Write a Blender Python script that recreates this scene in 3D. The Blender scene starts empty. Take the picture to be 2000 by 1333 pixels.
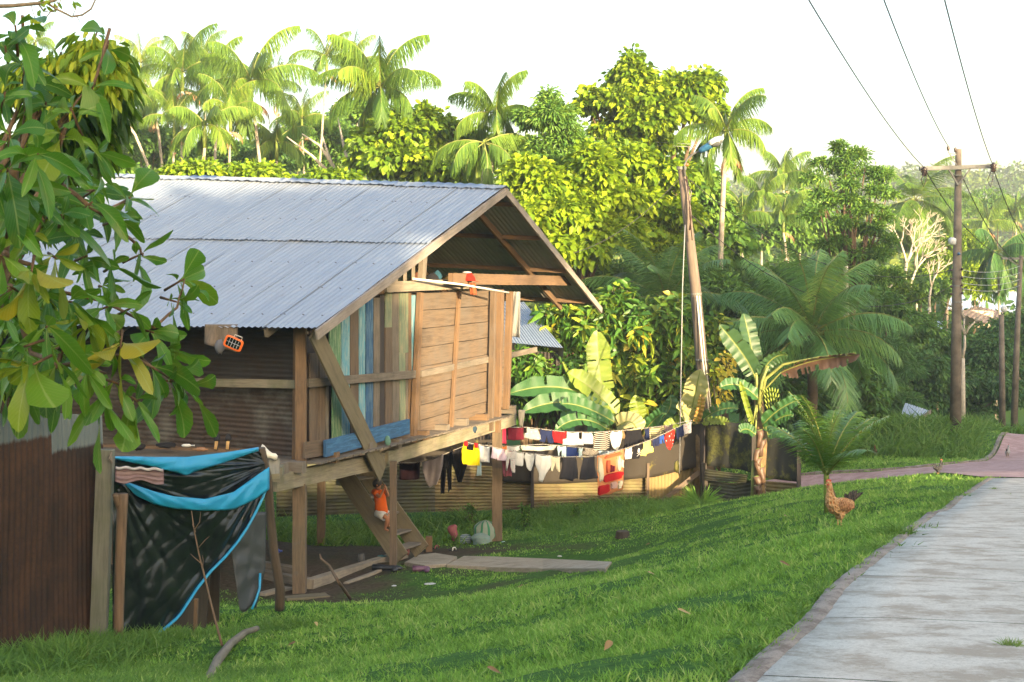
import bpy, bmesh, math, random
import numpy as np
from mathutils import Vector, Matrix, noise as mnoise

SC = bpy.context.scene
COL = SC.collection
# ------------------------------------------------------------------ camera
EYE = Vector((0.0, 0.0, 5.0)); FPX = 2800.0; HY = 540.0
cam_d = bpy.data.cameras.new('camera'); cam = bpy.data.objects.new('camera', cam_d); COL.objects.link(cam)
cam.location = EYE; cam.rotation_euler = (math.radians(90), 0, 0)
cam_d.sensor_width = 36.0; cam_d.lens = 36.0 * FPX / 2000.0
cam_d.shift_y = -(666.5 - HY) / 2000.0
cam_d.clip_start = 0.1; cam_d.clip_end = 3000.0
cam_d.dof.use_dof = True; cam_d.dof.focus_distance = 24.0; cam_d.dof.aperture_fstop = 18.0
SC.camera = cam
# ------------------------------------------------------------------ light
SUN_AZ = 28.0      # degrees to the right of straight behind the camera
SUN_EL = 9.0
world = bpy.data.worlds.new('World'); SC.world = world; world.use_nodes = True
wn = world.node_tree; bgn = wn.nodes['Background']
sky = wn.nodes.new('ShaderNodeTexSky'); sky.sky_type = 'NISHITA'; sky.sun_disc = False
sky.sun_elevation = math.radians(SUN_EL); sky.sun_rotation = math.radians(180.0 - SUN_AZ)
sky.air_density = 1.0; sky.dust_density = 4.0; sky.ozone_density = 1.0; sky.altitude = 100
wn.links.new(sky.outputs[0], bgn.inputs[0]); bgn.inputs[1].default_value = 0.15
sun_d = bpy.data.lights.new('sun', 'SUN'); sun_d.energy = 4.6; sun_d.angle = math.radians(0.6)
sun_d.color = (1.0, 0.76, 0.45)
sun = bpy.data.objects.new('sun', sun_d); COL.objects.link(sun)
_a, _e = math.radians(SUN_AZ), math.radians(SUN_EL)
S = Vector((math.sin(_a) * math.cos(_e), -math.cos(_a) * math.cos(_e), math.sin(_e)))
sun.rotation_euler = S.to_track_quat('Z', 'Y').to_euler()
SC.view_settings.view_transform = 'Standard'; SC.view_settings.look = 'None'
SC.view_settings.exposure = 2.25; SC.view_settings.gamma = 1.0
SC.cycles.max_bounces = 8; SC.cycles.transparent_max_bounces = 8
SC.cycles.volume_bounces = 0; SC.cycles.use_denoising = True
SC.cycles.sample_clamp_indirect = 6.0

# ------------------------------------------------------------------ helpers
R = random.Random(7); NR = np.random.default_rng(7)
def P(px, py, Y):
    return Vector(((px - 1000.0) / FPX * Y, Y, EYE.z + (HY - py) / FPX * Y))
def M(px, Y): return px * Y / FPX
def lin(c):   # sRGB 0-255 to linear
    return tuple(((x / 255.0) / 12.92 if x / 255.0 <= 0.04045 else ((x / 255.0 + 0.055) / 1.055) ** 2.4) for x in c)

def tag(o, label=None, cat=None, group=None, kind=None):
    if label: o['label'] = label
    if cat: o['category'] = cat
    if group: o['group'] = group
    if kind: o['kind'] = kind
    return o
def thing(name, label, cat, loc=(0, 0, 0), group=None):
    o = bpy.data.objects.new(name, None); COL.objects.link(o); o.location = loc; o.empty_display_size = 0.1
    return tag(o, label, cat, group)
def link(name, me, parent=None, mats=None):
    o = bpy.data.objects.new(name, me); COL.objects.link(o)
    if mats:
        for m in (mats if isinstance(mats, (list, tuple)) else [mats]): me.materials.append(m)
    if parent is not None:
        o.parent = parent
        t = Vector(parent.location); q = parent.parent
        while q is not None: t += q.location; q = q.parent
        o.location = -t
    return o
def copy_tree(o, parent=None):
    c = o.copy(); COL.objects.link(c)
    if parent is not None: c.parent = parent
    for ch in list(o.children): copy_tree(ch, c)
    return c

class MB:
    """collects faces with uvs and material indices, builds one mesh"""
    def __init__(s): s.v = []; s.f = []; s.uv = []; s.mi = []
    def add(s, vs, fs, uvs=None, mi=0):
        n = len(s.v); s.v += [tuple(x) for x in vs]
        for k, f in enumerate(fs):
            s.f.append(tuple(i + n for i in f)); s.mi.append(mi)
            s.uv += list(uvs[k]) if uvs else [(0.0, 0.0)] * len(f)
    def beam(s, a, b, w, h, up=(0, 0, 1), jit=0.0035, mi=0, seg=0.5, w2=None, h2=None, roll=0.0):
        a, b = Vector(a), Vector(b); d = b - a; L = d.length
        if L < 1e-6: return s
        d.normalize(); up = Vector(up); sd = d.cross(up)
        if sd.length < 1e-4: sd = d.cross(Vector((1, 0, 0)))
        sd.normalize(); u = sd.cross(d)
        if roll: q = Matrix.Rotation(roll, 3, d); sd = q @ sd; u = q @ u
        n = max(1, int(L / seg)); ou, ov = R.random() * 10, R.random() * 10
        vs = []
        for i in range(n + 1):
            t = i / n; c = a.lerp(b, t); ww = w + ((w2 or w) - w) * t; hh = h + ((h2 or h) - h) * t
            for (x, y) in ((-1, -1), (1, -1), (1, 1), (-1, 1)):
                j = lambda: R.uniform(-jit, jit)
                vs.append(c + sd * (x * ww / 2 + j()) + u * (y * hh / 2 + j()))
        fs, uv = [], []
        per = [0, w, w + h, 2 * w + h, 2 * w + 2 * h]
        for i in range(n):
            for k in range(4):
                k2 = (k + 1) % 4
                fs.append((i * 4 + k, i * 4 + k2, i * 4 + 4 + k2, i * 4 + 4 + k))
                uv.append([(ou + per[k], ov + L * i / n), (ou + per[k + 1], ov + L * i / n), (ou + per[k + 1], ov + L * (i + 1) / n), (ou + per[k], ov + L * (i + 1) / n)])
        m = n * 4
        fs.append((3, 2, 1, 0)); fs.append((m, m + 1, m + 2, m + 3))
        e = [(ou, ov), (ou + w, ov), (ou + w, ov + h * .3), (ou, ov + h * .3)]; uv += [e, e]
        s.add(vs, fs, uv, mi); return s
    def box(s, c, sx, sy, sz, rz=0.0, mi=0, jit=0.0):
        c = Vector(c); d = Vector((math.cos(rz), math.sin(rz), 0))
        return s.beam(c - d * sx / 2, c + d * sx / 2, sy, sz, jit=jit, mi=mi, seg=99)
    def tube(s, pts, rad, n=8, mi=0, cap=True, sq=None):
        pts = [Vector(p) for p in pts]; m = len(pts)
        rad = [rad] * m if isinstance(rad, (int, float)) else list(rad)
        vs, fs, uv = [], [], []; prev = None; L = 0
        for i, p in enumerate(pts):
            t = (pts[min(i + 1, m - 1)] - pts[max(i - 1, 0)])
            if t.length < 1e-9: t = Vector((0, 0, 1))
            t.normalize()
            if prev is None:
                x = t.cross(Vector((0, 0, 1)) if abs(t.z) < .9 else Vector((1, 0, 0))); x.normalize()
            else:
                x = prev - t * prev.dot(t); x.normalize()
            prev = x; y = t.cross(x)
            for k in range(n):
                an = 2 * math.pi * k / n
                vs.append(p + (x * math.cos(an) + y * math.sin(an)) * rad[i])
        ls = [0]
        for i in range(1, m): ls.append(ls[-1] + (pts[i] - pts[i - 1]).length)
        for i in range(m - 1):
            for k in range(n):
                k2 = (k + 1) % n
                fs.append((i * n + k, i * n + k2, (i + 1) * n + k2, (i + 1) * n + k))
                c = 2 * math.pi * rad[i]
                uv.append([(c * k / n, ls[i]), (c * (k + 1) / n, ls[i]), (c * (k + 1) / n, ls[i + 1]), (c * k / n, ls[i + 1])])
        if cap:
            fs.append(tuple(range(n))[::-1]); uv.append([(0, 0)] * n)
            fs.append(tuple((m - 1) * n + k for k in range(n))); uv.append([(0, 0)] * n)
        s.add(vs, fs, uv, mi); return s
    def loft(s, rings, n=14, mi=0, cap=True):
        """rings: (centre, xvec, yvec) ellipse axes"""
        vs, fs, uv = [], [], []; m = len(rings)
        for c, x, y in rings:
            c, x, y = Vector(c), Vector(x), Vector(y)
            for k in range(n):
                a = 2 * math.pi * k / n; vs.append(c + x * math.cos(a) + y * math.sin(a))
        for i in range(m - 1):
            for k in range(n):
                k2 = (k + 1) % n
                fs.append((i * n + k, i * n + k2, (i + 1) * n + k2, (i + 1) * n + k))
                uv.append([(k / n, i / m), ((k + 1) / n, i / m), ((k + 1) / n, (i + 1) / m), (k / n, (i + 1) / m)])
        if cap:
            fs.append(tuple(range(n))[::-1]); uv.append([(0, 0)] * n)
            fs.append(tuple((m - 1) * n + k for k in range(n))); uv.append([(0, 0)] * n)
        s.add(vs, fs, uv, mi); return s
    def ball(s, c, rx, ry=None, rz=None, n=10, mi=0):
        ry = rx if ry is None else ry; rz = rx if rz is None else rz
        c = Vector(c); r = []
        for i in range(n + 1):
            a = math.pi * i / n; q = max(math.sin(a), .02)
            r.append((c + Vector((0, 0, -rz * math.cos(a))), (rx * q, 0, 0), (0, ry * q, 0)))
        return s.loft(r, n + 2, mi)
    def grid(s, fn, nu, nv, mi=0, uvs=(1, 1)):
        vs = [fn(i / nu, j / nv) for j in range(nv + 1) for i in range(nu + 1)]; w = nu + 1
        fs, uv = [], []
        for j in range(nv):
            for i in range(nu):
                fs.append((j * w + i, j * w + i + 1, (j + 1) * w + i + 1, (j + 1) * w + i))
                uv.append([(i / nu * uvs[0], j / nv * uvs[1]), ((i + 1) / nu * uvs[0], j / nv * uvs[1]), ((i + 1) / nu * uvs[0], (j + 1) / nv * uvs[1]), (i / nu * uvs[0], (j + 1) / nv * uvs[1])])
        s.add(vs, fs, uv, mi); return s
    def build(s, name, mats, parent=None, smooth=False, solid=0.0, bevel=0.0):
        me = bpy.data.meshes.new(name); me.from_pydata(s.v, [], s.f)
        ul = me.uv_layers.new(name='UVMap'); ul.data.foreach_set('uv', np.array(s.uv, dtype=np.float32).ravel())
        me.polygons.foreach_set('material_index', s.mi)
        if smooth: me.polygons.foreach_set('use_smooth', [True] * len(s.f))
        o = link(name, me, parent, mats)
        if solid: md = o.modifiers.new('thick', 'SOLIDIFY'); md.thickness = solid; md.offset = 0
        if bevel: md = o.modifiers.new('bevel', 'BEVEL'); md.width = bevel; md.segments = 2; md.limit_method = 'ANGLE'
        return o

def np_mesh(name, V, F, tint=None, smooth=False, uv=None):
    """V (n,3), F (m,4) numpy quads, tint (n,) 2 floats"""
    me = bpy.data.meshes.new(name); k = F.shape[1]
    me.vertices.add(len(V)); me.vertices.foreach_set('co', V.astype(np.float32).ravel())
    me.loops.add(F.size); me.loops.foreach_set('vertex_index', F.astype(np.int32).ravel())
    me.polygons.add(len(F)); me.polygons.foreach_set('loop_start', np.arange(0, F.size, k, dtype=np.int32))
    me.polygons.foreach_set('loop_total', np.full(len(F), k, dtype=np.int32))
    if smooth: me.polygons.foreach_set('use_smooth', np.ones(len(F), dtype=bool))
    if tint is not None:
        at = me.color_attributes.new('tint', 'FLOAT_COLOR', 'POINT')
        c = np.ones((len(V), 4), dtype=np.float32); c[:, :tint.shape[1]] = tint
        at.data.foreach_set('color', c.ravel())
    if uv is not None:
        ul = me.uv_layers.new(name='UVMap'); ul.data.foreach_set('uv', uv[F.ravel()].astype(np.float32).ravel())
    me.update(calc_edges=True); return me

# leaf templates: rows (along, across, lift), faces
T_HEX = (np.array([[0, 0, 0], [.38, -.5, .10], [.75, -.36, .06], [1, 0, -.05], [.75, .36, .06], [.38, .5, .10]]), np.array([[0, 3, 2, 1], [0, 5, 4, 3]]))
T_BLADE = (np.array([[0, -.5, 0], [0, .5, 0], [.55, -.42, .0], [.55, .42, .0], [1, -.06, .0], [1, .06, .0]]), np.array([[0, 1, 3, 2], [2, 3, 5, 4]]))
def _leafbig():
    rows = [(0, .03, 0), (.12, .10, .01), (.3, .30, .025), (.5, .44, .03), (.7, .5, .02), (.86, .40, -.02), (.96, .2, -.06), (1, .02, -.08)]
    v, f = [], []
    for a, w, l in rows: v += [(a, -w, l + .10 * w), (a, -w * .5, l + .035 * w), (a, 0, l), (a, w * .5, l + .035 * w), (a, w, l + .10 * w)]
    for i in range(len(rows) - 1):
        for k in range(4): f.append((i * 5 + k, i * 5 + k + 1, i * 5 + 6 + k, i * 5 + 5 + k))
    return np.array(v, dtype=float), np.array(f)
T_BIG = _leafbig()
def unit(a): return a / np.maximum(np.linalg.norm(a, axis=1, keepdims=True), 1e-9)
def leaves(pos, d, nor, L, W, tint, tpl=T_HEX, curl=0.0, with_uv=False, wob=0.0):
    """arrays of leaves -> V, F, tint"""
    T, TF = tpl; n = len(pos); d = unit(d); sd = unit(np.cross(d, nor)); up = np.cross(sd, d)
    L = np.broadcast_to(L, (n,)); W = np.broadcast_to(W, (n,))
    a, b, c = T[:, 0], T[:, 1], T[:, 2]
    V = (pos[:, None, :] + d[:, None, :] * (a[None, :] * L[:, None])[..., None]
         + sd[:, None, :] * (b[None, :] * W[:, None])[..., None]
         + up[:, None, :] * ((c[None, :]) * L[:, None])[..., None])
    if wob:
        f1, f2, f3, f4 = (NR.normal(0, 1, (n, 1)) for _ in range(4))
        lift_ = (c[None] * f1 * .8 + a[None] * b[None] * f2 * .55 + .05 * f3 * np.sin(a[None] * 9 + f4 * 3) * np.abs(b[None]) * 2) * wob
        V += up[:, None, :] * (lift_ * L[:, None])[..., None] + sd[:, None, :] * ((a[None] ** 2 * f3 * .16 * wob) * L[:, None])[..., None]
    if np.any(curl):
        cu = np.broadcast_to(curl, (n,))
        V[:, :, 2] -= (a[None, :] ** 2) * (cu * L)[:, None]
    F = (TF[None, :, :] + (np.arange(n) * len(T))[:, None, None]).reshape(-1, TF.shape[1])
    tt = np.repeat(tint, len(T), axis=0)
    if with_uv:
        U = np.tile(np.stack([b, a], 1), (n, 1)); return V.reshape(-1, 3), F, tt, U
    return V.reshape(-1, 3), F, tt
def merge(parts):
    V, F, T = [], [], []; o = 0
    for v, f, t in parts: V.append(v); F.append(f + o); T.append(t); o += len(v)
    return np.concatenate(V), np.concatenate(F), np.concatenate(T)

# ------------------------------------------------------------------ materials
def new_mat(name):
    m = bpy.data.materials.new(name); m.use_nodes = True; nt = m.node_tree; return m, nt, nt.nodes['Principled BSDF']
def nd(nt, t, **k):
    n = nt.nodes.new(t)
    for a, b in k.items():
        if a.startswith('i_'):
            key = a[2:].replace('_', ' '); key = int(key) if key.isdigit() else key
            n.inputs[key].default_value = b
        else: setattr(n, a, b)
    return n
def ramp(nt, fac, stops, interp='LINEAR'):
    r = nt.nodes.new('ShaderNodeValToRGB'); r.color_ramp.interpolation = interp; e = r.color_ramp.elements
    while len(e) > 1: e.remove(e[0])
    e[0].position = stops[0][0]; e[0].color = tuple(stops[0][1]) + (1,) if len(stops[0][1]) == 3 else stops[0][1]
    for p, c in stops[1:]:
        x = e.new(p); x.color = tuple(c) + (1,) if len(c) == 3 else c
    nt.links.new(fac, r.inputs[0]); return r.outputs[0]
def mixc(nt, fac, a, b, blend='MIX'):
    m = nt.nodes.new('ShaderNodeMix'); m.data_type = 'RGBA'; m.blend_type = blend
    if isinstance(fac, (int, float)): m.inputs[0].default_value = fac
    else: nt.links.new(fac, m.inputs[0])
    for s, i in ((a, 6), (b, 7)):
        if isinstance(s, (tuple, list)): m.inputs[i].default_value = tuple(s)[:3] + (1,)
        else: nt.links.new(s, m.inputs[i])
    return m.outputs[2]
def coords(nt, kind='Object', scale=(1, 1, 1), rot=(0, 0, 0)):
    tc = nt.nodes.new('ShaderNodeTexCoord'); mp = nt.nodes.new('ShaderNodeMapping')
    mp.inputs['Scale'].default_value = scale; mp.inputs['Rotation'].default_value = rot
    nt.links.new(tc.outputs[kind], mp.inputs[0]); return mp.outputs[0]
def noise(nt, vec, scale, detail=4, rough=.55, out=0):
    n = nd(nt, 'ShaderNodeTexNoise', i_Scale=scale, i_Detail=detail, i_Roughness=rough)
    nt.links.new(vec, n.inputs['Vector']); return n.outputs[out]
def bump(nt, bsdf, h, strength=.3, dist=.01):
    b = nt.nodes.new('ShaderNodeBump'); b.inputs['Strength'].default_value = strength; b.inputs['Distance'].default_value = dist
    nt.links.new(h, b.inputs['Height']); nt.links.new(b.outputs[0], bsdf.inputs['Normal'])
def darker(c, k): return tuple(x * k for x in c)

def mat_wood(name, c, var=.45, stain=(.05, .045, .03), stain_amt=.5, rough=.85, peel=None):
    m, nt, b = new_mat(name); L = nt.links; c = darker(c, .78)
    g = noise(nt, coords(nt, 'UV', (38, 2.2, 1)), 1.0, 5, .65)
    col = ramp(nt, g, [(.25, darker(c, 1 - var)), (.5, c), (.75, tuple(min(1, x * (1 + var * .6)) for x in c))])
    big = noise(nt, coords(nt, 'Object'), 1.7, 4, .6)
    col = mixc(nt, ramp(nt, big, [(.45, (0, 0, 0)), (.68, (stain_amt,) * 3)]), col, stain)
    st2 = noise(nt, coords(nt, 'UV', (9, .8, 1)), 1.3, 6, .7); col = mixc(nt, ramp(nt, st2, [(.50, (0, 0, 0)), (.62, (.45,) * 3)]), col, darker(c, .42))
    col = mixc(nt, ramp(nt, noise(nt, coords(nt, 'Object'), 7, 3, .6), [(.60, (0, 0, 0)), (.72, (.5,) * 3)]), col, tuple(.5 * x + .5 * sum(c) / 3 for x in darker(c, .8)))
    if peel:
        pn = noise(nt, coords(nt, 'UV', (16, 1.5, 1)), 1.6, 6, .7)
        col = mixc(nt, ramp(nt, pn, [(.5, (0, 0, 0)), (.56, (1, 1, 1))]), col, peel)
    L.new(col, b.inputs['Base Color']); b.inputs['Roughness'].default_value = rough
    bump(nt, b, g, .35, .006); return m
def mat_plain(name, c, rough=.8, metal=0.0, var=.12, scale=12, spec=.5, bmp=0.0):
    m, nt, b = new_mat(name)
    n = noise(nt, coords(nt, 'Object'), scale, 5, .6)
    col = ramp(nt, n, [(.3, darker(c, 1 - var)), (.7, tuple(min(1, x * (1 + var)) for x in c))])
    nt.links.new(col, b.inputs['Base Color']); b.inputs['Roughness'].default_value = rough; b.inputs['Metallic'].default_value = metal
    b.inputs['Specular IOR Level'].default_value = spec
    if bmp: bump(nt, b, n, bmp, .01)
    return m
def mat_leaf(name, cols, trans=.35, rough=.5, spec=.35, vein=False, tcol=None):
    """cols: ramp over per-leaf random value"""
    m, nt, b = new_mat(name); L = nt.links; cols = [tuple(min(.6, x * 1.55) for x in c) for c in cols]
    at = nd(nt, 'ShaderNodeAttribute', attribute_name='tint'); sp = nd(nt, 'ShaderNodeSeparateColor'); L.new(at.outputs['Color'], sp.inputs[0])
    st = [(i / (len(cols) - 1), c) for i, c in enumerate(cols)]
    col = ramp(nt, sp.outputs[0], st)
    if vein:
        uvc = coords(nt, 'UV'); sx = nd(nt, 'ShaderNodeSeparateXYZ'); L.new(uvc, sx.inputs[0])
        ab = nd(nt, 'ShaderNodeMath', operation='ABSOLUTE'); L.new(sx.outputs[0], ab.inputs[0])
        mid = ramp(nt, ab.outputs[0], [(.015, (1, 1, 1)), (.04, (0, 0, 0))])
        mu = nd(nt, 'ShaderNodeMath', operation='MULTIPLY_ADD', i_1=-0.55); L.new(ab.outputs[0], mu.inputs[0]); L.new(sx.outputs[1], mu.inputs[2])
        sn = nd(nt, 'ShaderNodeMath', operation='MULTIPLY', i_1=75.0); L.new(mu.outputs[0], sn.inputs[0])
        s2 = nd(nt, 'ShaderNodeMath', operation='SINE'); L.new(sn.outputs[0], s2.inputs[0])
        vn = ramp(nt, s2.outputs[0], [(.80, (0, 0, 0)), (1, (.35, .35, .35))])
        light = mixc(nt, .5, col, (.35, .42, .12))
        col = mixc(nt, vn, col, light); col = mixc(nt, mid, col, light)
        bl = noise(nt, coords(nt, 'Object'), 9.0, 3, .6)
        col = mixc(nt, ramp(nt, bl, [(.55, (0, 0, 0)), (.75, (.45, .45, .45))]), col, (.20, .17, .03))
        bump(nt, b, s2.outputs[0], .15, .002)
    L.new(col, b.inputs['Base Color']); b.inputs['Roughness'].default_value = rough; b.inputs['Specular IOR Level'].default_value = spec
    tr = nd(nt, 'ShaderNodeBsdfTranslucent'); tc = mixc(nt, .5, col, tcol or (.25, .32, .02)); L.new(tc, tr.inputs[0])
    mx = nd(nt, 'ShaderNodeMixShader', i_0=trans); L.new(b.outputs[0], mx.inputs[1]); L.new(tr.outputs[0], mx.inputs[2])
    L.new(mx.outputs[0], nt.nodes['Material Output'].inputs[0]); return m
def mat_cloth(name, c, c2=None, stripes=None, trans=.25, dots=None, axis=1):
    m, nt, b = new_mat(name); L = nt.links; c = darker(c, .8)
    n = noise(nt, coords(nt, 'Object'), 7, 4, .6)
    col = ramp(nt, n, [(.3, darker(c, .85)), (.7, c)])
    if stripes:
        sx = nd(nt, 'ShaderNodeSeparateXYZ'); L.new(coords(nt, 'UV'), sx.inputs[0])
        q = nd(nt, 'ShaderNodeMath', operation='MULTIPLY', i_1=stripes * 2 * math.pi); L.new(sx.outputs[axis], q.inputs[0])
        s2 = nd(nt, 'ShaderNodeMath', operation='SINE'); L.new(q.outputs[0], s2.inputs[0])
        col = mixc(nt, ramp(nt, s2.outputs[0], [(.48, (0, 0, 0)), (.56, (1, 1, 1))]), col, c2)
    if dots:
        v = nd(nt, 'ShaderNodeTexVoronoi', i_Scale=dots); L.new(coords(nt, 'UV'), v.inputs['Vector'])
        col = mixc(nt, ramp(nt, v.outputs['Distance'], [(.18, (1, 1, 1)), (.26, (0, 0, 0))]), col, c2)
    L.new(col, b.inputs['Base Color']); b.inputs['Roughness'].default_value = .95; b.inputs['Specular IOR Level'].default_value = .15
    tr = nd(nt, 'ShaderNodeBsdfTranslucent'); L.new(col, tr.inputs[0])
    mx = nd(nt, 'ShaderNodeMixShader', i_0=trans); L.new(b.outputs[0], mx.inputs[1]); L.new(tr.outputs[0], mx.inputs[2])
    L.new(mx.outputs[0], nt.nodes['Material Output'].inputs[0]); return m

# ------------------------------------------------------------------ terrain
CP = []   # control points x, y, z
for (px, py, Y) in [(1000, 1333, 8), (1200, 1200, 12), (1400, 1100, 17),
                    (1640, 1035, 17),
                    (700, 1310, 10.6), (860, 1235, 13.2), (1110, 1150, 16), (1330, 1040, 25), (1560, 960, 33), (1100, 1110, 24), (870, 1112, 24.5), (1195, 1100, 25),
                    (585, 1160, 22.8), (768, 1105, 25.5), (970, 1055, 31.5), (1200, 1045, 29), (1200, 985, 37), (1370, 980, 38), (1000, 995, 38), (560, 1050, 34),
                    (650, 1200, 20.2), (450, 1245, 16.8), (200, 1250, 15), (290, 1245, 15.5), (545, 1185, 18), (400, 1333, 12), (0, 1290, 13.5), (150, 1333, 11.5), (1480, 985, 36), (1560, 985, 35),
                    (1700, 945, 35), (1620, 915, 39), (1900, 905, 39), (1960, 875, 45), (2000, 868, 46), (1866, 845, 46), (1640, 900, 42), (1750, 880, 44), (1958, 838, 55), (1980, 842, 60), (1750, 830, 50)]:
    q = P(px, py, Y); CP.append((q.x, q.y, q.z))
EDGE = []          # left edge of the footpath, found on the falling plane z = 3.9 - 0.1 y
for px, py in [(1445, 1333), (1550, 1243), (1620, 1161), (1675, 1116), (1720, 1081), (1775, 1036), (1820, 1006), (1872, 973), (1930, 938)]:
    Y = 1.1 / ((py - HY) / FPX - .1); q = P(px, py, Y); EDGE.append((q.x, q.y))
    for dx in (-.35, 0, 1.3, 2.8, 4.3): CP.append((q.x + dx, q.y, q.z))
for x in (-6, 0, 4): CP.append((x, 0, 3.35)); CP.append((x * 2, -8, 3.7))
CP += [(-8, 22, .5), (-9, 30, .0), (-16, 22, .8), (-18, 35, .2), (-9, 40, -.8), (9, 8, 2.9), (14, 20, 1.9), (18, 35, 0.6), (24, 46, -.6), (-12, 10, 1.8), (-5, 8, 2.3)]
CP = np.array(CP)
def _tps(r2): return np.where(r2 > 0, r2 * np.log(np.maximum(r2, 1e-9)) * .5, 0.0)
_n = len(CP); _d2 = ((CP[:, None, :2] - CP[None, :, :2]) ** 2).sum(2)
_A = np.zeros((_n + 3, _n + 3)); _A[:_n, :_n] = _tps(_d2) + np.eye(_n) * 0.12
_A[:_n, _n] = 1; _A[:_n, _n + 1:] = CP[:, :2]; _A[_n, :_n] = 1; _A[_n + 1:, :_n] = CP[:, :2].T
_W = np.linalg.solve(_A, np.concatenate([CP[:, 2], np.zeros(3)]))
def sstep(a, b, x):
    t = np.clip((x - a) / (b - a), 0, 1); return t * t * (3 - 2 * t)
def gz(x, y):
    x = np.atleast_1d(np.asarray(x, float)); y = np.atleast_1d(np.asarray(y, float))
    xc = np.clip(x, -20, 26); yc = np.clip(y, -10, 58)
    r2 = (xc[:, None] - CP[None, :, 0]) ** 2 + (yc[:, None] - CP[None, :, 1]) ** 2
    z = _tps(r2) @ _W[:_n] + _W[_n] + _W[_n + 1] * xc + _W[_n + 2] * yc
    z = np.clip(z, -3, 5)
    far = -2.5 - 3.0 * sstep(60, 110, y) + 17 * np.exp(-(((x + 30) / 60) ** 2 + ((y - 190) / 60) ** 2)) + (27 + 3 * np.sin(x / 40.0)) * sstep(230, 430, y) + 8 * sstep(60, 160, np.abs(x))
    w = np.maximum(sstep(46, 75, y), sstep(22, 45, np.abs(x - 2)))
    back = sstep(-8, -30, y) if False else np.clip((-8 - y) / 22, 0, 1) * 2.0
    return z * (1 - w * (y > 0)) + far * (w * (y > 0)) + back
def G(x, y): return float(gz(x, y)[0])
def PG(px, Y):   # ground point on pixel column at depth Y
    x = (px - 1000.0) / FPX * Y; return Vector((x, Y, G(x, Y)))
# house plan
HA = Vector((-3.38, 22.8)); GK = .4008; GD = Vector((.372, .928)); LD = Vector((-.963, .27)); GN = Vector((.928, -.372))
def gy(px, off=0.0):
    """depth where pixel column meets the gable wall line moved outwards by off"""
    xa, ya = HA.x + GN.x * off, HA.y + GN.y * off
    return (xa - GK * ya) / ((px - 1000.0) / FPX - GK)
def dirt_amount(x, y):
    """bare soil under and beside the house: 0..1"""
    rx, ry = x - HA.x, y - HA.y
    a = rx * GD.x + ry * GD.y; b = rx * LD.x + ry * LD.y
    n = np.array([mnoise.noise(Vector((float(p) * .7, float(q) * .7, 3.1))) + .5 * mnoise.noise(Vector((float(p) * 2.2, float(q) * 2.2, 1.1))) for p, q in zip(np.atleast_1d(x), np.atleast_1d(y))])
    m = sstep(-1.9, -.3, a + n) * sstep(9.5, 7.0, a + n * .8) * sstep(-2.0, -.6, b + n * 1.2)
    px = 1000 + x / y * FPX; worn = sstep(.05, .45, n + .12) * sstep(19, 21, y) * sstep(31.5, 29, y) * sstep(1300, 1050, px) * .55
    return np.clip(np.maximum(m, worn), 0, 1)
# ================================================================== ground
def path_edge_x(y):
    return np.interp(y, [-12, 0] + [q[1] for q in EDGE] + [34], [-5.9, -1.3] + [q[0] for q in EDGE] + [11.5])
def build_ground():
    xs = np.unique(np.concatenate([np.linspace(-400, -40, 19), np.linspace(-40, -12, 29), np.linspace(-12, 16, 141), np.linspace(16, 40, 25), np.linspace(40, 400, 19)]))
    ys = np.unique(np.concatenate([np.linspace(-120, -12, 15), np.linspace(-12, 4, 17), np.linspace(4, 50, 185), np.linspace(50, 100, 26), np.linspace(100, 620, 40)]))
    X, Y = np.meshgrid(xs, ys); x, y = X.ravel(), Y.ravel(); z = gz(x, y)
    nz = np.array([mnoise.noise(Vector((a * .8, b * .8, 0))) * .05 + mnoise.noise(Vector((a * 2.5, b * 2.5, 5))) * .02 if -12 < a < 20 and 4 < b < 50 else 0 for a, b in zip(x, y)])
    z = z + nz
    # sunk below the paved surfaces
    e = path_edge_x(y); onp = (x > e - .05) & (x < e + 4.2) & (y < 27.5)
    z = np.where(onp, z - .05, z)
    d = np.zeros(len(x)); near = (x > -14) & (x < 8) & (y > 15) & (y < 40); d[near] = dirt_amount(x[near], y[near])
    V = np.stack([x, y, z], 1); w = len(xs); i, j = np.meshgrid(np.arange(w - 1), np.arange(len(ys) - 1)); a = (j * w + i).ravel()
    F = np.stack([a, a + 1, a + w + 1, a + w], 1)
    me = np_mesh('ground', V, F, np.stack([d, d, d], 1), True)
    m, nt, b = new_mat('ground_soil_and_turf'); L = nt.links
    oc = coords(nt, 'Object'); n1 = noise(nt, oc, 1.1, 5, .6); n2 = noise(nt, oc, 14, 5, .65)
    grass = ramp(nt, n2, [(.3, (.025, .07, .010)), (.6, (.06, .14, .022)), (.8, (.09, .18, .03))])
    soil = ramp(nt, n2, [(.3, (.035, .026, .018)), (.55, (.085, .062, .042)), (.8, (.13, .10, .07))])
    soil = mixc(nt, ramp(nt, n1, [(.45, (0, 0, 0)), (.7, (.6, .6, .6))]), soil, (.05, .06, .03))
    at = nd(nt, 'ShaderNodeAttribute', attribute_name='tint')
    bare = ramp(nt, n1, [(.62, (0, 0, 0)), (.75, (.5, .5, .5))])
    f = mixc(nt, 1.0, at.outputs['Color'], bare, 'LIGHTEN')
    col = mixc(nt, f, grass, soil); L.new(col, b.inputs['Base Color']); b.inputs['Roughness'].default_value = .95; b.inputs['Specular IOR Level'].default_value = .1
    bump(nt, b, n2, .6, .03)
    tag(link('ground', me, None, m), 'grassy yard sloping down from the path past the stilt house', None, None, 'structure')
build_ground()

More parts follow.
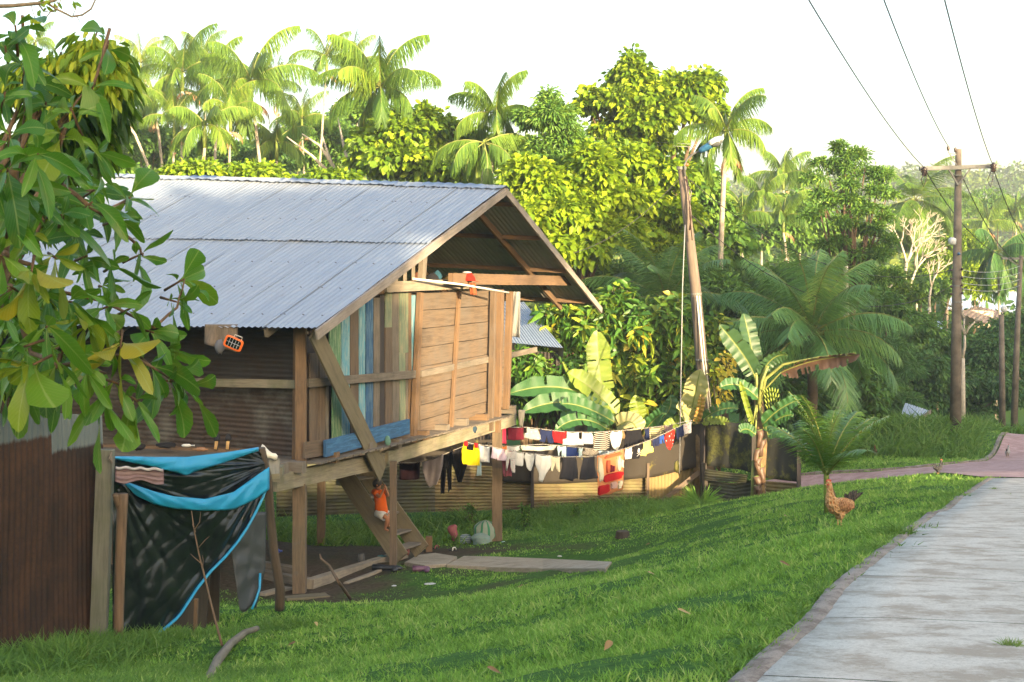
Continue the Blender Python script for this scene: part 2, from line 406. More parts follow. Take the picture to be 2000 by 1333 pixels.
def mat_concrete(name, base, light, pink=False, joints=True):
    m, nt, b = new_mat(name); L = nt.links
    oc = coords(nt, 'UV'); st = coords(nt, 'UV', (1, 1.25, 1), (0, 0, .29))
    n1 = noise(nt, st, 2.3, 15, .80); n2 = noise(nt, coords(nt, 'UV', (1, 1.4, 1), (0, 0, .29)), 42, 8, .8); n3 = noise(nt, oc, .7, 4, .6)
    col = ramp(nt, n1, [(.43, base), (.48, tuple((p + q) / 2 for p, q in zip(base, light))), (.54, light)])
    col = mixc(nt, ramp(nt, n2, [(.50, (0, 0, 0)), (.60, (.6, .6, .6))]), col, darker(base, .8))
    col = mixc(nt, ramp(nt, n3, [(.5, (0, 0, 0)), (.7, (.5, .5, .5))]), col, darker(base, .8))
    L.new(col, b.inputs['Base Color']); b.inputs['Roughness'].default_value = .9; b.inputs['Specular IOR Level'].default_value = .25
    bump(nt, b, n2, .25, .006); return m
m_conc = mat_concrete('weathered_concrete', (.40, .335, .265), (.64, .585, .505))
m_pink = mat_concrete('pink_concrete', (.34, .20, .185), (.50, .33, .31))
m_slab = mat_concrete('mossy_slab_concrete', (.27, .225, .165), (.40, .345, .265))
m_kerb = mat_concrete('kerb_concrete', (.17, .135, .11), (.33, .28, .24))

def path_slabs():
    # one sheet made of slabs separated by fine grooves, with a broken left edge
    mb = MB(); ky = -10.0; W = 4.0; k = 0
    jl = []
    while ky < 26.4:
        L = (1.3 + .085 * ky) if ky > 3 else 3.2; y0, y1 = ky + .007, min(ky + L, 26.4) - .007; jl.append(y0)
        n = 12
        def fn(u, v, y0=y0, y1=y1):
            y = y0 + (y1 - y0) * v; e = float(path_edge_x(y)); wob = 0
            if u == 0: wob = .02 * mnoise.noise(Vector((y * 2.5, 2, 0)))
            x = e + wob + u * W; yy = y - u * W * .30       # joints lie square to the path
            c = float(path_edge_x(yy)) if False else 0
            return (x, yy, G(x, yy) + .03)
        vs = [fn(i / 10, j / n) for j in range(n + 1) for i in range(11)]
        fs, uv = [], []
        for j in range(n):
            for i in range(10):
                q = (j * 11 + i, j * 11 + i + 1, j * 11 + i + 12, j * 11 + i + 11); fs.append(q)
                uv.append([(vs[t][0], vs[t][1]) for t in q])
        # skirt on the left edge
        for j in range(n):
            a, b_ = vs[j * 11], vs[(j + 1) * 11]; o = len(vs)
            vs += [(a[0] - .01, a[1], a[2] - .3), (b_[0] - .01, b_[1], b_[2] - .3)]
            fs.append((j * 11, (j + 1) * 11, o + 1, o)); uv.append([(0, a[1]), (0, b_[1]), (.2, b_[1]), (.2, a[1])])
        mb.add(vs, fs, uv); ky += L
    o = mb.build('path', m_conc, None, True); tag(o, 'weathered grey concrete footpath with joints beside the grass bank', None, None, 'structure')
    # edging line along the path: darker band on the left
    mb = MB()
    def fe(u, v):
        y = 5 + 21.2 * v; e = float(path_edge_x(y)); x = e - .05 + u * .17 + (.045 * mnoise.noise(Vector((y * 3, 2, 0))) + .03 * mnoise.noise(Vector((y * 11, 2, 0))) if u == 0 else .006 * mnoise.noise(Vector((y * 5, 2, 0))))
        return (x, y, G(x, y) + (-.04 if u == 0 else .022 if u == 1 else .040) + .004 * mnoise.noise(Vector((y * 5, u * 3, 1))))
    mb.grid(fe, 4, 240, uvs=(.3, 21))
    tag(mb.build('kerb', m_kerb, None, True), 'rough darker edge strip of the concrete footpath', None, None, 'structure')
path_slabs()
def strip(name, pts, mat, lift=.035, label='', uvs=1.0, skirt=.12):
    """pts: list of (left, right) xy pairs"""
    mb = MB(); n = 14; rows = []
    pp = []
    for i in range(len(pts) - 1):
        for t in range(5):
            a = [Vector(pts[i][k]).lerp(Vector(pts[i + 1][k]), t / 5) for k in (0, 1)]; pp.append(a)
    pp.append([Vector(pts[-1][0]), Vector(pts[-1][1])])
    vs = []
    for a, b_ in pp:
        for i in range(n + 1):
            q = a.lerp(b_, i / n); vs.append((q.x, q.y, G(q.x, q.y) + lift))
    fs, uv = [], []
    for j in range(len(pp) - 1):
        for i in range(n):
            q = (j * (n + 1) + i, j * (n + 1) + i + 1, (j + 1) * (n + 1) + i + 1, (j + 1) * (n + 1) + i); fs.append(q)
            uv.append([(vs[t][0] * uvs, vs[t][1] * uvs) for t in q])
    mb.add(vs, fs, uv); o = mb.build(name, mat, None, True, solid=.0)
    tag(o, label, None, None, 'structure'); return o
def XY(px, py, Y): q = P(px, py, Y); return (q.x, q.y)
def xy(px, Y): return ((px - 1000.0) / FPX * Y, Y)
# pink branch path: crossing behind the grass and rising to the right
strip('pink_path', [(xy(1480, 36.2), xy(1480, 39.2)), (xy(1560, 35.8), xy(1560, 38.6)), (xy(1700, 34.5), xy(1700, 37.2)), (xy(1830, 31.5), xy(1830, 36.6)), (xy(1915, 26.9), xy(1885, 37.5)), (xy(1990, 26.2), xy(1925, 39.5)), (xy(2110, 26.0), xy(2180, 39.5)), (xy(2300, 26.0), xy(2300, 39.5))], m_pink, .045, 'pale pink concrete path crossing behind the grass')
strip('pink_path', [(xy(1926, 39.6), xy(2180, 39.6)), (xy(1945, 43), xy(2150, 43)), (xy(1962, 47), xy(2120, 47)), (xy(1975, 51), xy(2090, 51))], m_pink, .045, 'pale pink concrete path climbing away to the right')
def kerb_run(pts, h=.16, w=.16):
    mb = MB()
    for a, b_ in zip(pts[:-1], pts[1:]):
        for k in range(4):
            p, q = Vector(a).lerp(Vector(b_), k / 4), Vector(a).lerp(Vector(b_), (k + 1) / 4)
            mb.beam((p.x, p.y, G(p.x, p.y) + h * .3), (q.x, q.y, G(q.x, q.y) + h * .3), w, h, jit=.012)
    tag(mb.build('kerb', m_kerb, None), 'low mossy concrete kerb along the far side of the pink path', None, None, 'structure')
kerb_run([xy(1560, 38.8), xy(1700, 37.5), xy(1790, 36.9), xy(1885, 37.8), xy(1916, 39.8), xy(1938, 43), xy(1955, 47), xy(1968, 51)], .09, .10)
# stepping slabs by the stairs
mb = MB()
def slab(pts, Yz, name, label):
    mb = MB(); q = []
    for px, py in pts:
        # intersect the pixel ray with the yard
        Y = 24.0
        for _ in range(12):
            x = (px - 1000) / FPX * Y; z = G(x, Y) + .06; Y = (EYE.z - z) * FPX / (py - HY)
        q.append(Vector(((px - 1000) / FPX * Y, Y, z)))
    n = len(q); top = [v + Vector((0, 0, 0)) for v in q]; bot = [v - Vector((0, 0, .18)) for v in q]
    c = (sum(top, Vector()) / n)
    mb.add(top + bot, [tuple(range(n))] + [((i + 1) % n, i, n + i, n + (i + 1) % n) for i in range(n)], [[(v.x, v.y) for v in top]] + [[(0, 0), (.3, 0), (.3, .1), (0, .1)]] * n)
    o = mb.build(name, m_slab, None, bevel=.015); tag(o, label, 'slab', 'concrete slabs laid in the yard'); return o
slab([(872, 1103), (905, 1086), (960, 1087), (1060, 1091), (1195, 1097), (1183, 1110), (1060, 1110), (950, 1107)], 25, 'concrete_slab', 'long flat concrete slab lying in the lawn right of the stairs')
slab([(790, 1098), (815, 1084), (850, 1080), (893, 1087), (872, 1102), (830, 1104)], 25, 'concrete_slab', 'small cracked concrete slab at the foot of the stairs')

# ------------------------------------------------------------------ grass blades
m_grass = mat_leaf('lawn_blade', [(.042, .098, .020), (.075, .16, .030), (.11, .22, .042), (.15, .29, .045), (.26, .33, .10)], .35, .6, .2)
m_tallg = mat_leaf('tall_grass_blade', [(.035, .09, .018), (.06, .135, .026), (.095, .18, .035), (.16, .22, .07)], .35, .6, .25)
def in_view(x, y, mx=1.5): return np.abs(x) < y * .372 + mx
def paved(x, y):
    e = path_edge_x(y) + .05
    a = (x > e) & (y < 26.3)
    px = 1000 + x / y * FPX
    yl = np.interp(px, [1480, 1560, 1700, 1830, 1915, 1990, 2300], [36.2, 35.8, 34.5, 31.5, 26.9, 26.2, 26]); yh = np.interp(px, [1480, 1560, 1700, 1830, 1885, 1925, 2300], [39.2, 38.6, 37.3, 36.7, 37.6, 39.6, 39.6])
    b = (y > yl) & (y < yh) & (px > 1480)
    c = (y >= 39.5) & (y < 51) & (px > np.interp(y, [39.5, 43, 47, 51], [1922, 1940, 1958, 1970]))
    ps = (y > 24) & (y < 27.5) & (px > 800) & (px < 1195)
    yy = HY + (EYE.z - gz(x, y)) / y * FPX
    ps &= (yy > 1083) & (yy < 1108) & (px > 792)
    return a | b | c | ps
def scatter(xr, yr, dens):
    n = int((xr[1] - xr[0]) * (yr[1] - yr[0]) * dens)
    return NR.uniform(xr[0], xr[1], n), NR.uniform(yr[0], yr[1], n)
def lean_dir(n, lean):
    a = NR.uniform(0, 2 * np.pi, n); l = np.abs(NR.normal(0, lean, n))
    return np.stack([np.cos(a) * l, np.sin(a) * l, np.ones(n)], 1)
def blades(x, y, h, w, lean, tint, dz=-.01, curl=.15):
    n = len(x); d = lean_dir(n, lean); a = NR.uniform(0, 2 * np.pi, n)
    nor = np.stack([np.cos(a), np.sin(a), np.zeros(n)], 1)
    pos = np.stack([x, y, gz(x, y) + dz], 1)
    hd = d[:, :2]
    V, F, T = leaves(pos, d, nor, h, w, tint, T_BLADE)
    # bend tips
    k = np.tile(T_BLADE[0][:, 0], n) ** 2; b = np.repeat(h * curl * NR.uniform(.5, 3, n), 6) * k
    hdv = np.repeat(unit(np.concatenate([hd, np.zeros((n, 1))], 1) + 1e-6), 6, axis=0)
    V += hdv * b[:, None]; V[:, 2] -= b * .6
    return V, F, T
def fbm(x, y, s, o=0): return np.array([mnoise.noise(Vector((a * s, b * s, o))) for a, b in zip(x, y)])
parts = []
for (xr, yr, dn, h, w) in [((-5.8, 4), (5, 9.5), 3600, .050, .0075), ((-7, 6), (9.5, 13), 2100, .053, .0095), ((-9, 8), (13, 18), 1250, .056, .0125), ((-12, 11), (18, 26), 620, .055, .013), ((-8, 14), (26, 40), 330, .06, .018), ((6, 22), (36, 56), 170, .08, .028)]:
    x, y = scatter(xr, yr, dn); k = in_view(x, y, 2.2); x, y = x[k], y[k]; k = ~paved(x, y); x, y = x[k], y[k]
    cl = fbm(x, y, 1.3); cl2 = fbm(x, y, 6, 2)
    dd = np.zeros(len(x)); nr = (x > -14) & (x < 8) & (y > 15) & (y < 40); dd[nr] = dirt_amount(x[nr], y[nr])
    keep = (NR.random(len(x)) > dd * 1.05) & (NR.random(len(x)) < .9 + cl2 * .7)
    x, y, cl, cl2, dd = x[keep], y[keep], cl[keep], cl2[keep], dd[keep]
    n = len(x); hh = h * NR.uniform(.5, 1.45, n) * (1 + .5 * cl + .9 * cl2) * (1 - .5 * dd)
    # trodden yard is shorter
    yard = (x < .16 * y) & (y > 19.5) & (y < 31); hh = np.where(yard, hh * .65, hh)
    t = np.clip(.46 + .35 * cl + .45 * cl2 + NR.normal(0, .22, n) + (~yard) * .04, 0, 1)
    parts.append(blades(x, y, np.maximum(hh, .015), w * NR.uniform(.7, 1.3, n), .55, np.stack([t, t, t], 1)))
V, F, T = merge(parts)
tag(link('lawn_grass', np_mesh('lawn_grass', V, F, T), None, m_grass), 'short green grass covering the bank and yard', 'grass', None, 'stuff')
# taller grass: foot of the left fence, foot of the back fence, path edge, mound
parts = []
def tall(x, y, h, w, lean=.45, tb=.45):
    n = len(x); cl = fbm(x, y, 1.5, 4); t = np.clip(tb + .35 * cl + NR.normal(0, .15, n), 0, 1)
    parts.append(blades(x, y, h * NR.uniform(.45, 1.25, n) * (1 + .5 * cl), w * NR.uniform(.7, 1.3, n), lean, np.stack([t, t, t], 1), curl=.28))
def band(a, b_, wid, n, h, w, **k):
    t = NR.random(n); s = NR.normal(0, wid / 2, n); a, b_ = np.array(a), np.array(b_); d = (b_ - a) / np.linalg.norm(b_ - a)
    q = a + (b_ - a) * t[:, None] + np.array([-d[1], d[0]]) * s[:, None]; kk = ~paved(q[:, 0], q[:, 1]); q = q[kk]
    if len(q): tall(q[:, 0], q[:, 1], h, w, **k)
band(xy(-80, 12.0), xy(230, 14.4), .7, 7000, .27, .012)
band(xy(220, 14.6), xy(560, 17.0), .45, 3000, .17, .011)
band(xy(0, 10.6), xy(480, 12.6), 1.3, 9000, .10, .009)
band(xy(560, 33.5), xy(1380, 36.7), 1.3, 9500, .30, .022)
band(xy(540, 33.0), xy(930, 35.0), 1.0, 2500, .55, .035, tb=.3)
band(xy(1040, 33.0), xy(1360, 33.6), 1.3, 3200, .28, .020)
band(xy(1000, 30.8), xy(1200, 32.0), 1.4, 1500, .16, .018)
band(xy(1380, 35.6), xy(1570, 34.2), .6, 2200, .20, .02)
for (px, Y, n, h) in [(1745, 13.4, 260, .18), (1800, 14.2, 60, .10), (1850, 20.5, 90, .13), (1872, 20.0, 60, .14), (1895, 24.5, 60, .16), (1740, 12.2, 40, .10), (1640, 9.6, 50, .09), (1700, 11.3, 60, .10)]:
    p = PG(px, Y); tall(p.x + NR.normal(0, .09, n), p.y + NR.normal(0, .12, n), h, .012, lean=.7)
e_y = NR.uniform(6, 26, 9000); e_x = path_edge_x(e_y) - np.abs(NR.normal(0, .09, 9000)) - .02; tall(e_x, e_y, .085, .010, lean=.8)
# far mound, in front of the pole
x, y = scatter((7, 26), (41.5, 60), 105); px = 1000 + x / y * FPX
k = in_view(x, y, 2) & ~paved(x, y) & (y > np.interp(px, [1560, 1640, 1700, 1800, 1900, 1960, 2100], [45, 43.5, 43, 42, 42.5, 52, 52])) & ((px < 1925) | (y > 50))
tall(x[k], y[k], .62, .045, lean=.4, tb=.5)
x, y = scatter((8, 18), (41.5, 45), 60); px = 1000 + x / y * FPX; k = (px > 1800) & (px < 1925) & ~paved(x, y); tall(x[k], y[k], .45, .03, tb=.55)
# weeds under the far side of the house
x, y = scatter((-9, -.5), (31, 35.5), 90); tall(x, y, .45, .03, tb=.4)
V, F, T = merge(parts)
tag(link('tall_grass', np_mesh('tall_grass', V, F, T), None, m_tallg), 'taller uncut grass along fences, path edge and far mound', 'grass', None, 'stuff')
# grass growing through joints of the path
parts = []
for (px, Y, n, h) in [(1975, 6.75, 130, .055), (1942, 22.0, 60, .06), (1972, 20.5, 22, .04)]:
    p = PG(px, Y); xx, yy_ = p.x + NR.normal(0, .022, n), p.y + NR.normal(0, .02, n)
    tt = np.full((n, 3), .9); parts.append(blades(xx, yy_, h * NR.uniform(.5, 1.2, n), np.full(n, .004), .9, tt, dz=.02))
    V, F, T = parts[-1]
    tag(link('grass_tuft', np_mesh('grass_tuft', V, F, T), None, m_tallg), {6.75: 'dry grass tuft growing from the nearest slab of the footpath', 22.0: 'larger green tuft on the far part of the footpath', 20.5: 'tiny sprig beside the tuft on the far part of the footpath'}[Y], 'grass tuft', 'grass tufts in the footpath')
# ================================================================== wood & metal palette
W_GREY = mat_wood('grey_weathered_wood', (.215, .18, .14), .45)
W_TAN = mat_wood('tan_plank', (.16, .112, .072), .45, (.11, .095, .08), .6)
W_ORANGE = mat_wood('fresh_timber', (.205, .125, .065), .4, (.10, .065, .045), .55)
W_MOSS = mat_wood('mossy_beam', (.30, .26, .185), .45, (.10, .11, .05), .7)
W_DARK = mat_wood('dark_plank', (.055, .045, .045), .4)
W_PALE = mat_wood('pale_beam', (.36, .30, .225), .35, (.13, .11, .08), .55)
W_FASCIA = mat_wood('fascia_board', (.36, .31, .27), .35, (.12, .10, .085), .6)
W_OLIVE = mat_wood('olive_board', (.20, .165, .10), .22, (.10, .09, .05), .5)
W_BLUE = mat_wood('blue_painted_wood', (.04, .135, .29), .18, (.06, .09, .12), .25, peel=(.05, .15, .28))
W_DBLUE = mat_wood('deep_blue_painted_wood', (.025, .11, .26), .25, (.06, .08, .10), .3, peel=(.08, .15, .22))
W_LBLUE = mat_wood('light_blue_painted_wood', (.13, .36, .47), .2, (.14, .17, .16), .3, peel=(.24, .34, .34))
W_GREEN = mat_wood('green_painted_wood', (.12, .27, .14), .2, (.10, .13, .08), .3, peel=(.20, .28, .17))
W_MINT = mat_wood('mint_painted_wood', (.21, .28, .18), .2, (.15, .15, .10), .4, peel=(.26, .24, .15))
W_BARK = mat_wood('bark_pole', (.21, .135, .08), .5, (.06, .05, .035), .5)

def mat_zinc():
    m, nt, b = new_mat('zinc_roof'); L = nt.links; uvc = coords(nt, 'UV')
    st = noise(nt, coords(nt, 'UV', (9, .45, 1)), 1.0, 5, .6); n2 = noise(nt, coords(nt, 'Object'), .55, 4, .55); n3 = noise(nt, coords(nt, 'Object'), 5, 6, .7)
    col = ramp(nt, st, [(.3, (.24, .29, .37)), (.7, (.32, .375, .45))])
    col = mixc(nt, ramp(nt, n2, [(.45, (0, 0, 0)), (.7, (.45,) * 3)]), col, (.32, .36, .42))
    col = mixc(nt, ramp(nt, n3, [(.60, (0, 0, 0)), (.8, (.4,) * 3)]), col, (.24, .25, .28))
    sx = nd(nt, 'ShaderNodeSeparateXYZ'); L.new(uvc, sx.inputs[0]); ms = []
    for o_, per_ in ((0, .33), (1, 1.27)):
        q = nd(nt, 'ShaderNodeMath', operation='PINGPONG', i_1=per_ / 2); L.new(sx.outputs[o_], q.inputs[0]); w_ = nd(nt, 'ShaderNodeMath', operation='LESS_THAN', i_1=.016); L.new(q.outputs[0], w_.inputs[0]); ms.append(w_)
    mm = nd(nt, 'ShaderNodeMath', operation='MULTIPLY'); L.new(ms[0].outputs[0], mm.inputs[0]); L.new(ms[1].outputs[0], mm.inputs[1]); col = mixc(nt, mm.outputs[0], col, (.05, .04, .035))
    rs = noise(nt, coords(nt, 'UV', (2.5, .7, 1)), 1.6, 7, .7); col = mixc(nt, ramp(nt, rs, [(.60, (0, 0, 0)), (.74, (.55,) * 3)]), col, (.16, .13, .11))
    L.new(col, b.inputs['Base Color']); b.inputs['Metallic'].default_value = .25; b.inputs['Specular IOR Level'].default_value = .5
    L.new(ramp(nt, n2, [(.35, (.42,) * 3), (.7, (.58,) * 3)]), b.inputs['Roughness']); return m
M_ZINC = mat_zinc()
def mat_rust(name, metal, rust, dark, level=None, amt=.5, mossy=None, wavy=.05, zc=(0, 0)):
    """galvanised sheet turning to rust; level: object z above which metal is still clean"""
    m, nt, b = new_mat(name); L = nt.links; oc = coords(nt, 'Object')
    n1 = noise(nt, oc, 1.6, 6, .65); n2 = noise(nt, coords(nt, 'UV', (14, 1.2, 1)), 1.0, 5, .65); n3 = noise(nt, oc, 22, 5, .7)
    rc = ramp(nt, n1, [(.35, dark), (.6, rust)]); rc = mixc(nt, ramp(nt, n3, [(.4, (0, 0, 0)), (.75, (.6,) * 3)]), rc, darker(dark, .6))
    mc = ramp(nt, n2, [(.3, darker(metal, .75)), (.7, metal)])
    if level is None: f = ramp(nt, n1, [(amt - .08, (0, 0, 0)), (amt + .1, (1, 1, 1))])
    else:
        sx = nd(nt, 'ShaderNodeSeparateXYZ'); L.new(oc, sx.inputs[0])
        mu = nd(nt, 'ShaderNodeMath', operation='MULTIPLY_ADD', i_1=.13); L.new(n2, mu.inputs[0]); L.new(sx.outputs[2], mu.inputs[2])
        mu2 = nd(nt, 'ShaderNodeMath', operation='SUBTRACT', i_1=level); L.new(mu.outputs[0], mu2.inputs[0])
        f = ramp(nt, mu2.outputs[0], [(.0, (1, 1, 1)), (.035, (0, 0, 0))])
    col = mixc(nt, f, mc, rc)
    if mossy: col = mixc(nt, ramp(nt, noise(nt, oc, 2.3, 5, .6), [(.45, (0, 0, 0)), (.65, (.8,) * 3)]), col, mossy)
    L.new(col, b.inputs['Base Color']); b.inputs['Roughness'].default_value = .72; b.inputs['Metallic'].default_value = .15
    bump(nt, b, n3, .25, .004); return m
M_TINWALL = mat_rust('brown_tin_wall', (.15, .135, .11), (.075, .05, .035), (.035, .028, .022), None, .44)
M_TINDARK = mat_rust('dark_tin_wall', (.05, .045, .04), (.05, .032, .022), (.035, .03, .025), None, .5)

def corr(mb, c00, c10, c11, c01, pitch=.11, amp=.011, nv=6, dents=.006, samples=6, sag=0.0, ov=None):
    """corrugated sheet; the waves run along c00->c01, count along c00->c10"""
    c00, c10, c11, c01 = map(Vector, (c00, c10, c11, c01)); Lu = (c10 - c00).length; nw = max(1, round(Lu / pitch)); nu = nw * samples
    nrm = (c10 - c00).cross(c01 - c00).normalized(); Lv = (c01 - c00).length; o = R.random() * 50
    vs, fs, uv = [], [], []
    for j in range(nv + 1):
        v = j / nv
        for i in range(nu + 1):
            u = i / nu; p = (c00.lerp(c10, u)).lerp(c01.lerp(c11, u), v)
            w = amp * math.sin(2 * math.pi * i / samples)
            d = dents * mnoise.noise(Vector((u * Lu * .9 + o, v * Lv * .9, 0))) * 2
            vs.append(p + nrm * (w + d) - Vector((0, 0, sag * math.sin(math.pi * v))))
    for j in range(nv):
        for i in range(nu):
            fs.append((j * (nu + 1) + i, j * (nu + 1) + i + 1, (j + 1) * (nu + 1) + i + 1, (j + 1) * (nu + 1) + i))
            uv.append([(o + i / nu * Lu, j / nv * Lv), (o + (i + 1) / nu * Lu, j / nv * Lv), (o + (i + 1) / nu * Lu, (j + 1) / nv * Lv), (o + i / nu * Lu, (j + 1) / nv * Lv)])
    mb.add(vs, fs, uv); return mb

# ================================================================== the stilt house
HZ = G(HA.x, HA.y)
house = thing('stilt_house', 'wooden stilt house with a blue-grey corrugated roof and patchwork plank gable', 'house', (HA.x, HA.y, HZ))
E0 = P(618, 641, 22.06); R0 = P(985, 366, 29.1); E1 = P(1171, 598, 34.8)           # near eave corner, ridge end, far eave corner
E0L = P(-500, 632, 25.0); R0L = P(60, 339, 32.0); E1L = E1 + (R0L - R0)
def mid(a, b, t): return Vector(a).lerp(Vector(b), t)
# near slope: sheets side by side, two rows
NS = 12
lift = Vector((-.0, -.012, .02))
def bil(u, v): return R0.lerp(R0L, u).lerp(E0.lerp(E0L, u), v)
for k in range(NS):
    u0, u1 = k / NS, (k + 1) / NS + .003
    du = Vector((0, -.002, .004)) * (k % 2)
    ro = Vector((0, 0, R.uniform(-.006, .01)))
    mb = MB(); corr(mb, bil(u0, .455) + du, bil(u1, .455) + du, bil(u1, 1 + R.uniform(-.004, .004)) + ro, bil(u0, 1) + ro)
    mb.build('roof_sheet', M_ZINC, house, True)
    mb = MB(); corr(mb, bil(u0, .0) + lift * .6 + du, bil(u1, .0) + lift * .6 + du, bil(u1, .475 + R.uniform(-.004, .004)) + lift + du + ro, bil(u0, .475) + lift + du)
    mb.build('roof_sheet', M_ZINC, house, True)
M_UNDER = mat_rust('underside_zinc', (.40, .38, .34), (.22, .15, .09), (.16, .12, .08), None, .66)
def bilf(u, v): return R0.lerp(R0L, u).lerp(E1.lerp(E1L, u), v)
for k in range(NS):
    u0, u1 = k / NS, (k + 1) / NS + .004
    mb = MB(); corr(mb, bilf(u0, .0), bilf(u1, .0), bilf(u1, 1), bilf(u0, 1)); mb.build('roof_sheet', M_UNDER, house, True)
# ridge cap
mb = MB(); q0, q1 = R0 + (R0 - R0L) * .004 + Vector((0, 0, .05)), R0L + Vector((0, 0, .05))
dn = (E0 - R0).normalized() * .26; df = (E1 - R0).normalized() * .24
def rc(u, v):
    p = q0.lerp(q1, u); w = .012 * mnoise.noise(Vector((u * 14, v, 2)))
    if v <= .34: p = p + dn * (1 - v * 3) + Vector((0, 0, w * 2 + .012 * math.sin(u * 300)))
    elif v >= .66: p = p + df * ((v - .667) * 3)
    return p + Vector((0, 0, w + .02 * mnoise.noise(Vector((u * 5, 0, 7)))))
mb.grid(rc, 160, 3, uvs=(11, .3)); mb.build('ridge_cap', M_ZINC, house, True)
# fascia boards
out = (R0 - R0L).normalized()
for a, b_, nm in ((E0, R0, 0), (R0, E1, 1)):
    mb = MB(); p0 = a + out * .03 - Vector((0, 0, .085)); p1 = b_ + out * .03 - Vector((0, 0, .085)); e = (p1 - p0).normalized() * .06
    mb.beam(p0 - (e if nm == 0 else -e * .2), p1 + (e if nm else -e * .2), .045, .155 if nm == 0 else .15, jit=.004); mb.build('fascia_board', W_FASCIA, house, bevel=.004)
# purlins under both slopes, drawn from the fascia inwards
for v in (.10, .36, .64, .93):
    mb = MB(); a = bilf(.004, v) - Vector((0, 0, .075)); b_ = bilf(.9, v) - Vector((0, 0, .075)); mb.beam(a, b_, .10, .09); mb.build('purlin', W_ORANGE, house)
for v in (.12, .42, .70, .95):
    mb = MB(); a = bil(.004, v) - Vector((0, 0, .08)); b_ = bil(.97, v) - Vector((0, 0, .08)); mb.beam(a, b_, .09, .05); mb.build('purlin', W_GREY, house)
def onwall(px, py, off=0.0): return P(px, py, gy(px, off))
# rafters over the gable wall and further inside
def pl(u): return out * (-u)
for u in (.085, .33, .6, .9):
    for f, e0 in ((bil, 0), (bilf, 1)):
        mb = MB(); d = Vector((0, 0, -.13)); mb.beam(f(u, .0) + d, f(u, .985) + d, .06, .14); mb.build('rafter', W_ORANGE if e0 else W_GREY, house)
# far end gable and the far long wall closed with dark sheets so that no light falls through
zb = 1.98
def hp(a, b_, z): return Vector((HA.x + GD.x * a + LD.x * b_, HA.y + GD.y * a + LD.y * b_, z))
LG = 8.35
# gable wall: beams and boards ------------------------------------------------
def wbeam(name, p, q, w, h, mat, jit=.0035, up=(0, 0, 1), bevel=.004, **k):
    mb = MB(); mb.beam(p, q, w, h, up=up, jit=jit, **k); return mb.build(name, mat, house, bevel=bevel)
gup = Vector((GN.x, GN.y, 0))
wbeam('corner_post', onwall(588, 915, .0), onwall(588, 636, .0), .17, .17, W_ORANGE)
wbeam('corner_post', onwall(969, 845, .12), onwall(975, 566, .12), .17, .12, W_ORANGE)
wbeam('corner_post', onwall(958, 842, .14), onwall(964, 568, .14), .11, .10, W_TAN)
wbeam('corner_post', onwall(988, 800, .08), onwall(996, 570, .08), .13, .12, W_ORANGE)
# vertical boards of the left half: (px0, px1, top_y, bottom_y, material)
vb = [(604, 622, 690, 905, W_TAN), (622, 634, 680, 900, W_TAN), (634, 642, 676, 898, W_GREY), (642, 664, 632, 740, W_GREEN), (648, 668, 738, 892, W_GREEN),
      (666, 683, 614, 880, W_LBLUE), (683, 700, 602, 876, W_TAN), (700, 713, 590, 872, W_LBLUE), (713, 728, 580, 868, W_DBLUE), (728, 741, 582, 862, W_GREY), (741, 751, 576, 858, W_DARK),
      (751, 765, 572, 640, W_MINT), (751, 765, 640, 852, W_TAN), (765, 779, 572, 848, W_GREY), (779, 797, 570, 690, W_MINT), (779, 792, 688, 845, W_MINT), (797, 804, 572, 840, W_ORANGE), (792, 797, 690, 842, W_GREY), (803, 812, 577, 838, W_LBLUE),
      (812, 822, 573, 840, W_TAN)]
for (a, b_, t, bt, m) in vb:
    c = (a + b_) / 2; o = R.uniform(.0, .015); w = (onwall(b_ - .6, 700) - onwall(a + .6, 700)).length
    wbeam('wall_board', onwall(c, bt, -.02 + o), onwall(c + R.uniform(-1.2, 1.2), t, -.02 + o), w, .025, m, jit=.003, up=gup, bevel=.002)
# dark backing behind the board gaps
mb = MB(); c = [onwall(598, 905, -.12), onwall(985, 815, -.12), onwall(985, 562, -.12), onwall(690, 600, -.12), onwall(598, 660, -.12)]
mb.add(c, [(0, 1, 2, 3, 4)], [[(0, 0), (8, 0), (8, 3), (2, 3), (0, 2)]]); mb.build('gap_backing', W_DARK, house)
# boards above the plank wall, up to the tie beam on the left
for (a, b_, t, bt) in [(768, 779, 538, 574), (783, 799, 520, 574), (799, 815, 512, 548)]:
    wbeam('wall_board', onwall((a + b_) / 2, bt, -.01), onwall((a + b_) / 2, t, -.01), .13, .02, W_GREY, up=gup)
# horizontal planks of the right half
ys0 = [573, 607, 643, 680, 717, 755, 792, 822, 848]; ys1 = [566, 595, 625, 655, 687, 718, 750, 775, 795]
for k in range(8):
    gap = 1.2
    mb = MB(); a = onwall(820, (ys0[k] + ys0[k + 1]) / 2, .02 - .012 * (k % 2)); b_ = onwall(984, (ys1[k] + ys1[k + 1]) / 2, .02 - .012 * (k % 2))
    h0 = (ys0[k + 1] - ys0[k] - gap) * a.y / FPX; h1 = (ys1[k + 1] - ys1[k] - gap) * b_.y / FPX
    mb.beam(a, b_, .025, h0, h2=h1, jit=.004, seg=.8); mb.build('wall_plank', W_TAN, house, bevel=.003)
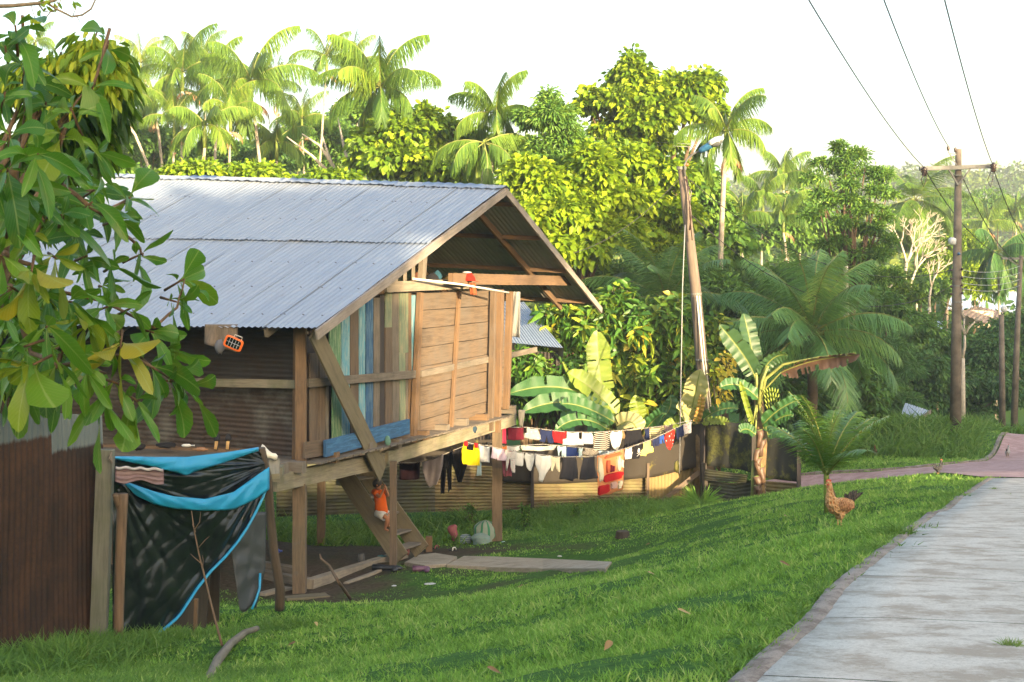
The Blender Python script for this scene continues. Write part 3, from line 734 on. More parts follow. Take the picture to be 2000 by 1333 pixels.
# studs and battens
wbeam('stud', onwall(807, 865, .07), onwall(821, 572, .07), .14, .09, W_ORANGE, up=gup)
wbeam('stud', onwall(881, 838, .07), onwall(897, 568, .07), .09, .07, W_ORANGE, up=gup)
wbeam('mid_rail', onwall(600, 749, .06), onwall(812, 731, .06), .07, .14, W_GREY)
wbeam('mid_rail', onwall(822, 731, .055), onwall(956, 702, .055), .05, .12, W_GREY)
wbeam('wall_plate', onwall(750, 561, .11), onwall(955, 553, .12), .12, .19, W_PALE)
wbeam('wall_plate', P(742, 566, gy(742) - .1), P(752, 570, gy(742) + 1.6), .15, .17, W_ORANGE)
wbeam('tie_beam', onwall(880, 545, .4), onwall(1117, 549, .3), .11, .22, W_ORANGE)
wbeam('king_post', onwall(823, 556, .1), onwall(827, 500, .1), .17, .1, W_GREY, up=gup)
# diagonal brace board, sill boards
wbeam('brace_board', P(613, 645, 22.5), P(747, 925, 25.05), .36, .04, W_OLIVE, up=gup)
wbeam('sill_board', onwall(594, 880, .12), onwall(800, 850, .12), .04, .26, W_TAN)
wbeam('blue_board', onwall(634, 877, .22), onwall(798, 833, .20), .05, .27, W_BLUE)
# floor: girder, joists, deck
wbeam('girder', P(534, 944, 21.9), P(760, 896, 25.72), .14, .27, W_MOSS, jit=.006)
wbeam('girder', P(752, 895, 25.4), P(1003, 819, 31.2), .14, .25, W_MOSS, jit=.006)
for px, py in [(540, 914), (575, 912), (642, 893), (708, 874), (765, 866), (820, 850), (860, 838), (898, 826), (938, 817), (992, 800)]:
    p = P(px, py, gy(px) - .22); wbeam('joist', p + Vector((.16, -.05, 0)), p + Vector((LD.x, LD.y, 0)) * 5.5, .17, .17, W_ORANGE if R.random() < .5 else W_GREY)
mb = MB(); nb = 30
for k in range(nb):
    a0 = -.0 + 8.2 * k / nb
    mb.beam(hp(a0 + .14, -.36, 2.035), hp(a0 + .14, 7.5, 2.10 + .012 * k * 0), .265, .03, jit=.003, seg=2.5)
mb.build('floor_deck', W_GREY, house)
# porch in front of the long wall
mb = MB()
for k in range(9):
    a0 = -1.9 + k * .21; mb.beam(hp(a0, .25, 1.98), hp(a0, 7.5, 2.12), .2, .035, jit=.004, seg=2.0)
mb.build('porch_deck', W_DARK if False else mat_wood('porch_plank', (.11, .085, .065), .45), house)
wbeam('porch_beam', hp(-1.95, .1, 1.86), hp(-1.95, 7.5, 1.95), .12, .2, W_MOSS)
wbeam('porch_joist', P(540, 922, 21.2), P(556, 905, 23.3), .16, .14, W_MOSS)
wbeam('porch_joist', P(536, 934, 20.6), P(536, 905, 21.0), .14, .16, W_MOSS, up=(1, 0, 0))
# stilts
def stilt(x, y, top, w, mat=W_PALE, d=None):
    z = G(x, y); wbeam('stilt', (x, y, z - .3), (x, y, top), w, d or w * .9, mat, up=(0, 1, 0), jit=.006)
STW = mat_wood('stilt_timber', (.19, .135, .085), .45, (.10, .085, .055), .5)
for px, Yv, top, w in [(585, 22.75, 1.72, .205), (971, 31.1, 1.78, .22)]:
    x = (px - 1000) / FPX * Yv; stilt(x, Yv, top, w, STW)
p = PG(768, 25.2); stilt(p.x, p.y, 1.75, .125, W_TAN)
for a0, bs in ((-1.7, (1.2, 4.5, 7.2)), (.2, (3.4, 6.8)), (4.2, (5.2,)), (8.0, (3.9, 7.2))):
    for b0 in bs:
        q = hp(a0, b0, 0); stilt(q.x, q.y, 1.95, .17, STW)
# the long wall of rusty corrugated tin, waves running level
wl = Vector((-.85, .53, 0))
cA = P(573, 905, 23.35)
def lw(b_, z): return Vector((cA.x + wl.x * b_, cA.y + wl.y * b_, z))
zt, zm = 4.5, 3.25
for k, (b0, b1) in enumerate([(0, 2.02), (1.96, 4.1), (4.0, 6.2), (6.1, 8.4)]):
    of = Vector((0, -.02, 0)) * (k % 2)
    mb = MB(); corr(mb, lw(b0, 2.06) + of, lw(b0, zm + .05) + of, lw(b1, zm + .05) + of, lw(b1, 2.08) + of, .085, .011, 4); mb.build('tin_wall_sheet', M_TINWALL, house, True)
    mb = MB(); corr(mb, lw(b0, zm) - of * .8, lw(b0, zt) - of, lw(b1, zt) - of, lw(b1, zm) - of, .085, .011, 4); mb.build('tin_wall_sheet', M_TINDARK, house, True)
wbeam('rail', P(377, 747, 24.0), P(580, 751, 23.0), .07, .135, W_MOSS, jit=.005)
wbeam('wall_stud', P(574, 905, 23.1), P(577, 640, 23.1), .07, .06, W_ORANGE)
# far walls
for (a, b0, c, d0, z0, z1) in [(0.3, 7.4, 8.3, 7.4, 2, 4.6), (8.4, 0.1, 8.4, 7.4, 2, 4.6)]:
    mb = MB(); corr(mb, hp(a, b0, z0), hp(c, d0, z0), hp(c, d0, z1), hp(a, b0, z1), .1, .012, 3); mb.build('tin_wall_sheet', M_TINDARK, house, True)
# loft floor seen through the open gable
mb = MB()
for k in range(13): mb.beam(hp(1.9 + k * .45, .2, 4.66), hp(.9 + k * .5, 6.5, 4.66), .47, .03, jit=.004, seg=3)
mb.build('loft_floor', W_GREY, house)
# rail end sticking out beyond the right corner
wbeam('rail', P(984, 697, 31.4), P(1047, 683, 32.6), .07, .12, W_GREY)
# black plastic nailed to the far corner
M_BPLAST = mat_plain('black_plastic', (.012, .013, .016), .38, 0, .4, 4, .5, .5)
# stairs
ST = []
def stair():
    a0, a1 = P(672, 925, 27.2), P(783, 1092, 25.9); b0, b1 = P(712, 920, 28.2), P(824, 1077, 26.9)
    for p, q in ((a0, a1), (b0, b1)): wbeam('stair_stringer', p, q, .045, .34, W_OLIVE, up=(1, 0, 1))
    for t in (.08, .30, .52, .74, .90):
        p, q = a0.lerp(a1, t), b0.lerp(b1, t); e = (q - p).normalized() * .03
        wbeam('stair_tread', p + e, q - e, .26, .035, W_GREY, up=(0, 0, 1)); ST.append((p, q))
stair()
# white pole leaning along the gable top
house_children_done = True

# ================================================================== things around the house
def thg(name, label, cat, mb, mats, group=None, **k):
    o = mb.build(name, mats, None, **k); return tag(o, label, cat, group)
M_WHITEP = mat_plain('white_pole_paint', (.62, .60, .54), .7)
mb = MB(); mb.tube([onwall(806, 545, .25), onwall(900, 556, .5), onwall(993, 572, .75)], .022, 8)
thg('clothes_pole', 'thin white pole sticking out along the top of the gable wall', 'pole', mb, M_WHITEP, smooth=True)
# red cap and orange rag on the tie beam
M_RED = mat_cloth('red_cloth', (.55, .03, .02)); M_RAG = mat_cloth('rust_orange_cloth', (.42, .12, .05)); M_WHITE = mat_cloth('white_cloth', (.72, .72, .70))
c = onwall(912, 541, .42)
mb = MB(); rings = []
for k in range(7):
    a = k / 6; rings.append((c + Vector((0, 0, -.08 + .17 * a)), (.165 * math.cos(a * 1.4) ** .6 + .004, 0, 0), (0, .13 * math.cos(a * 1.4) ** .6 + .004, 0)))
mb.loft(rings, 14); cap_o = mb.build('cap', M_RED, None, True); tag(cap_o, 'red cap resting on the beam under the roof', 'cap')
mb = MB(); mb.grid(lambda u, v: c + Vector((.10 + u * .13, -.20 + .05 * v, -.085 + .012 * math.cos(u * 3))), 4, 3); mb.build('brim', M_RED, cap_o, True, solid=.01)
mb = MB(); mb.ball(c + Vector((.0, -.08, .085)), .10, .05, .02, 6); mb.build('white_panel', M_WHITE, cap_o, True)
c = onwall(921, 560, .52)
mb = MB(); mb.grid(lambda u, v: c + Vector((-.05 + u * .12 + .03 * v, .02 * math.sin(u * 9), .07 - .23 * v)), 6, 6)
thg('rag', 'rust-orange rag hanging over the wall plate below the red cap', 'rag', mb, M_RAG, smooth=True, solid=.02)
# dark bundles on the loft
for px, py, w, col, lab, nm in [(842, 546, .16, (.03, .03, .035), 'dark tied bundle on the loft behind the king post', 'bundle'), (852, 541, .12, (.04, .12, .17), 'teal bundle lying on the loft floor', 'bundle'), (884, 545, .22, (.10, .075, .03), 'brown crumpled bundle on the loft left of the red cap', 'bundle'), (812, 545, .12, (.14, .06, .035), 'small reddish bundle on the loft at the left end', 'bundle')]:
    q = P(px, py, gy(px) + .9); mb = MB()
    mb.loft([(q + Vector((0, 0, -.12 + .24 * t)), (w * math.sin(.5 + 2.4 * t), 0, .02), (0, w * .7 * math.sin(.5 + 2.3 * t), 0)) for t in (0, .2, .45, .7, .9, 1)], 10)
    thg(nm, lab, 'bundle', mb, mat_cloth('bundle_cloth', col), 'bundles stored on the loft', smooth=True)
# towel and black bag at the right corner
def cloth_px(c4, Y, nu=8, nv=10, amp=.03, f=9, ph=0.0):
    (a, b_, c_, d_) = [P(px, py, Y + dy) for px, py, dy in c4]
    def fn(u, v):
        p = a.lerp(b_, u).lerp(d_.lerp(c_, u), v); return p + Vector((0, amp * math.sin(u * f + ph + v * 1.5) * (.35 + v), 0))
    return fn
mb = MB(); mb.grid(cloth_px([(1003, 570, 0), (1016, 570, 0), (1015, 660, 0), (991, 656, .1)], 31.6, amp=.05), 8, 10)
thg('towel', 'long white towel hanging beside the right corner post', 'towel', mb, M_WHITE, smooth=True, solid=.012)
mb = MB(); mb.grid(cloth_px([(984, 700, 0), (996, 716, 0), (997, 792, 0), (984, 808, 0)], 31.6, amp=.06, f=14), 8, 10)
thg('plastic_sheet', 'black plastic sheet nailed at the far corner of the house', 'plastic sheet', mb, M_BPLAST, smooth=True, solid=.01)
# clothes stuffed on the girder
def crumple(name, label, cat, px, py, Y, rx, rz, mat, group=None, seed=0, ry=None):
    c = P(px, py, Y); mb = MB(); rings = []; n = 12; m = 8
    vs = []
    for i in range(m + 1):
        a = math.pi * i / m
        for k in range(n):
            b_ = 2 * math.pi * k / n; d = Vector((math.sin(a) * math.cos(b_), math.sin(a) * math.sin(b_), -math.cos(a)))
            w = 1 + .35 * mnoise.noise(d * 2.3 + Vector((seed, 0, 0))) + .15 * mnoise.noise(d * 6 + Vector((seed, 3, 0)))
            vs.append(c + Vector((d.x * rx * w, d.y * (ry or rx * .7) * w, d.z * rz * w)))
    fs = [(i * n + k, i * n + (k + 1) % n, (i + 1) * n + (k + 1) % n, (i + 1) * n + k) for i in range(m) for k in range(n)]
    uv = [[(k / n, i / m), ((k + 1) / n, i / m), ((k + 1) / n, (i + 1) / m), (k / n, (i + 1) / m)] for i in range(m) for k in range(n)]
    mb.add(vs, fs, uv); return thg(name, label, cat, mb, mat, group, smooth=True)
crumple('rag', 'dark blue rag bundled on the floor girder', 'rag', 918, 838, 29.0, .14, .11, mat_cloth('denim_cloth', (.06, .11, .17)), seed=3)
crumple('plastic_bag', 'small mint-green bag tied at a joist end by the brace board', 'bag', 757, 862, 25.0, .055, .085, mat_cloth('mint_plastic', (.22, .42, .33)), seed=5)
mb = MB(); mb.grid(cloth_px([(1012, 801, 0), (1026, 801, 0), (1020, 836, 0), (1014, 832, 0)], 30.9, amp=.02), 6, 8)
thg('sock', 'off-white sock hanging over the end of the girder', 'sock', mb, mat_cloth('cream_cloth', (.60, .55, .46)), smooth=True, solid=.02)
# solar lamp
M_OR = mat_plain('orange_plastic', (.80, .15, .02), .4, 0, .05); M_CELL = mat_plain('solar_cell', (.008, .010, .014), .12, 0, .1, 4, .6); M_LINE = mat_plain('cell_line', (.6, .62, .65), .4)
c = P(456, 671, 22.0); sl = thing('solar_lamp', 'orange-framed solar panel lamp hanging under the roof edge', 'lamp', tuple(c))
an = math.radians(-24); ex = Vector((math.cos(an), 0, math.sin(an))); ez = Vector((-math.sin(an), -.15, math.cos(an))); ey = Vector((0, -1, 0))
w, h = .145, .095
mb = MB(); n = 40; ringo, ringi = [], []
for k in range(n):
    t = 2 * math.pi * k / n; sx = math.copysign(abs(math.cos(t)) ** .35, math.cos(t)); sz = math.copysign(abs(math.sin(t)) ** .35, math.sin(t))
    ringo.append((sx, sz))
vs = []
for (kx, ky, d) in ((1, 1, -.02), (1, 1, .018), (.80, .74, .024), (.80, .74, .008)):
    for sx, sz in ringo: vs.append(c + ex * sx * w * kx + ez * sz * h * ky + ey * d)
fs = [(r * n + k, r * n + (k + 1) % n, (r + 1) * n + (k + 1) % n, (r + 1) * n + k) for r in range(3) for k in range(n)] + [tuple(range(n))]
mb.add(vs, fs); mb.build('frame', M_OR, sl, False)
mb = MB(); mb.add([c + ex * sx * w * .82 + ez * sz * h * .77 + ey * .010 for sx, sz in ((-1, -1), (1, -1), (1, 1), (-1, 1))], [(0, 1, 2, 3)]); cell = mb.build('solar_cell', M_CELL, sl)
mb = MB()
for k in range(1, 5): x = -w * .8 + 1.6 * w * k / 5; mb.beam(c + ex * x - ez * h * .74 + ey * .012, c + ex * x + ez * h * .74 + ey * .012, .004, .002, up=ey, jit=0)
mb.beam(c - ex * w * .78 + ey * .012, c + ex * w * .78 + ey * .012, .004, .002, up=ey, jit=0); mb.build('grid_line', M_LINE, cell)
mb = MB(); mb.tube([c + ex * -.03 + ez * h, c + ex * -.03 + ez * (h + .04), c + ex * .09 + ez * (h + .045), c + ex * .095 + ez * h], .006, 6); mb.build('handle', M_WHITEP, sl)
# work cloth hanging beside the lamp
M_DIRTY = mat_wood('dirty_sack', (.22, .17, .13), .5)
mb = MB(); mb.grid(cloth_px([(400, 634, 0), (465, 634, 0), (462, 688, 0), (398, 672, 0)], 22.5, amp=.03, f=16), 12, 8)
thg('sack', 'faded brown sack hanging under the eave beside the solar lamp', 'sack', mb, M_DIRTY, smooth=True, solid=.012)
crumple('glove', 'grey cloth glove hanging from the corner of the sack', 'glove', 429, 678, 22.2, .075, .11, mat_cloth('grey_glove', (.25, .25, .27)), seed=8)
# shoes leaning on the tin wall
M_BLK = mat_plain('black_fabric', (.012, .012, .014), .8, 0, .3); M_TANL = mat_plain('tan_insole', (.45, .27, .10), .8, 0, .3)
for px, lean, lab in ((421, .10, 'left black slip-on shoe propped on its heel against the tin wall'), (444, .05, 'right black slip-on shoe propped showing its tan insole')):
    b0 = P(px, 880, 22.8); up = Vector((lean, .25, 1)).normalized(); sd = Vector((1, 0, -lean)).normalized(); fr = sd.cross(up) * -1
    s = thing('shoe', lab, 'shoe', tuple(b0), 'black slip-on shoes against the wall')
    mb = MB(); mb.loft([(b0 + up * t * .26 + fr * .0, sd * w_ * .5, fr * .02) for t, w_ in ((0, .05), (.06, .075), (.3, .07), (.55, .082), (.8, .095), (.95, .06), (1, .015))], 14); mb.build('sole', M_BLK, s, True)
    mb = MB(); mb.loft([(b0 + up * t * .26 - fr * .024, sd * w_ * .5, fr * .006) for t, w_ in ((.05, .05), (.3, .05), (.52, .058), (.58, .03))], 12); mb.build('insole', M_TANL, s, True)
    mb = MB(); mb.loft([(b0 + up * t * .26 - fr * dd, sd * w_ * .5, fr * .02) for t, w_, dd in ((.55, .088, .02), (.72, .096, .04), (.9, .085, .03), (1.0, .02, .01))], 12); mb.build('upper', M_BLK, s, True)
# clutter on the porch deck
crumple('rag', 'dark knotted rag lying on the porch floor', 'rag', 325, 870, 23.6, .17, .045, mat_cloth('dark_rag', (.05, .05, .055)), seed=11)
M_GLASSP = mat_plain('brown_bottle', (.30, .15, .07), .25)
c = P(392, 878, 22.6); mb = MB(); mb.loft([(c + Vector((x, 0, .0)), (0, r, 0), (0, 0, r)) for x, r in ((-.13, .012), (-.07, .014), (-.05, .035), (.06, .035), (.08, .01), (.12, .01))], 10)
thg('bottle', 'brown-labelled plastic bottle lying on the porch', 'bottle', mb, M_GLASSP, smooth=True)
c = P(367, 873, 22.7); mb = MB(); mb.loft([(c + Vector((x, 0, .02)), (0, r, 0), (0, 0, r * .8)) for x, r in ((-.10, .01), (-.07, .03), (.02, .035), (.05, .012), (.10, .012), (.105, .02))], 10)
thg('bottle', 'small white squeeze bottle lying left of the brown bottle', 'bottle', mb, M_WHITEP, smooth=True)
M_ENAM = mat_plain('white_enamel', (.66, .62, .52), .35)
c = P(520, 884, 20.9); mb = MB(); mb.loft([(c + Vector((x, 0, -.02 - x * .35)), (r * .2, 0, r), (0, r, 0)) for x, r in ((-.08, .115), (-.04, .10), (.03, .055), (.08, .04), (.13, .05), (.16, .03))], 12)
thg('funnel', 'white plastic funnel lying on the porch corner by the tarp', 'funnel', mb, M_ENAM, smooth=True)
crumple('boot', 'dark boot lying on the porch near the leaves', 'boot', 268, 873, 23.4, .14, .06, M_BLK, seed=21)
# ------------------------------------------------------------------ child on the stairs
M_SKIN = mat_plain('skin', (.30, .135, .07), .6, 0, .08, 20, .35); M_HAIR = mat_plain('black_hair', (.008, .007, .007), .6, 0, .3, 60)
M_ORS = mat_cloth('orange_tshirt', (.75, .13, .015), trans=.1); M_WSH = mat_cloth('white_shorts', (.70, .69, .66), trans=.1)
YC = 26.15
def cp(px, py, dy=0.0): return P(px, py, YC + dy)
child = thing('person', 'small child in orange t-shirt and white shorts climbing the house stairs', 'person', tuple(cp(757, 1036)))
def skinned(name, chains, mat, parent, root, sub=2):
    """chains: lists of (point, radius); points given by equal coordinates are shared"""
    me = bpy.data.meshes.new(name); bm = bmesh.new(); sk = bm.verts.layers.skin.verify(); key = {}
    def vert(p, r):
        k = tuple(round(x, 5) for x in p)
        if k not in key:
            v = bm.verts.new(p); v[sk].radius = (r, r); v[sk].use_root = (k == tuple(round(x, 5) for x in root)); key[k] = v
        return key[k]
    for ch in chains:
        vs = [vert(p, r) for p, r in ch]
        for a, b_ in zip(vs[:-1], vs[1:]):
            if bm.edges.get((a, b_)) is None: bm.edges.new((a, b_))
    bm.to_mesh(me); bm.free(); o = link(name, me, parent, mat)
    md = o.modifiers.new('skin', 'SKIN'); md.use_smooth_shade = True
    if sub: s2 = o.modifiers.new('sub', 'SUBSURF'); s2.levels = sub; s2.render_levels = sub
    return o
pel = cp(745, 1000); waist = cp(744, 985); chest = cp(741, 968); neck = cp(739, 957); head = cp(738, 946)
hipl, hipr = cp(740, 1003, -.03), cp(751, 1003, .05); kl, kr = cp(757, 1013, -.16), cp(760, 1008, .02); al, ar = cp(752, 1034, -.10), cp(759, 1028, .06); tl, tr_ = cp(759, 1037, -.16), cp(766, 1031, .0)
shl, shr = cp(732, 962, -.03), cp(750, 962, .03); el, er = cp(742, 972, -.2), cp(759, 969, -.06); hl, hr = cp(749, 956, -.19), cp(753, 953, -.10)
ch = [[(pel, .075), (waist, .068), (chest, .075), (neck, .032), (cp(738.5, 951), .055), (head, .073), (cp(738, 938), .055)],
      [(chest, .075), (shl, .04), (el, .026), (hl, .018)], [(chest, .075), (shr, .04), (er, .026), (hr, .018)],
      [(pel, .075), (hipl, .058), (kl, .042), (al, .027), (tl, .018)], [(pel, .075), (hipr, .058), (kr, .042), (ar, .027), (tr_, .018)]]
for h_, e_ in ((hl, el), (hr, er)):
    f = (h_ - e_).normalized(); s_ = f.cross(Vector((0, 0, 1))).normalized()
    palm = h_ + f * .03; ch.append([(h_, .018), (palm, .019)])
    for k in range(4):
        q = palm + s_ * (.012 * (k - 1.5)); L_ = (.026, .032, .030, .022)[k]
        ch.append([(palm, .019), (q + f * .015, .006), (q + f * (.015 + L_ * .6) + Vector((.006, 0, -.003)), .0055), (q + f * (.015 + L_) + Vector((.014, 0, -.008)), .0045)])
    ch.append([(h_, .018), (h_ + s_ * .022 + f * .015, .0065), (h_ + s_ * .028 + f * .035, .005)])
body = skinned('body', ch, M_SKIN, child, pel, 2)
mb = MB()
hc = head + Vector((-.008, .015, .012)); rr = []
for k in range(9):
    a = k / 8; zz = -.065 + .155 * a; rr.append((hc + Vector((-.012 * (1 - a), .0, zz)), (.088 * math.sqrt(max(.02, 1 - (abs(a - .42) / .6) ** 2)), 0, 0), (0, .094 * math.sqrt(max(.02, 1 - (abs(a - .42) / .6) ** 2)), 0)))
mb.loft(rr, 16); mb.build('hair', M_HAIR, child, True)
# face turned to the right: nose, eye, ear
mb = MB(); mb.ball(head + Vector((.078, -.035, -.005)), .014, .012, .012, 6); mb.ball(head + Vector((-.01, -.088, -.01)), .014, .010, .02, 6); mb.build('nose_and_ear', M_SKIN, body, True)
mb = MB(); mb.ball(head + Vector((.066, -.052, .014)), .006, .006, .005, 6); mb.build('eye', M_HAIR, body, True)
def rings(pts): return [(p, (rx, 0, 0), (0, ry, 0)) for p, rx, ry in pts]
mb = MB(); mb.loft(rings([(cp(745, 1002), .118, .098), (cp(745, 996), .116, .098), (cp(744, 985), .105, .09), (cp(742, 972), .108, .092), (cp(741, 964), .112, .088), (cp(740, 959), .075, .06), (cp(739.4, 957), .045, .04)]), 18, cap=False)
for a, b_ in ((shl, el), (shr, er)):
    q = a.lerp(b_, .55); d = (b_ - a).normalized(); x = d.cross(Vector((0, 0, 1))).normalized(); y = d.cross(x)
    mb.loft([(a - d * .03, x * .055, y * .055), (a.lerp(b_, .3), x * .052, y * .05), (q, x * .05, y * .048)], 12, cap=False)
mb.build('tshirt', M_ORS, child, True, solid=.006)
mb = MB(); mb.loft(rings([(cp(745, 994), .10, .09), (cp(745, 1000), .112, .10), (cp(746, 1007), .108, .10)]), 16, cap=False)
for a, b_ in ((hipl, kl), (hipr, kr)):
    d = (b_ - a).normalized(); x = d.cross(Vector((0, 1, 0))).normalized(); y = d.cross(x)
    mb.loft([(a - d * .04, x * .08, y * .08), (a.lerp(b_, .35), x * .078, y * .078), (a.lerp(b_, .72), x * .078, y * .075)], 14, cap=False)
mb.build('shorts', M_WSH, child, True, solid=.006)

# ------------------------------------------------------------------ objects on the ground
def yard(px, py, lift=0.0):
    Y = 24.0
    for _ in range(25):
        x = (px - 1000) / FPX * Y; Y = .5 * Y + .5 * min(60, max(5, (EYE.z - G(x, Y) - lift) * FPX / (py - HY)))
    x = (px - 1000) / FPX * Y; return Vector((x, Y, G(x, Y)))
M_STRB = mat_cloth('green_striped_bag', (.40, .48, .40), (.06, .24, .14), stripes=4.5, axis=0)
def bag(name, label, px, py, rx, h, mat, seed, ry=None, power=1.0, tilt=0):
    g = yard(px, py); mb = MB(); n = 22; vs = []; m = 12
    for i in range(m + 1):
        t = i / m; prof = min(1, .82 + t * .5) * (1 - max(0, t - .55) ** 2 * 3.2) * (.25 if t == 1 else 1)
        for k in range(n):
            a = 2 * math.pi * k / n; w_ = 1 + .30 * mnoise.noise(Vector((math.cos(a) * 1.5 + seed, math.sin(a) * 1.5, t * 3))) + .06 * mnoise.noise(Vector((math.cos(a) * 5 + seed, math.sin(a) * 5, t * 8)))
            vs.append(g + Vector((rx * prof * w_ * math.cos(a) + tilt * t, (ry or rx * .7) * prof * w_ * math.sin(a), h * t - .01)))
    fs = [(i * n + k, i * n + (k + 1) % n, (i + 1) * n + (k + 1) % n, (i + 1) * n + k) for i in range(m) for k in range(n)]
    uv = [[(k / n * 2, i / m), ((k + 1) / n * 2, i / m), ((k + 1) / n * 2, (i + 1) / m), (k / n * 2, (i + 1) / m)] for i in range(m) for k in range(n)]
    fs.append(tuple(m * n + k for k in range(n))); uv.append([(0, 0)] * n)
    mb.add(vs, fs, uv); return thg(name, label, 'bag', mb, mat, smooth=True)
bag('shopping_bag', 'big green and white striped bag standing by the right stilt', 948, 1060, .235, .50, M_STRB, 1, .16)
bag('plastic_bag', 'translucent white-teal knotted bag slumped before the striped bag', 941, 1062, .20, .24, mat_cloth('teal_white_plastic', (.35, .48, .46), (.10, .36, .32), dots=9), 5, .14, tilt=-.02)
bag('plastic_bag', 'blue and white striped bundle between the pink boot and the teal bag', 909, 1062, .155, .22, mat_cloth('blue_striped_plastic', (.45, .52, .55), (.06, .13, .20), stripes=6, axis=1), 8, .13)
M_PINKB = mat_plain('pink_rubber', (.25, .065, .08), .55, 0, .25, 6)
g = yard(886, 1061)
mb = MB(); mb.loft([(g + Vector((x, 0, z)), (rx, 0, rx * .25), (0, ry, 0)) for x, z, rx, ry in ((.04, .0, .085, .06), (.04, .05, .09, .06), (.03, .14, .075, .06), (.0, .22, .085, .06), (-.03, .29, .10, .055), (-.03, .35, .11, .045), (-.04, .395, .07, .03))], 14)
thg('boot', 'faded pink rubber boot standing upside down left of the bags', 'boot', mb, M_PINKB, smooth=True)
for px, py, lab in ((852, 1072, 'dark sandal with red trim near the short wooden post'), (886, 1076, 'dark sandal with pale strap lying in front of the pink boot')):
    g = yard(px, py); sd = thing('sandal', lab, 'sandal', tuple(g), 'sandals left in the yard')
    mb = MB(); mb.loft([(g + Vector((x, -.04 * k, .015)), (0, wd, 0), (0, 0, .015)) for k, (x, wd) in enumerate(((-.11, .02), (-.08, .04), (0, .035), (.07, .045), (.11, .02)))], 12); mb.build('sole', M_BLK, sd, True)
    mb = MB(); mb.tube([g + Vector((-.02, -.11, .02)), g + Vector((-.01, -.08, .08)), g + Vector((.03, -.03, .075)), g + Vector((.05, .02, .02))], .014, 8); mb.build('strap', M_PINKB if px == 852 else M_WHITEP, sd, True)
g = yard(838, 1077); mb = MB(); mb.beam(g - Vector((0, 0, .05)), g + Vector((0, 0, .31)), .13, .12, up=(0, 1, 0))
thg('post_stub', 'short square wooden post stub beside the stair foot', 'post', mb, W_ORANGE, bevel=.006)
g = yard(1226, 1049); mb = MB(); mb.loft([(g + Vector((-.1, 0, z)), (r, 0, 0), (0, r, 0)) for z, r in ((-.02, .16), (.02, .14), (.10, .13), (.115, .125))], 12)
thg('tree_stump', 'small dark tree stump in the lawn behind the concrete slab', 'stump', mb, mat_wood('stump_wood', (.07, .05, .035), .4))
# timbers on the ground
def ground_beam(label, a, b_, w, h, mat, name='timber'):
    p, q = yard(*a), yard(*b_); p.z += h / 2 + .0; q.z += h / 2; mb = MB(); mb.beam(p, q, w, h, jit=.006)
    return thg(name, label, 'timber', mb, mat, 'timbers lying under the house', bevel=.006)
ground_beam('long grey beam lying from the front stilt to the stair foot', (604, 1152), (790, 1092), .16, .17, W_PALE)
ground_beam('thin pale lath lying in front of the long grey beam', (676, 1142), (742, 1117), .09, .04, W_PALE)
ground_beam('dark beam lying behind the front stilt at left', (500, 1128), (604, 1146), .14, .14, W_GREY)
ground_beam('second dark beam further back at left under the porch', (500, 1108), (590, 1124), .14, .12, W_GREY)
ground_beam('short pale plank on the soil beside the tarp pole', (510, 1165), (562, 1152), .18, .05, W_PALE)
ground_beam('brown plank half sunk in the soil in front of the front stilt', (556, 1172), (640, 1166), .25, .04, W_OLIVE)
# boots lying by the beam
def lying_boot(px, py, L_, mat, lab, rz=0.0):
    g = yard(px, py); d = Vector((math.cos(rz), math.sin(rz), 0)); s_ = Vector((-d.y, d.x, 0)); b0 = thing('boot', lab, 'boot', tuple(g))
    mb = MB(); mb.loft([(g + d * x + Vector((0, 0, .06)), s_ * r, Vector((0, 0, r * .75))) for x, r in ((-L_ * .5, .075), (-L_ * .2, .07), (L_ * .12, .058), (L_ * .25, .062), (L_ * .42, .05), (L_ * .5, .02))], 14); mb.build('shaft', mat, b0, True)
    mb = MB(); mb.loft([(g + d * (L_ * .28) + s_ * y_ + Vector((0, 0, .05)), d * r, Vector((0, 0, r * .6))) for y_, r in ((.0, .05), (-.08, .055), (-.15, .045), (-.18, .02))], 12); mb.build('foot', mat, b0, True)
lying_boot(757, 1116, .52, mat_plain('black_rubber', (.02, .022, .026), .4), 'long black rubber boot lying beside the long beam', -.15)
lying_boot(823, 1118, .30, mat_plain('purple_rubber', (.13, .06, .10), .5), 'small purple boot lying on the grass edge by the slab', .1)
crumple('boot', 'grey boot standing behind the long beam', 'boot', 706, 1092, 26.3, .07, .11, mat_plain('grey_rubber', (.08, .08, .08), .6), seed=31)
crumple('sandal', 'teal sandal lying behind the beam near the stair foot', 'sandal', 746, 1088, 26.2, .09, .03, mat_plain('teal_rubber', (.03, .14, .15), .6), seed=33)
crumple('cloth_scrap', 'faded pink cloth scrap at the stair foot', 'cloth', 796, 1076, 26.6, .04, .08, mat_cloth('pink_scrap', (.42, .16, .15)), seed=35)
g = yard(541, 1082); mb = MB(); mb.loft([(g + Vector((x, 0, .05)), (0, r, 0), (0, 0, r)) for x, r in ((-.10, .01), (-.09, .04), (.03, .045), (.06, .02), (.1, .018))], 10)
thg('bottle', 'deep blue plastic bottle on the dark soil under the porch', 'bottle', mb, mat_plain('blue_plastic', (.01, .05, .35), .3), smooth=True)
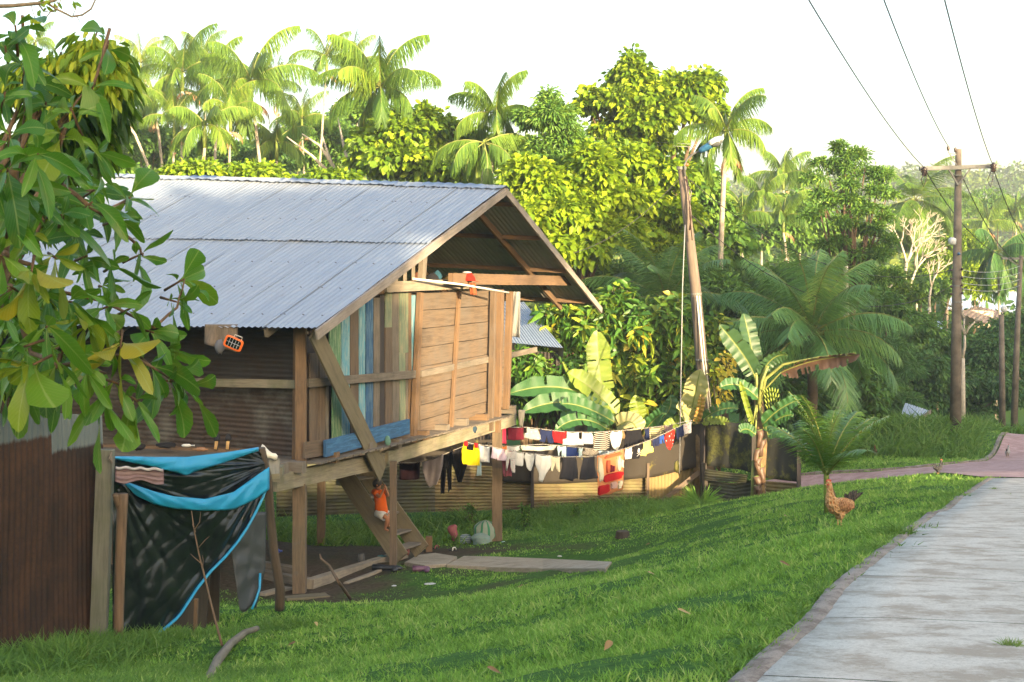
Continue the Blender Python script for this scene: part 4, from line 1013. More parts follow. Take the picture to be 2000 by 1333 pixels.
for k, (px, py, col, lab) in enumerate([(840, 1142, (.5, .5, .5), 'crumpled grey wrapper on the near lawn'), (770, 1146, (.6, .6, .62), 'tiny white wrapper on the near lawn'), (1093, 1088, (.5, .5, .45), 'white straw-like litter at the slab edge'), (1415, 1236, (.02, .16, .5), 'small bright blue wrapper in the grass bank'), (1502, 1212, (.5, .35, .2), 'dry pale leaf lying on the grass bank'), (983, 1060, (.35, .5, .55), 'light blue scrap beside the right stilt'), (577, 1166, (.5, .5, .5), 'white scrap at the foot of the front stilt')]):
    if py < 1180: g = yard(px, py)
    else: g = yard(px, py)
    crumple('litter', lab, 'litter', px, py - 1, g.y, .045 if k else .10, .015, mat_plain('litter_colour', col, .6), 'litter in the grass', seed=k + 50)
# stick leaning on the beam, log, fallen branch
def limb(label, name, pts, r0, r1, mat, cat, group=None):
    mb = MB(); n = len(pts); P_ = []
    for i in range(n - 1):
        for t in range(4): P_.append(pts[i].lerp(pts[i + 1], t / 4) + Vector([mnoise.noise(Vector((i * 3 + t, 7 + k * 3, 0))) * r0 * .5 for k in range(3)]))
    P_.append(pts[-1]); mb.tube(P_, [r0 + (r1 - r0) * i / (len(P_) - 1) for i in range(len(P_))], 8)
    return thg(name, label, cat, mb, mat, group, smooth=True)
limb('thin crooked stick standing in the soil leaning left before the house', 'stick', [yard(684, 1172) + Vector((0, 0, .02)), P(660, 1135, 20.6), P(643, 1105, 21.3), P(627, 1092, 21.5), P(625, 1083, 21.6)], .028, .014, W_BARK, 'stick')
limb('grey fallen branch lying in the foreground grass', 'fallen_branch', [P(404, 1340, 11.9), P(425, 1290, 13.0), P(450, 1258, 13.9), P(478, 1236, 14.7), P(502, 1228, 15.2)], .05, .03, mat_wood('dry_log', (.26, .22, .16), .35), 'branch')
# ================================================================== left fence and tarp
M_RUSTF = mat_rust('rusty_fence_tin', (.12, .15, .155), (.058, .026, .013), (.016, .009, .007), level=3.50)
M_RUSTG = mat_rust('rusty_fence_tin_pale_top', (.14, .175, .18), (.050, .023, .012), (.014, .009, .007), level=3.32)
fen = thing('tin_fence', 'tall rusty corrugated tin fence with pale galvanised top at the left edge', 'fence', tuple(PG(100, 14)))
mb = MB(); corr(mb, P(-60, 1300, 12.9), P(99, 1275, 13.9), P(99, 803, 13.9), P(-60, 812, 12.9), .076, .011, 10, .012); mb.build('tin_sheet', M_RUSTF, fen, True)
mb = MB(); corr(mb, P(92, 1280, 13.95), P(212, 1262, 14.9), P(198, 812, 14.9), P(92, 806, 13.95), .076, .011, 10, .012); mb.build('tin_sheet', M_RUSTG, fen, True)
mb = MB(); mb.beam(P(192, 1262, 14.6), P(207, 878, 14.6), .165, .10, up=(0, 1, 0)); mb.build('fence_post', mat_wood('fence_post_wood', (.19, .19, .15), .35, (.09, .11, .06), .6), fen, bevel=.006)
mb = MB(); mb.tube([P(218, 884, 14.55), P(213, 896, 14.5), P(219, 905, 14.5), P(215, 888, 14.52)], .012, 6); mb.build('wire_coil', W_GREY, fen)

def mat_tarp(name, c, r=.3):
    m, nt, b = new_mat(name); L = nt.links; oc = coords(nt, 'Object')
    n = noise(nt, coords(nt, 'Object', (1, 1, 1)), 5.5, 6, .62); w = noise(nt, coords(nt, 'Object', (1.2, 1.2, 4), (0, .5, 0)), 3.2, 4, .6)
    dust = ramp(nt, n, [(.55, (0, 0, 0)), (.8, (.2,) * 3)]); L.new(mixc(nt, dust, c, tuple(min(1, x * 1.3 + .03) for x in c)), b.inputs['Base Color'])
    b.inputs['Roughness'].default_value = r; b.inputs['Specular IOR Level'].default_value = .6
    mx = mixc(nt, .5, n, w); bump(nt, b, mx, .22, .02); return m
M_TARP = mat_tarp('black_tarp', (.005, .007, .010), .27); M_TBLUE = mat_tarp('blue_tarp', (.015, .27, .50), .42); M_TGREY = mat_tarp('grey_tarp', (.035, .040, .044), .5)
tarp = thing('tarpaulin', 'black plastic tarpaulin with blue borders hung as a screen between two sticks', 'tarpaulin', tuple(PG(370, 15.5)))
def ty(px): return 14.75 + (px - 222) / 300 * 2.3
topx = [222, 300, 365, 440, 505, 520]; topy = [896, 900, 903, 893, 877, 895]
hemx = [222, 285, 320, 350, 385, 410, 440, 465, 485, 500, 512, 520]; hemy = [1236, 1250, 1230, 1204, 1150, 1118, 1088, 1058, 1028, 1000, 975, 955]
def tarp_y(px, v): t = np.interp(px, topx, topy); b_ = np.interp(px, hemx, hemy); return t + (b_ - t) * v
def tfold(px, py):
    """depth wrinkles: broad billows and creases pulled from the tied corners"""
    s = mnoise.noise(Vector((px * .009, py * .006, 1))) * .13
    for cx, cy, k in ((528, 905, 7), (225, 925, 6), (560, 1100, 3)):
        dx, dy = px - cx, py - cy; d = math.hypot(dx, dy) + 8; a = math.atan2(dy, dx)
        s += .042 * (1 - 2 * abs(mnoise.noise(Vector((math.cos(a) * k * 1.5 + cx, math.sin(a) * k * 1.5, d * .003))))) * min(1, d / 60) * math.exp(-d / 230)
    s += .022 * (1 - 2 * abs(mnoise.noise(Vector((px * .035, py * .02 + px * .02, 5)))))
    return s
def tq(px, py, d=0.0): return P(px, py, ty(px) + tfold(px, py) + d)
mb = MB(); mb.grid(lambda u, v: tq(220 + 300 * u, tarp_y(220 + 300 * u, v)), 110, 120); mb.build('main_sheet', M_TARP, tarp, True, solid=.006)
def bandm(name, xs, y0, y1, d, mat, n=50, m=8):
    mb = MB()
    def fn(u, v):
        px = xs[0] + (xs[-1] - xs[0]) * u; a = np.interp(px, xs, y0); b_ = np.interp(px, xs, y1); py = a + (b_ - a) * v
        return tq(px, py, d - .03 * math.sin(v * math.pi))
    mb.grid(fn, n, m); mb.build(name, mat, tarp, True, solid=.006)
bandm('blue_fold', [222, 260, 300, 365, 380, 440, 505], [892, 892, 893, 893, 891, 884, 874], [896, 905, 912, 929, 922, 903, 881], -.08, M_TBLUE)
bandm('blue_fold', [238, 265, 300, 340, 400, 455, 500, 526], [938, 948, 960, 970, 975, 962, 930, 912], [940, 968, 985, 994, 998, 996, 975, 956], -.10, M_TBLUE)
mb = MB(); mb.tube([tq(x, y, -.03) for x, y in zip(np.interp(np.linspace(0, 1, 40), np.linspace(0, 1, 12), [268] + hemx[1:]), np.interp(np.linspace(0, 1, 40), np.linspace(0, 1, 12), [1250] + hemy[1:]))], .018, 6); mb.build('blue_hem', M_TBLUE, tarp, True)
mb = MB()   # hanging flap to the right
def flap(u, v):
    l = np.interp(v, [0, .25, 1], [470, 448, 468]); r = np.interp(v, [0, .6, 1], [520, 518, 500]); px = l + (r - l) * u; py = 1000 + v * (1190 + 6 * math.sin(u * 6) - 1000); return tq(px, py, .10)
mb.grid(flap, 16, 24); mb.build('hanging_flap', M_TGREY, tarp, True, solid=.006)
mb = MB(); mb.tube([tq(x, y, .04) for x, y in ((508, 1120), (507, 1150), (500, 1172), (492, 1190))], .016, 6); mb.build('blue_hem', M_TBLUE, tarp, True)
M_BOARD = mat_wood('dark_board', (.075, .06, .045), .3)
b0 = PG(405, 17.3); brd = MB(); brd.beam(P(362, 1228, 17.2), P(372, 1090, 17.2), .03, .5, up=(1, 0, 0)); brd.beam(P(402, 1222, 17.4), P(405, 1085, 17.4), .03, .32, up=(1, 0, 0))
thg('board', 'dark wooden board standing behind the lower edge of the tarpaulin', 'board', brd, M_BOARD)
mb = MB(); mb.beam(P(381, 1238, 16.0), P(383, 1170, 16.0), .04, .05, up=(0, 1, 0)); thg('stake', 'small orange-brown stake under the slanting edge of the tarpaulin', 'stake', mb, W_ORANGE)
mb = MB()
def scr(u, v): return P(225 + 95 * u, 914 + 3 * u + 26 * v + 4 * math.sin(u * 9) * v, 14.45 + .15 * u - .02 * math.sin(v * 20))
mb.grid(scr, 24, 8); o = thg('scrap_sheet', 'mauve scrap of tin laid over the top of the tarpaulin', 'scrap sheet', mb, mat_plain('mauve_tin', (.16, .10, .115), .5, 0, .3), smooth=True, solid=.01)
mb = MB(); mb.grid(lambda u, v: P(226 + 92 * u, 911 + 4 * u + 5 * v + 1.5 * math.sin(u * 21), 14.40 + .15 * u), 24, 2); mb.build('pale_edge', mat_plain('pale_edge', (.42, .40, .42), .5), o, True, solid=.01)
limb('thick forked bark stick standing at the left end of the tarpaulin', 'forked_pole', [P(231, 1246, 14.6), P(233, 1150, 14.55), P(236, 1060, 14.5), P(240, 965, 14.45)], .052, .055, W_BARK, 'pole')
limb('stub of the forked bark stick', 'fork_stub', [P(236, 1000, 14.5), P(229, 980, 14.42), P(225, 966, 14.38)], .035, .030, W_BARK, 'pole')
limb('crooked dark branch pole holding the right end of the tarpaulin', 'branch_pole', [P(546, 1190, 17.6), P(547, 1150, 17.5), P(535, 1080, 17.4), P(528, 1010, 17.3), P(524, 940, 17.2), P(510, 876, 17.1)], .062, .050, mat_wood('dark_bark', (.10, .07, .045), .5), 'pole')
# leafless sapling in front of the tarp
sp = thing('bare_sapling', 'thin leafless sapling standing in front of the black tarpaulin', 'sapling', tuple(PG(432, 14.2)))
mb = MB(); mb.tube([P(434, 1262, 13.9), P(420, 1210, 14.0), P(410, 1170, 14.05), P(398, 1120, 14.1), P(388, 1080, 14.1), P(380, 1040, 14.1), P(374, 998, 14.1)], [.014, .013, .012, .011, .009, .007, .004], 6); mb.build('stem', W_BARK, sp, True)
for pts in ([(386, 1072), (400, 1056), (409, 1048)], [(380, 1035), (390, 1020), (392, 1000)], [(392, 1100), (380, 1090), (372, 1082)], [(396, 1108), (397, 1095), (395, 1085)], [(382, 1040), (376, 1024)]):
    mb = MB(); mb.tube([P(x, y, 14.05) for x, y in pts], [.006, .004, .002][:len(pts)], 5); mb.build('twig', W_BARK, sp, True)

# ================================================================== clotheslines
M_ROPE = mat_plain('grey_rope', (.30, .29, .27), .8)
def interp_line(pts, px):
    xs = [p[0] for p in pts]; return float(np.interp(px, xs, [p[1] for p in pts])), float(np.interp(px, xs, [p[2] for p in pts]))
LA = [(896, 862, 28.6), (954, 872, 29.3), (1003, 882, 30), (1093, 893, 31.2), (1164, 892, 32), (1217, 878, 32.8), (1273, 859, 33.6), (1352, 821, 34.6)]
LB = [(972, 835, 31), (1028, 835, 31.6), (1078, 841, 32.2), (1105, 844, 32.5), (1158, 845, 33.1), (1217, 841, 33.8), (1257, 837, 34.3), (1307, 831, 34.9), (1352, 821, 35.4)]
LC = [(948, 870, 30.9), (1000, 872, 31.4), (1060, 868, 32.0), (1130, 874, 32.8), (1190, 882, 33.5), (1240, 872, 34.0), (1352, 826, 35.0)]
for nm, Ln in (('front', LA), ('upper', LB), ('middle', LC)):
    mb = MB(); mb.tube([P(x, y, d) for x, y, d in Ln], .007, 5)
    thg('clothesline', {'front': 'front clothesline rope sagging lowest, from the girder to the fence corner', 'upper': 'upper rear clothesline rope along the top of the laundry', 'middle': 'middle clothesline rope hanging between the other two'}[nm], 'clothesline', mb, M_ROPE, 'clotheslines')
SH = {
 'tank': [[(0, .12, .3), (.3, .08, .32)], [(0, .70, .88), (.3, .68, .92)], [(.28, .05, .95), (.45, .0, 1), (1, .03, .97)]],
 'tee': [[(0, .0, 1.0), (.25, .0, 1.0), (1, .04, .96)]],
 'teeh': [[(0, .08, .92), (.55, .08, .92), (.56, -.10, 1.1), (.98, -.14, 1.14)]],
 'shorts': [[(0, .04, .96), (.45, .0, 1)], [(.44, .0, .5), (1, -.06, .44)], [(.44, .5, 1), (1, .56, 1.06)]],
 'pants': [[(0, .05, .95), (.35, .0, 1)], [(.34, 0, .48), (1, .0, .34)], [(.34, .52, 1), (1, .66, 1.0)]],
 'rect': [[(0, 0, 1), (1, .02, .98)]],
 'brief': [[(0, 0, 1), (.35, .02, .98), (.7, .16, .84), (1, .36, .66)]],
 'onesie': [[(0, .1, .9), (.3, .0, 1), (.7, .12, .88), (1, .3, .7)]],
 'tri': [[(0, 0, 1), (.35, .0, 1), (.7, .2, .75), (1, .35, .55)]],
 'skirt': [[(0, .15, .85), (1, -.02, 1.02)]],
 'strip': [[(0, .2, .8), (1, .1, .7)]],
}
gcount = [0]
def garment(name, label, Ln, zx0, zx1, zy0, zy1, shape, mats, dyo=0.0, amp=.034, extra=None):
    """laundry piece; zx, zy are positions measured on the line"""
    gcount[0] += 1; ph = gcount[0] * 1.7
    px0, px1, py1 = 780 + zx0 / 3.226, 780 + zx1 / 3.226, 760 + zy1 / 3.226
    if Ln: (ya, da), (yb, db) = interp_line(Ln, px0), interp_line(Ln, px1)
    else: ya = yb = 760 + zy0 / 3.226; da = db = 30.0
    da += dyo; db += dyo; A, B_ = P(px0, ya, da), P(px1, yb, db); drop = (py1 - (ya + yb) / 2) * (da + db) / 2 / FPX
    o = None; wd = (B_ - A); nr = Vector((wd.y, -wd.x, 0)).normalized(); mb = MB(); tw = R.uniform(-.12, .12)
    for st in SH[shape]:
        vs = [q[0] for q in st]; v0, v1 = vs[0], vs[-1]
        def fn(u, v):
            t = v0 + (v1 - v0) * v; l = np.interp(t, vs, [q[1] for q in st]); r = np.interp(t, vs, [q[2] for q in st]); uu = l + (r - l) * u
            uu = uu + .03 * mnoise.noise(Vector((uu * 2 + ph, t * 3, 1)))
            dz = drop * t * (1 + .07 * mnoise.noise(Vector((uu * 3, ph, 0)))) + .035 * math.sin(math.pi * min(1, max(0, uu))) * (1 - t * .5)
            return A + wd * uu + Vector((0, 0, -dz + .012)) + nr * (amp * (.25 + t) * math.sin(uu * 7 + ph) + .5 * amp * math.sin(uu * 17 + ph * 2 + t * 3) + tw * drop * t * (uu - .5)) + nr * .01
        mb.grid(fn, 10 if (st[0][2] - st[0][1]) > .5 else 6, 10)
    o = thg(name, label, 'laundry', mb, mats, 'laundry on the clotheslines', smooth=True, solid=.008)
    # two pegs per piece
    mb = MB()
    for u in (.12, .88):
        c = A + wd * u; mb.beam(c + Vector((0, -.012, -.03)), c + Vector((0, -.012, .03)), .012, .02, up=(0, 1, 0), jit=0)
    mb.build('clothes_peg', W_TAN, o)
    if extra: extra(o, A, wd, drop, nr)
    return o
K = lambda n, c, **k: mat_cloth('cloth_' + n, c, **k)
YEL = K('yellow', (.82, .68, .01)); WHT = K('white', (.66, .67, .68)); LIL = K('lilac', (.62, .50, .62)); BLK = K('black', (.015, .015, .019), trans=.05); NVY = K('navy', (.025, .035, .10)); GRY = K('grey', (.40, .43, .44)); REDC = K('red', (.50, .02, .025)); MAR = K('maroon', (.20, .02, .04)); CRM = K('cream', (.68, .64, .50)); LBL = K('light_blue', (.42, .58, .66)); ORG = K('orange', (.65, .20, .04)); PNK = K('hot_pink', (.75, .06, .14)); CHR = K('charcoal', (.045, .045, .055)); DOT = K('dotted_white', (.66, .66, .60), c2=(.12, .15, .14), dots=14); STR = K('black_striped', (.02, .02, .025), c2=(.55, .50, .42), stripes=9); TAN = K('tan_striped', (.60, .52, .30), c2=(.12, .10, .07), stripes=5); PRT = K('white_printed', (.68, .66, .64), c2=(.45, .18, .18), dots=8); WRD = K('white_red_print', (.72, .68, .68), c2=(.55, .05, .05), dots=5); PCH = K('peach', (.66, .27, .12)); LMN = K('lemon', (.80, .74, .22)); BLU = K('blue', (.05, .12, .45)); DNM = K('faded_denim', (.36, .46, .52), c2=(.5, .55, .58), dots=10)
def straps(o, A, wd, drop, nr):
    for u in (.2, .8): mb = MB(); mb.grid(lambda a, b_: A + wd * (u + (a - .5) * .2) + nr * .035 + Vector((0, 0, .02 - b_ * drop * .22)), 3, 3); mb.build('strap', REDC, o, True, solid=.006)
def skull(o, A, wd, drop, nr):
    mb = MB(); c = A + wd * .5 - Vector((0, 0, drop * .42)) + nr * .045; x = wd.normalized()
    mb.loft([(c + Vector((0, 0, -.05 + .10 * t)), x * .045 * math.sin(.5 + 2.2 * t), nr * .004) for t in (0, .3, .6, 1)], 10)
    for s in (-1, 1): mb.beam(c + x * s * .07 - Vector((0, 0, .12)), c - x * s * .07 - Vector((0, 0, .05)), .018, .008, jit=0)
    mb.build('white_print', WHT, o)
def paint(o, A, wd, drop, nr):
    def patch(nm, x0, x1, y0, y1, m, w=.06, rnd=0):
        mb = MB(); pts = []
        n = 14
        for k in range(n):
            a = 2 * math.pi * k / n; rr = 1 + w * 3 * mnoise.noise(Vector((math.cos(a) * 2 + x0 * 9, math.sin(a) * 2, y0 * 7)))
            e = .5 if not rnd else 1
            u = (x0 + x1) / 2 + (x1 - x0) / 2 * math.copysign(abs(math.cos(a)) ** e, math.cos(a)) * rr; t = (y0 + y1) / 2 + (y1 - y0) / 2 * math.copysign(abs(math.sin(a)) ** e, math.sin(a)) * rr
            pts.append(A + wd * u - Vector((0, 0, drop * t)) + nr * .062)
        mb.add(pts + [p - nr * .05 for p in pts], [tuple(range(n))] + [(k, n + k, n + (k + 1) % n, (k + 1) % n) for k in range(n)]); mb.build(nm, m, o)
    patch('printed_patch', .20, .97, .52, .70, REDC, .12); patch('printed_patch', .02, .42, .74, .97, REDC, .16); patch('printed_patch', .5, .7, .74, .9, K('pale_pink', (.70, .45, .40)), .12)
    patch('printed_patch', .28, .90, .04, .11, K('terracotta', (.55, .14, .06)), .1); patch('printed_patch', .34, .44, .18, .46, K('terracotta2', (.50, .12, .06)), .2); patch('printed_patch', .04, .17, .08, .62, CRM, .3, 1); patch('printed_patch', .72, .84, .14, .50, CRM, .3, 1); patch('printed_patch', .85, .95, .22, .44, CRM, .3, 1); patch('printed_patch', .48, .52, .30, .48, MAR, .05); patch('printed_patch', .56, .61, .34, .48, MAR, .05); patch('printed_patch', .75, .9, .74, .94, CRM, .3, 1)
garment('tank_top', 'bright yellow sleeveless top with red straps, first on the front line', LA, 390, 497, 340, 480, 'tank', YEL, extra=straps)
garment('tshirt', 'white shirt hanging just right of the yellow top', LA, 498, 574, 360, 462, 'tee', WHT)
garment('towel', 'narrow light blue towel hanging below the white shirt beside the yellow top', LA, 488, 520, 355, 545, 'strip', LBL, .12)
garment('shorts', 'lilac shorts right of the white shirt in front of the right stilt', LA, 576, 658, 375, 448, 'shorts', LIL)
garment('pants', 'white patterned child pants right of the lilac shorts', LA, 660, 728, 392, 520, 'pants', PRT)
garment('tshirt', 'plain white tee between the patterned pants and the white onesie', LA, 722, 784, 400, 484, 'tee', WHT)
garment('onesie', 'white baby onesie with faint dots on the front line', LA, 786, 852, 415, 515, 'onesie', K('faint_dots', (.72, .73, .72), c2=(.5, .55, .6), dots=9))
garment('cloth', 'white cloth hanging to a low point in the middle of the front line', LA, 852, 946, 420, 580, 'tri', WHT)
garment('pants', 'cream baby leggings beside the two black shorts', LA, 948, 1012, 425, 520, 'pants', CRM)
garment('shorts', 'left black shorts of the pair on the front line', LA, 1020, 1130, 432, 572, 'skirt', CHR)
garment('shorts', 'right black shorts, next to the orange printed towel', LA, 1134, 1238, 428, 572, 'skirt', CHR)
garment('printed_towel', 'large orange, red and cream printed towel hanging lowest on the front line', LA, 1241, 1411, 390, 655, 'rect', PCH, extra=paint, amp=.012)
garment('tank_top', 'small white vest right of the printed towel', LA, 1418, 1466, 365, 440, 'teeh', WHT)
garment('tank_top', 'dark vest with a white printed figure on the front line', LA, 1470, 1528, 350, 438, 'teeh', BLK, extra=skull)
garment('tshirt', 'small lemon-yellow tee right of the dark vest', LA, 1526, 1586, 325, 415, 'teeh', LMN)
garment('shorts', 'small navy shorts right of the lemon-yellow tee', LA, 1590, 1635, 300, 362, 'shorts', NVY)
garment('shorts', 'small blue and white shorts left of the red vest', LA, 1637, 1668, 285, 342, 'shorts', BLU)
garment('tank_top', 'red baby vest with pale print near the right end', LA, 1672, 1735, 255, 378, 'onesie', K('bright_red', (.62, .04, .03), c2=(.7, .5, .5), dots=5))
garment('shorts', 'slate blue shorts next to last on the front line', LA, 1738, 1784, 240, 310, 'tee', NVY)
garment('tshirt', 'white tee with red print, last at the fence corner', LA, 1786, 1838, 200, 282, 'tee', WRD)
garment('leggings', 'narrow hot pink leggings at the left end of the rear line', LB, 642, 676, 250, 345, 'strip', PNK)
garment('cloth', 'maroon cloth left on the rear line beside the girder end', LB, 680, 782, 235, 322, 'rect', MAR)
garment('tshirt', 'pale grey tee with light blue print on the rear line', LB, 793, 878, 240, 318, 'teeh', K('grey_print', (.40, .42, .42), c2=(.12, .38, .48), dots=4))
garment('shorts', 'dark navy shorts right of the grey tee on the rear line', LB, 882, 968, 262, 338, 'shorts', NVY)
garment('tshirt', 'bright red tee on the rear line', LB, 968, 1048, 268, 342, 'tee', REDC)
garment('tshirt', 'white tee directly right of the bright red one', LB, 1042, 1138, 275, 358, 'teeh', WHT)
garment('skirt', 'off-white skirt left of the black striped shirt', LB, 1138, 1220, 278, 346, 'skirt', K('offwhite', (.66, .65, .62)))
garment('tshirt', 'black shirt with thin pale stripes on the rear line', LB, 1222, 1330, 275, 388, 'tee', STR)
garment('onesie', 'white bodysuit between the striped shirt and the black cloth', LB, 1326, 1404, 268, 382, 'onesie', WHT)
garment('skirt', 'wide black skirt on the rear line right of the bodysuit', LB, 1408, 1540, 255, 378, 'skirt', BLK)
garment('shorts', 'small dark blue shorts beside the wide black skirt', LB, 1544, 1572, 240, 318, 'rect', NVY)
garment('towel', 'tan towel with dark stripes on the rear line', LB, 1572, 1664, 235, 308, 'rect', TAN)
garment('cloth', 'dull pink cloth at the right end of the rear line', LB, 1666, 1722, 225, 268, 'rect', K('dull_pink', (.42, .28, .27)))
garment('cloth', 'small orange cloth at the left end of the middle line', LC, 642, 668, 360, 386, 'rect', ORG)
garment('cloth', 'white cloth on the middle line left of the spotted one', LC, 672, 760, 360, 390, 'rect', WHT)
garment('cloth', 'white spotted cloth folded long over the middle line', LC, 770, 988, 350, 388, 'rect', DOT)
garment('shorts', 'dark shorts below the spotted cloth on the middle line', LC, 806, 912, 385, 440, 'tee', CHR, .15)
garment('trousers', 'pale blue and navy pair of trousers in the middle line', LC, 992, 1044, 340, 430, 'pants', LBL)
garment('tshirt', 'navy blue tee on the middle line right of the pale blue trousers', LC, 1044, 1128, 355, 432, 'teeh', K('royal_navy', (.02, .04, .16)))
garment('cloth', 'light blue strip hanging at the right of the navy tee', LC, 1130, 1152, 350, 434, 'rect', LBL)
garment('tshirt', 'black and beige striped sweater tilted on the middle line', LC, 1156, 1262, 345, 424, 'teeh', STR)
garment('jeans', 'faded blue speckled jeans low on the middle line above the printed towel', LC, 1252, 1350, 385, 430, 'rect', DNM)
# dark clothes under the floor on the left
LD_ = [(770, 905, 31.5), (830, 903, 31.6), (915, 868, 31.8), (960, 865, 31.8)]
mb = MB(); mb.tube([P(x, y, d) for x, y, d in LD_], .007, 5); thg('clothesline', 'short clothesline in the shade under the house floor', 'clothesline', mb, M_ROPE, 'clotheslines')
garment('trousers', 'black trousers hanging under the floor right of the white briefs', LD_, 262, 330, 350, 655, 'pants', BLK)
garment('jacket', 'big black jacket hanging in the shade under the girder', LD_, 215, 390, 340, 470, 'rect', BLK, .2)
garment('shirt', 'black long shirt with a pale mark under the girder', LD_, 330, 445, 350, 590, 'tri', BLK, -.1)
garment('briefs', 'large pinkish-white briefs hanging in the shade under the floor', LD_, 145, 278, 455, 612, 'brief', K('pale_pink_cotton', (.58, .50, .52)), -.3)
garment('skirt', 'dark maroon cloth hanging deepest under the house', LD_, 0, 130, 470, 572, 'rect', K('dark_maroon', (.03, .012, .016)))
garment('tshirt', 'pale mauve tee bunched behind the yellow top', LD_, 470, 560, 320, 372, 'tee', K('pale_mauve', (.45, .42, .48)), -.2)
garment('shorts', 'faded pink lace shorts hanging beside the right stilt', LA, 640, 705, 470, 548, 'shorts', K('faded_pink', (.42, .12, .16)), .25)
limb('vertical rope hanging from the leaning lamp pole down past the clotheslines', 'hanging_rope', [P(1338, 440, 38.1), P(1333, 560, 36.6), P(1329, 800, 34.4), P(1327, 925, 34.3)], .013, .013, M_ROPE, 'rope')
crumple('knot', 'yellowish tied cloth knot at the bottom of the hanging rope', 'knot', 1322, 912, 34.4, .07, .13, K('knot', (.42, .38, .12)), seed=77)

# ================================================================== back fence
M_FT = mat_rust('fence_tin_mossy', (.21, .165, .075), (.12, .08, .035), (.07, .05, .025), None, .5, mossy=(.16, .15, .06))
M_FT2 = mat_rust('fence_tin_pale', (.27, .20, .08), (.17, .09, .035), (.10, .065, .03), None, .6)
M_FT3 = mat_rust('fence_tin_grey', (.11, .11, .08), (.07, .065, .035), (.045, .04, .03), None, .5, mossy=(.10, .11, .04))
def mat_net(name, c, moss, amt):
    m, nt, b = new_mat(name); L = nt.links; oc = coords(nt, 'Object')
    n = noise(nt, oc, 2.2, 7, .7); n2 = noise(nt, oc, 14, 5, .7)
    col = mixc(nt, ramp(nt, n, [(amt, (0, 0, 0)), (amt + .08, (1, 1, 1))]), c, mixc(nt, ramp(nt, n2, [(.45, (0, 0, 0)), (.6, (1, 1, 1))]), moss, darker(moss, .4)))
    L.new(col, b.inputs['Base Color']); b.inputs['Roughness'].default_value = .85; bump(nt, b, n2, .3, .01); return m
M_NET = mat_net('dark_shade_net', (.028, .022, .015), (.16, .14, .02), .62); M_NETM = mat_net('mossy_shade_net', (.030, .032, .026), (.12, .125, .03), .47)
bf = thing('back_fence', 'long fence of old corrugated tin topped with dark shade netting behind the laundry', 'fence', tuple(PG(1200, 37.5)))
# tin lower part, left run: level waves
for (x0, x1, d0, d1, yt0, yt1, yb0, yb1, m) in [(540, 700, 34.5, 35.2, 900, 905, 1010, 1004, M_FT3), (695, 850, 35.2, 35.9, 908, 910, 1004, 1000, M_FT3), (845, 1040, 35.9, 36.8, 905, 915, 1000, 995, M_FT), (1030, 1180, 36.8, 37.3, 915, 920, 996, 990, M_FT), (1172, 1266, 37.2, 37.6, 922, 925, 990, 986, M_FT)]:  # darkest tin at left: moss, with the shade under the house painted in
    mb = MB(); corr(mb, P(x0, yb0, d0), P(x0, yt0, d0), P(x1, yt1, d1), P(x1, yb1, d1), .09, .013, 8, .02); mb.build('tin_sheet', m, bf, True)
mb = MB(); corr(mb, P(1266, 985, 37.6), P(1318, 985, 37.8), P(1318, 905, 37.8), P(1266, 915, 37.6), .09, .013, 4, .015); mb.build('tin_sheet', M_FT2, bf, True)
mb = MB(); corr(mb, P(1314, 984, 37.8), P(1366, 984, 38.0), P(1366, 900, 38.0), P(1314, 905, 37.8), .09, .013, 4, .015); mb.build('tin_sheet', M_FT2, bf, True)
# netting, left run then right run
def net(name, xs, yt, yb, ds, mat, n=40):
    mb = MB()
    def fn(u, v):
        px = xs[0] + (xs[-1] - xs[0]) * u; a, b_, d = np.interp(px, xs, yt), np.interp(px, xs, yb), np.interp(px, xs, ds)
        return P(px, a + (b_ - a) * v, d + .06 * mnoise.noise(Vector((px * .03, v * 2, 0))) + .02 * math.sin(px * .22 + v * 2))
    mb.grid(fn, n, 10); mb.build(name, mat, bf, True, solid=.008)
net('shade_net', [500, 640, 800, 990], [868, 862, 858, 860], [912, 915, 918, 925], [34.6, 35.1, 35.9, 36.7], M_NET)  # dark strip added below the house floor, hiding the ground beyond the fence
net('shade_net', [980, 1050, 1100, 1200, 1280, 1350, 1378], [890, 880, 872, 862, 850, 822, 818], [940, 945, 945, 940, 932, 915, 908], [36.3, 36.7, 36.9, 37.2, 37.5, 37.7, 37.8], M_NET)
net('shade_net', [1378, 1450, 1500, 1562], [820, 828, 846, 858], [910, 918, 935, 942], [37.6, 36.6, 36.0, 35.3], M_NETM)
# right run tin, loose sheets
for (q, m) in [(((1374, 916, 37.4), (1462, 928, 36.3), (1458, 944, 36.3), (1370, 938, 37.4)), M_FT3), (((1380, 938, 37.5), (1440, 945, 36.6), (1420, 990, 36.7), (1378, 980, 37.5)), M_FT3), (((1425, 946, 36.8), (1480, 935, 36.2), (1478, 992, 36.2), (1422, 992, 36.8)), M_FT3), (((1495, 940, 36.0), (1560, 945, 35.4), (1560, 985, 35.4), (1495, 975, 36.0)), M_FT), (((1492, 978, 35.8), (1543, 975, 35.4), (1545, 990, 35.3), (1494, 992, 35.7)), M_FT3)]:
    a, b_, c_, d_ = [P(*t) for t in q]; mb = MB(); corr(mb, a, d_, c_, b_, .085, .014, 5, .025); mb.build('tin_sheet', m, bf, True)
def fbeam(a, b_, w, h, m, nm='fence_post'): mb = MB(); mb.beam(P(*a), P(*b_), w, h, up=(0, 1, 0)); mb.build(nm, m, bf)
fbeam((1372, 985, 37.5), (1372, 818, 37.5), .12, .12, W_DARK); fbeam((1374, 905, 37.4), (1380, 990, 37.4), .14, .1, M_BOARD)
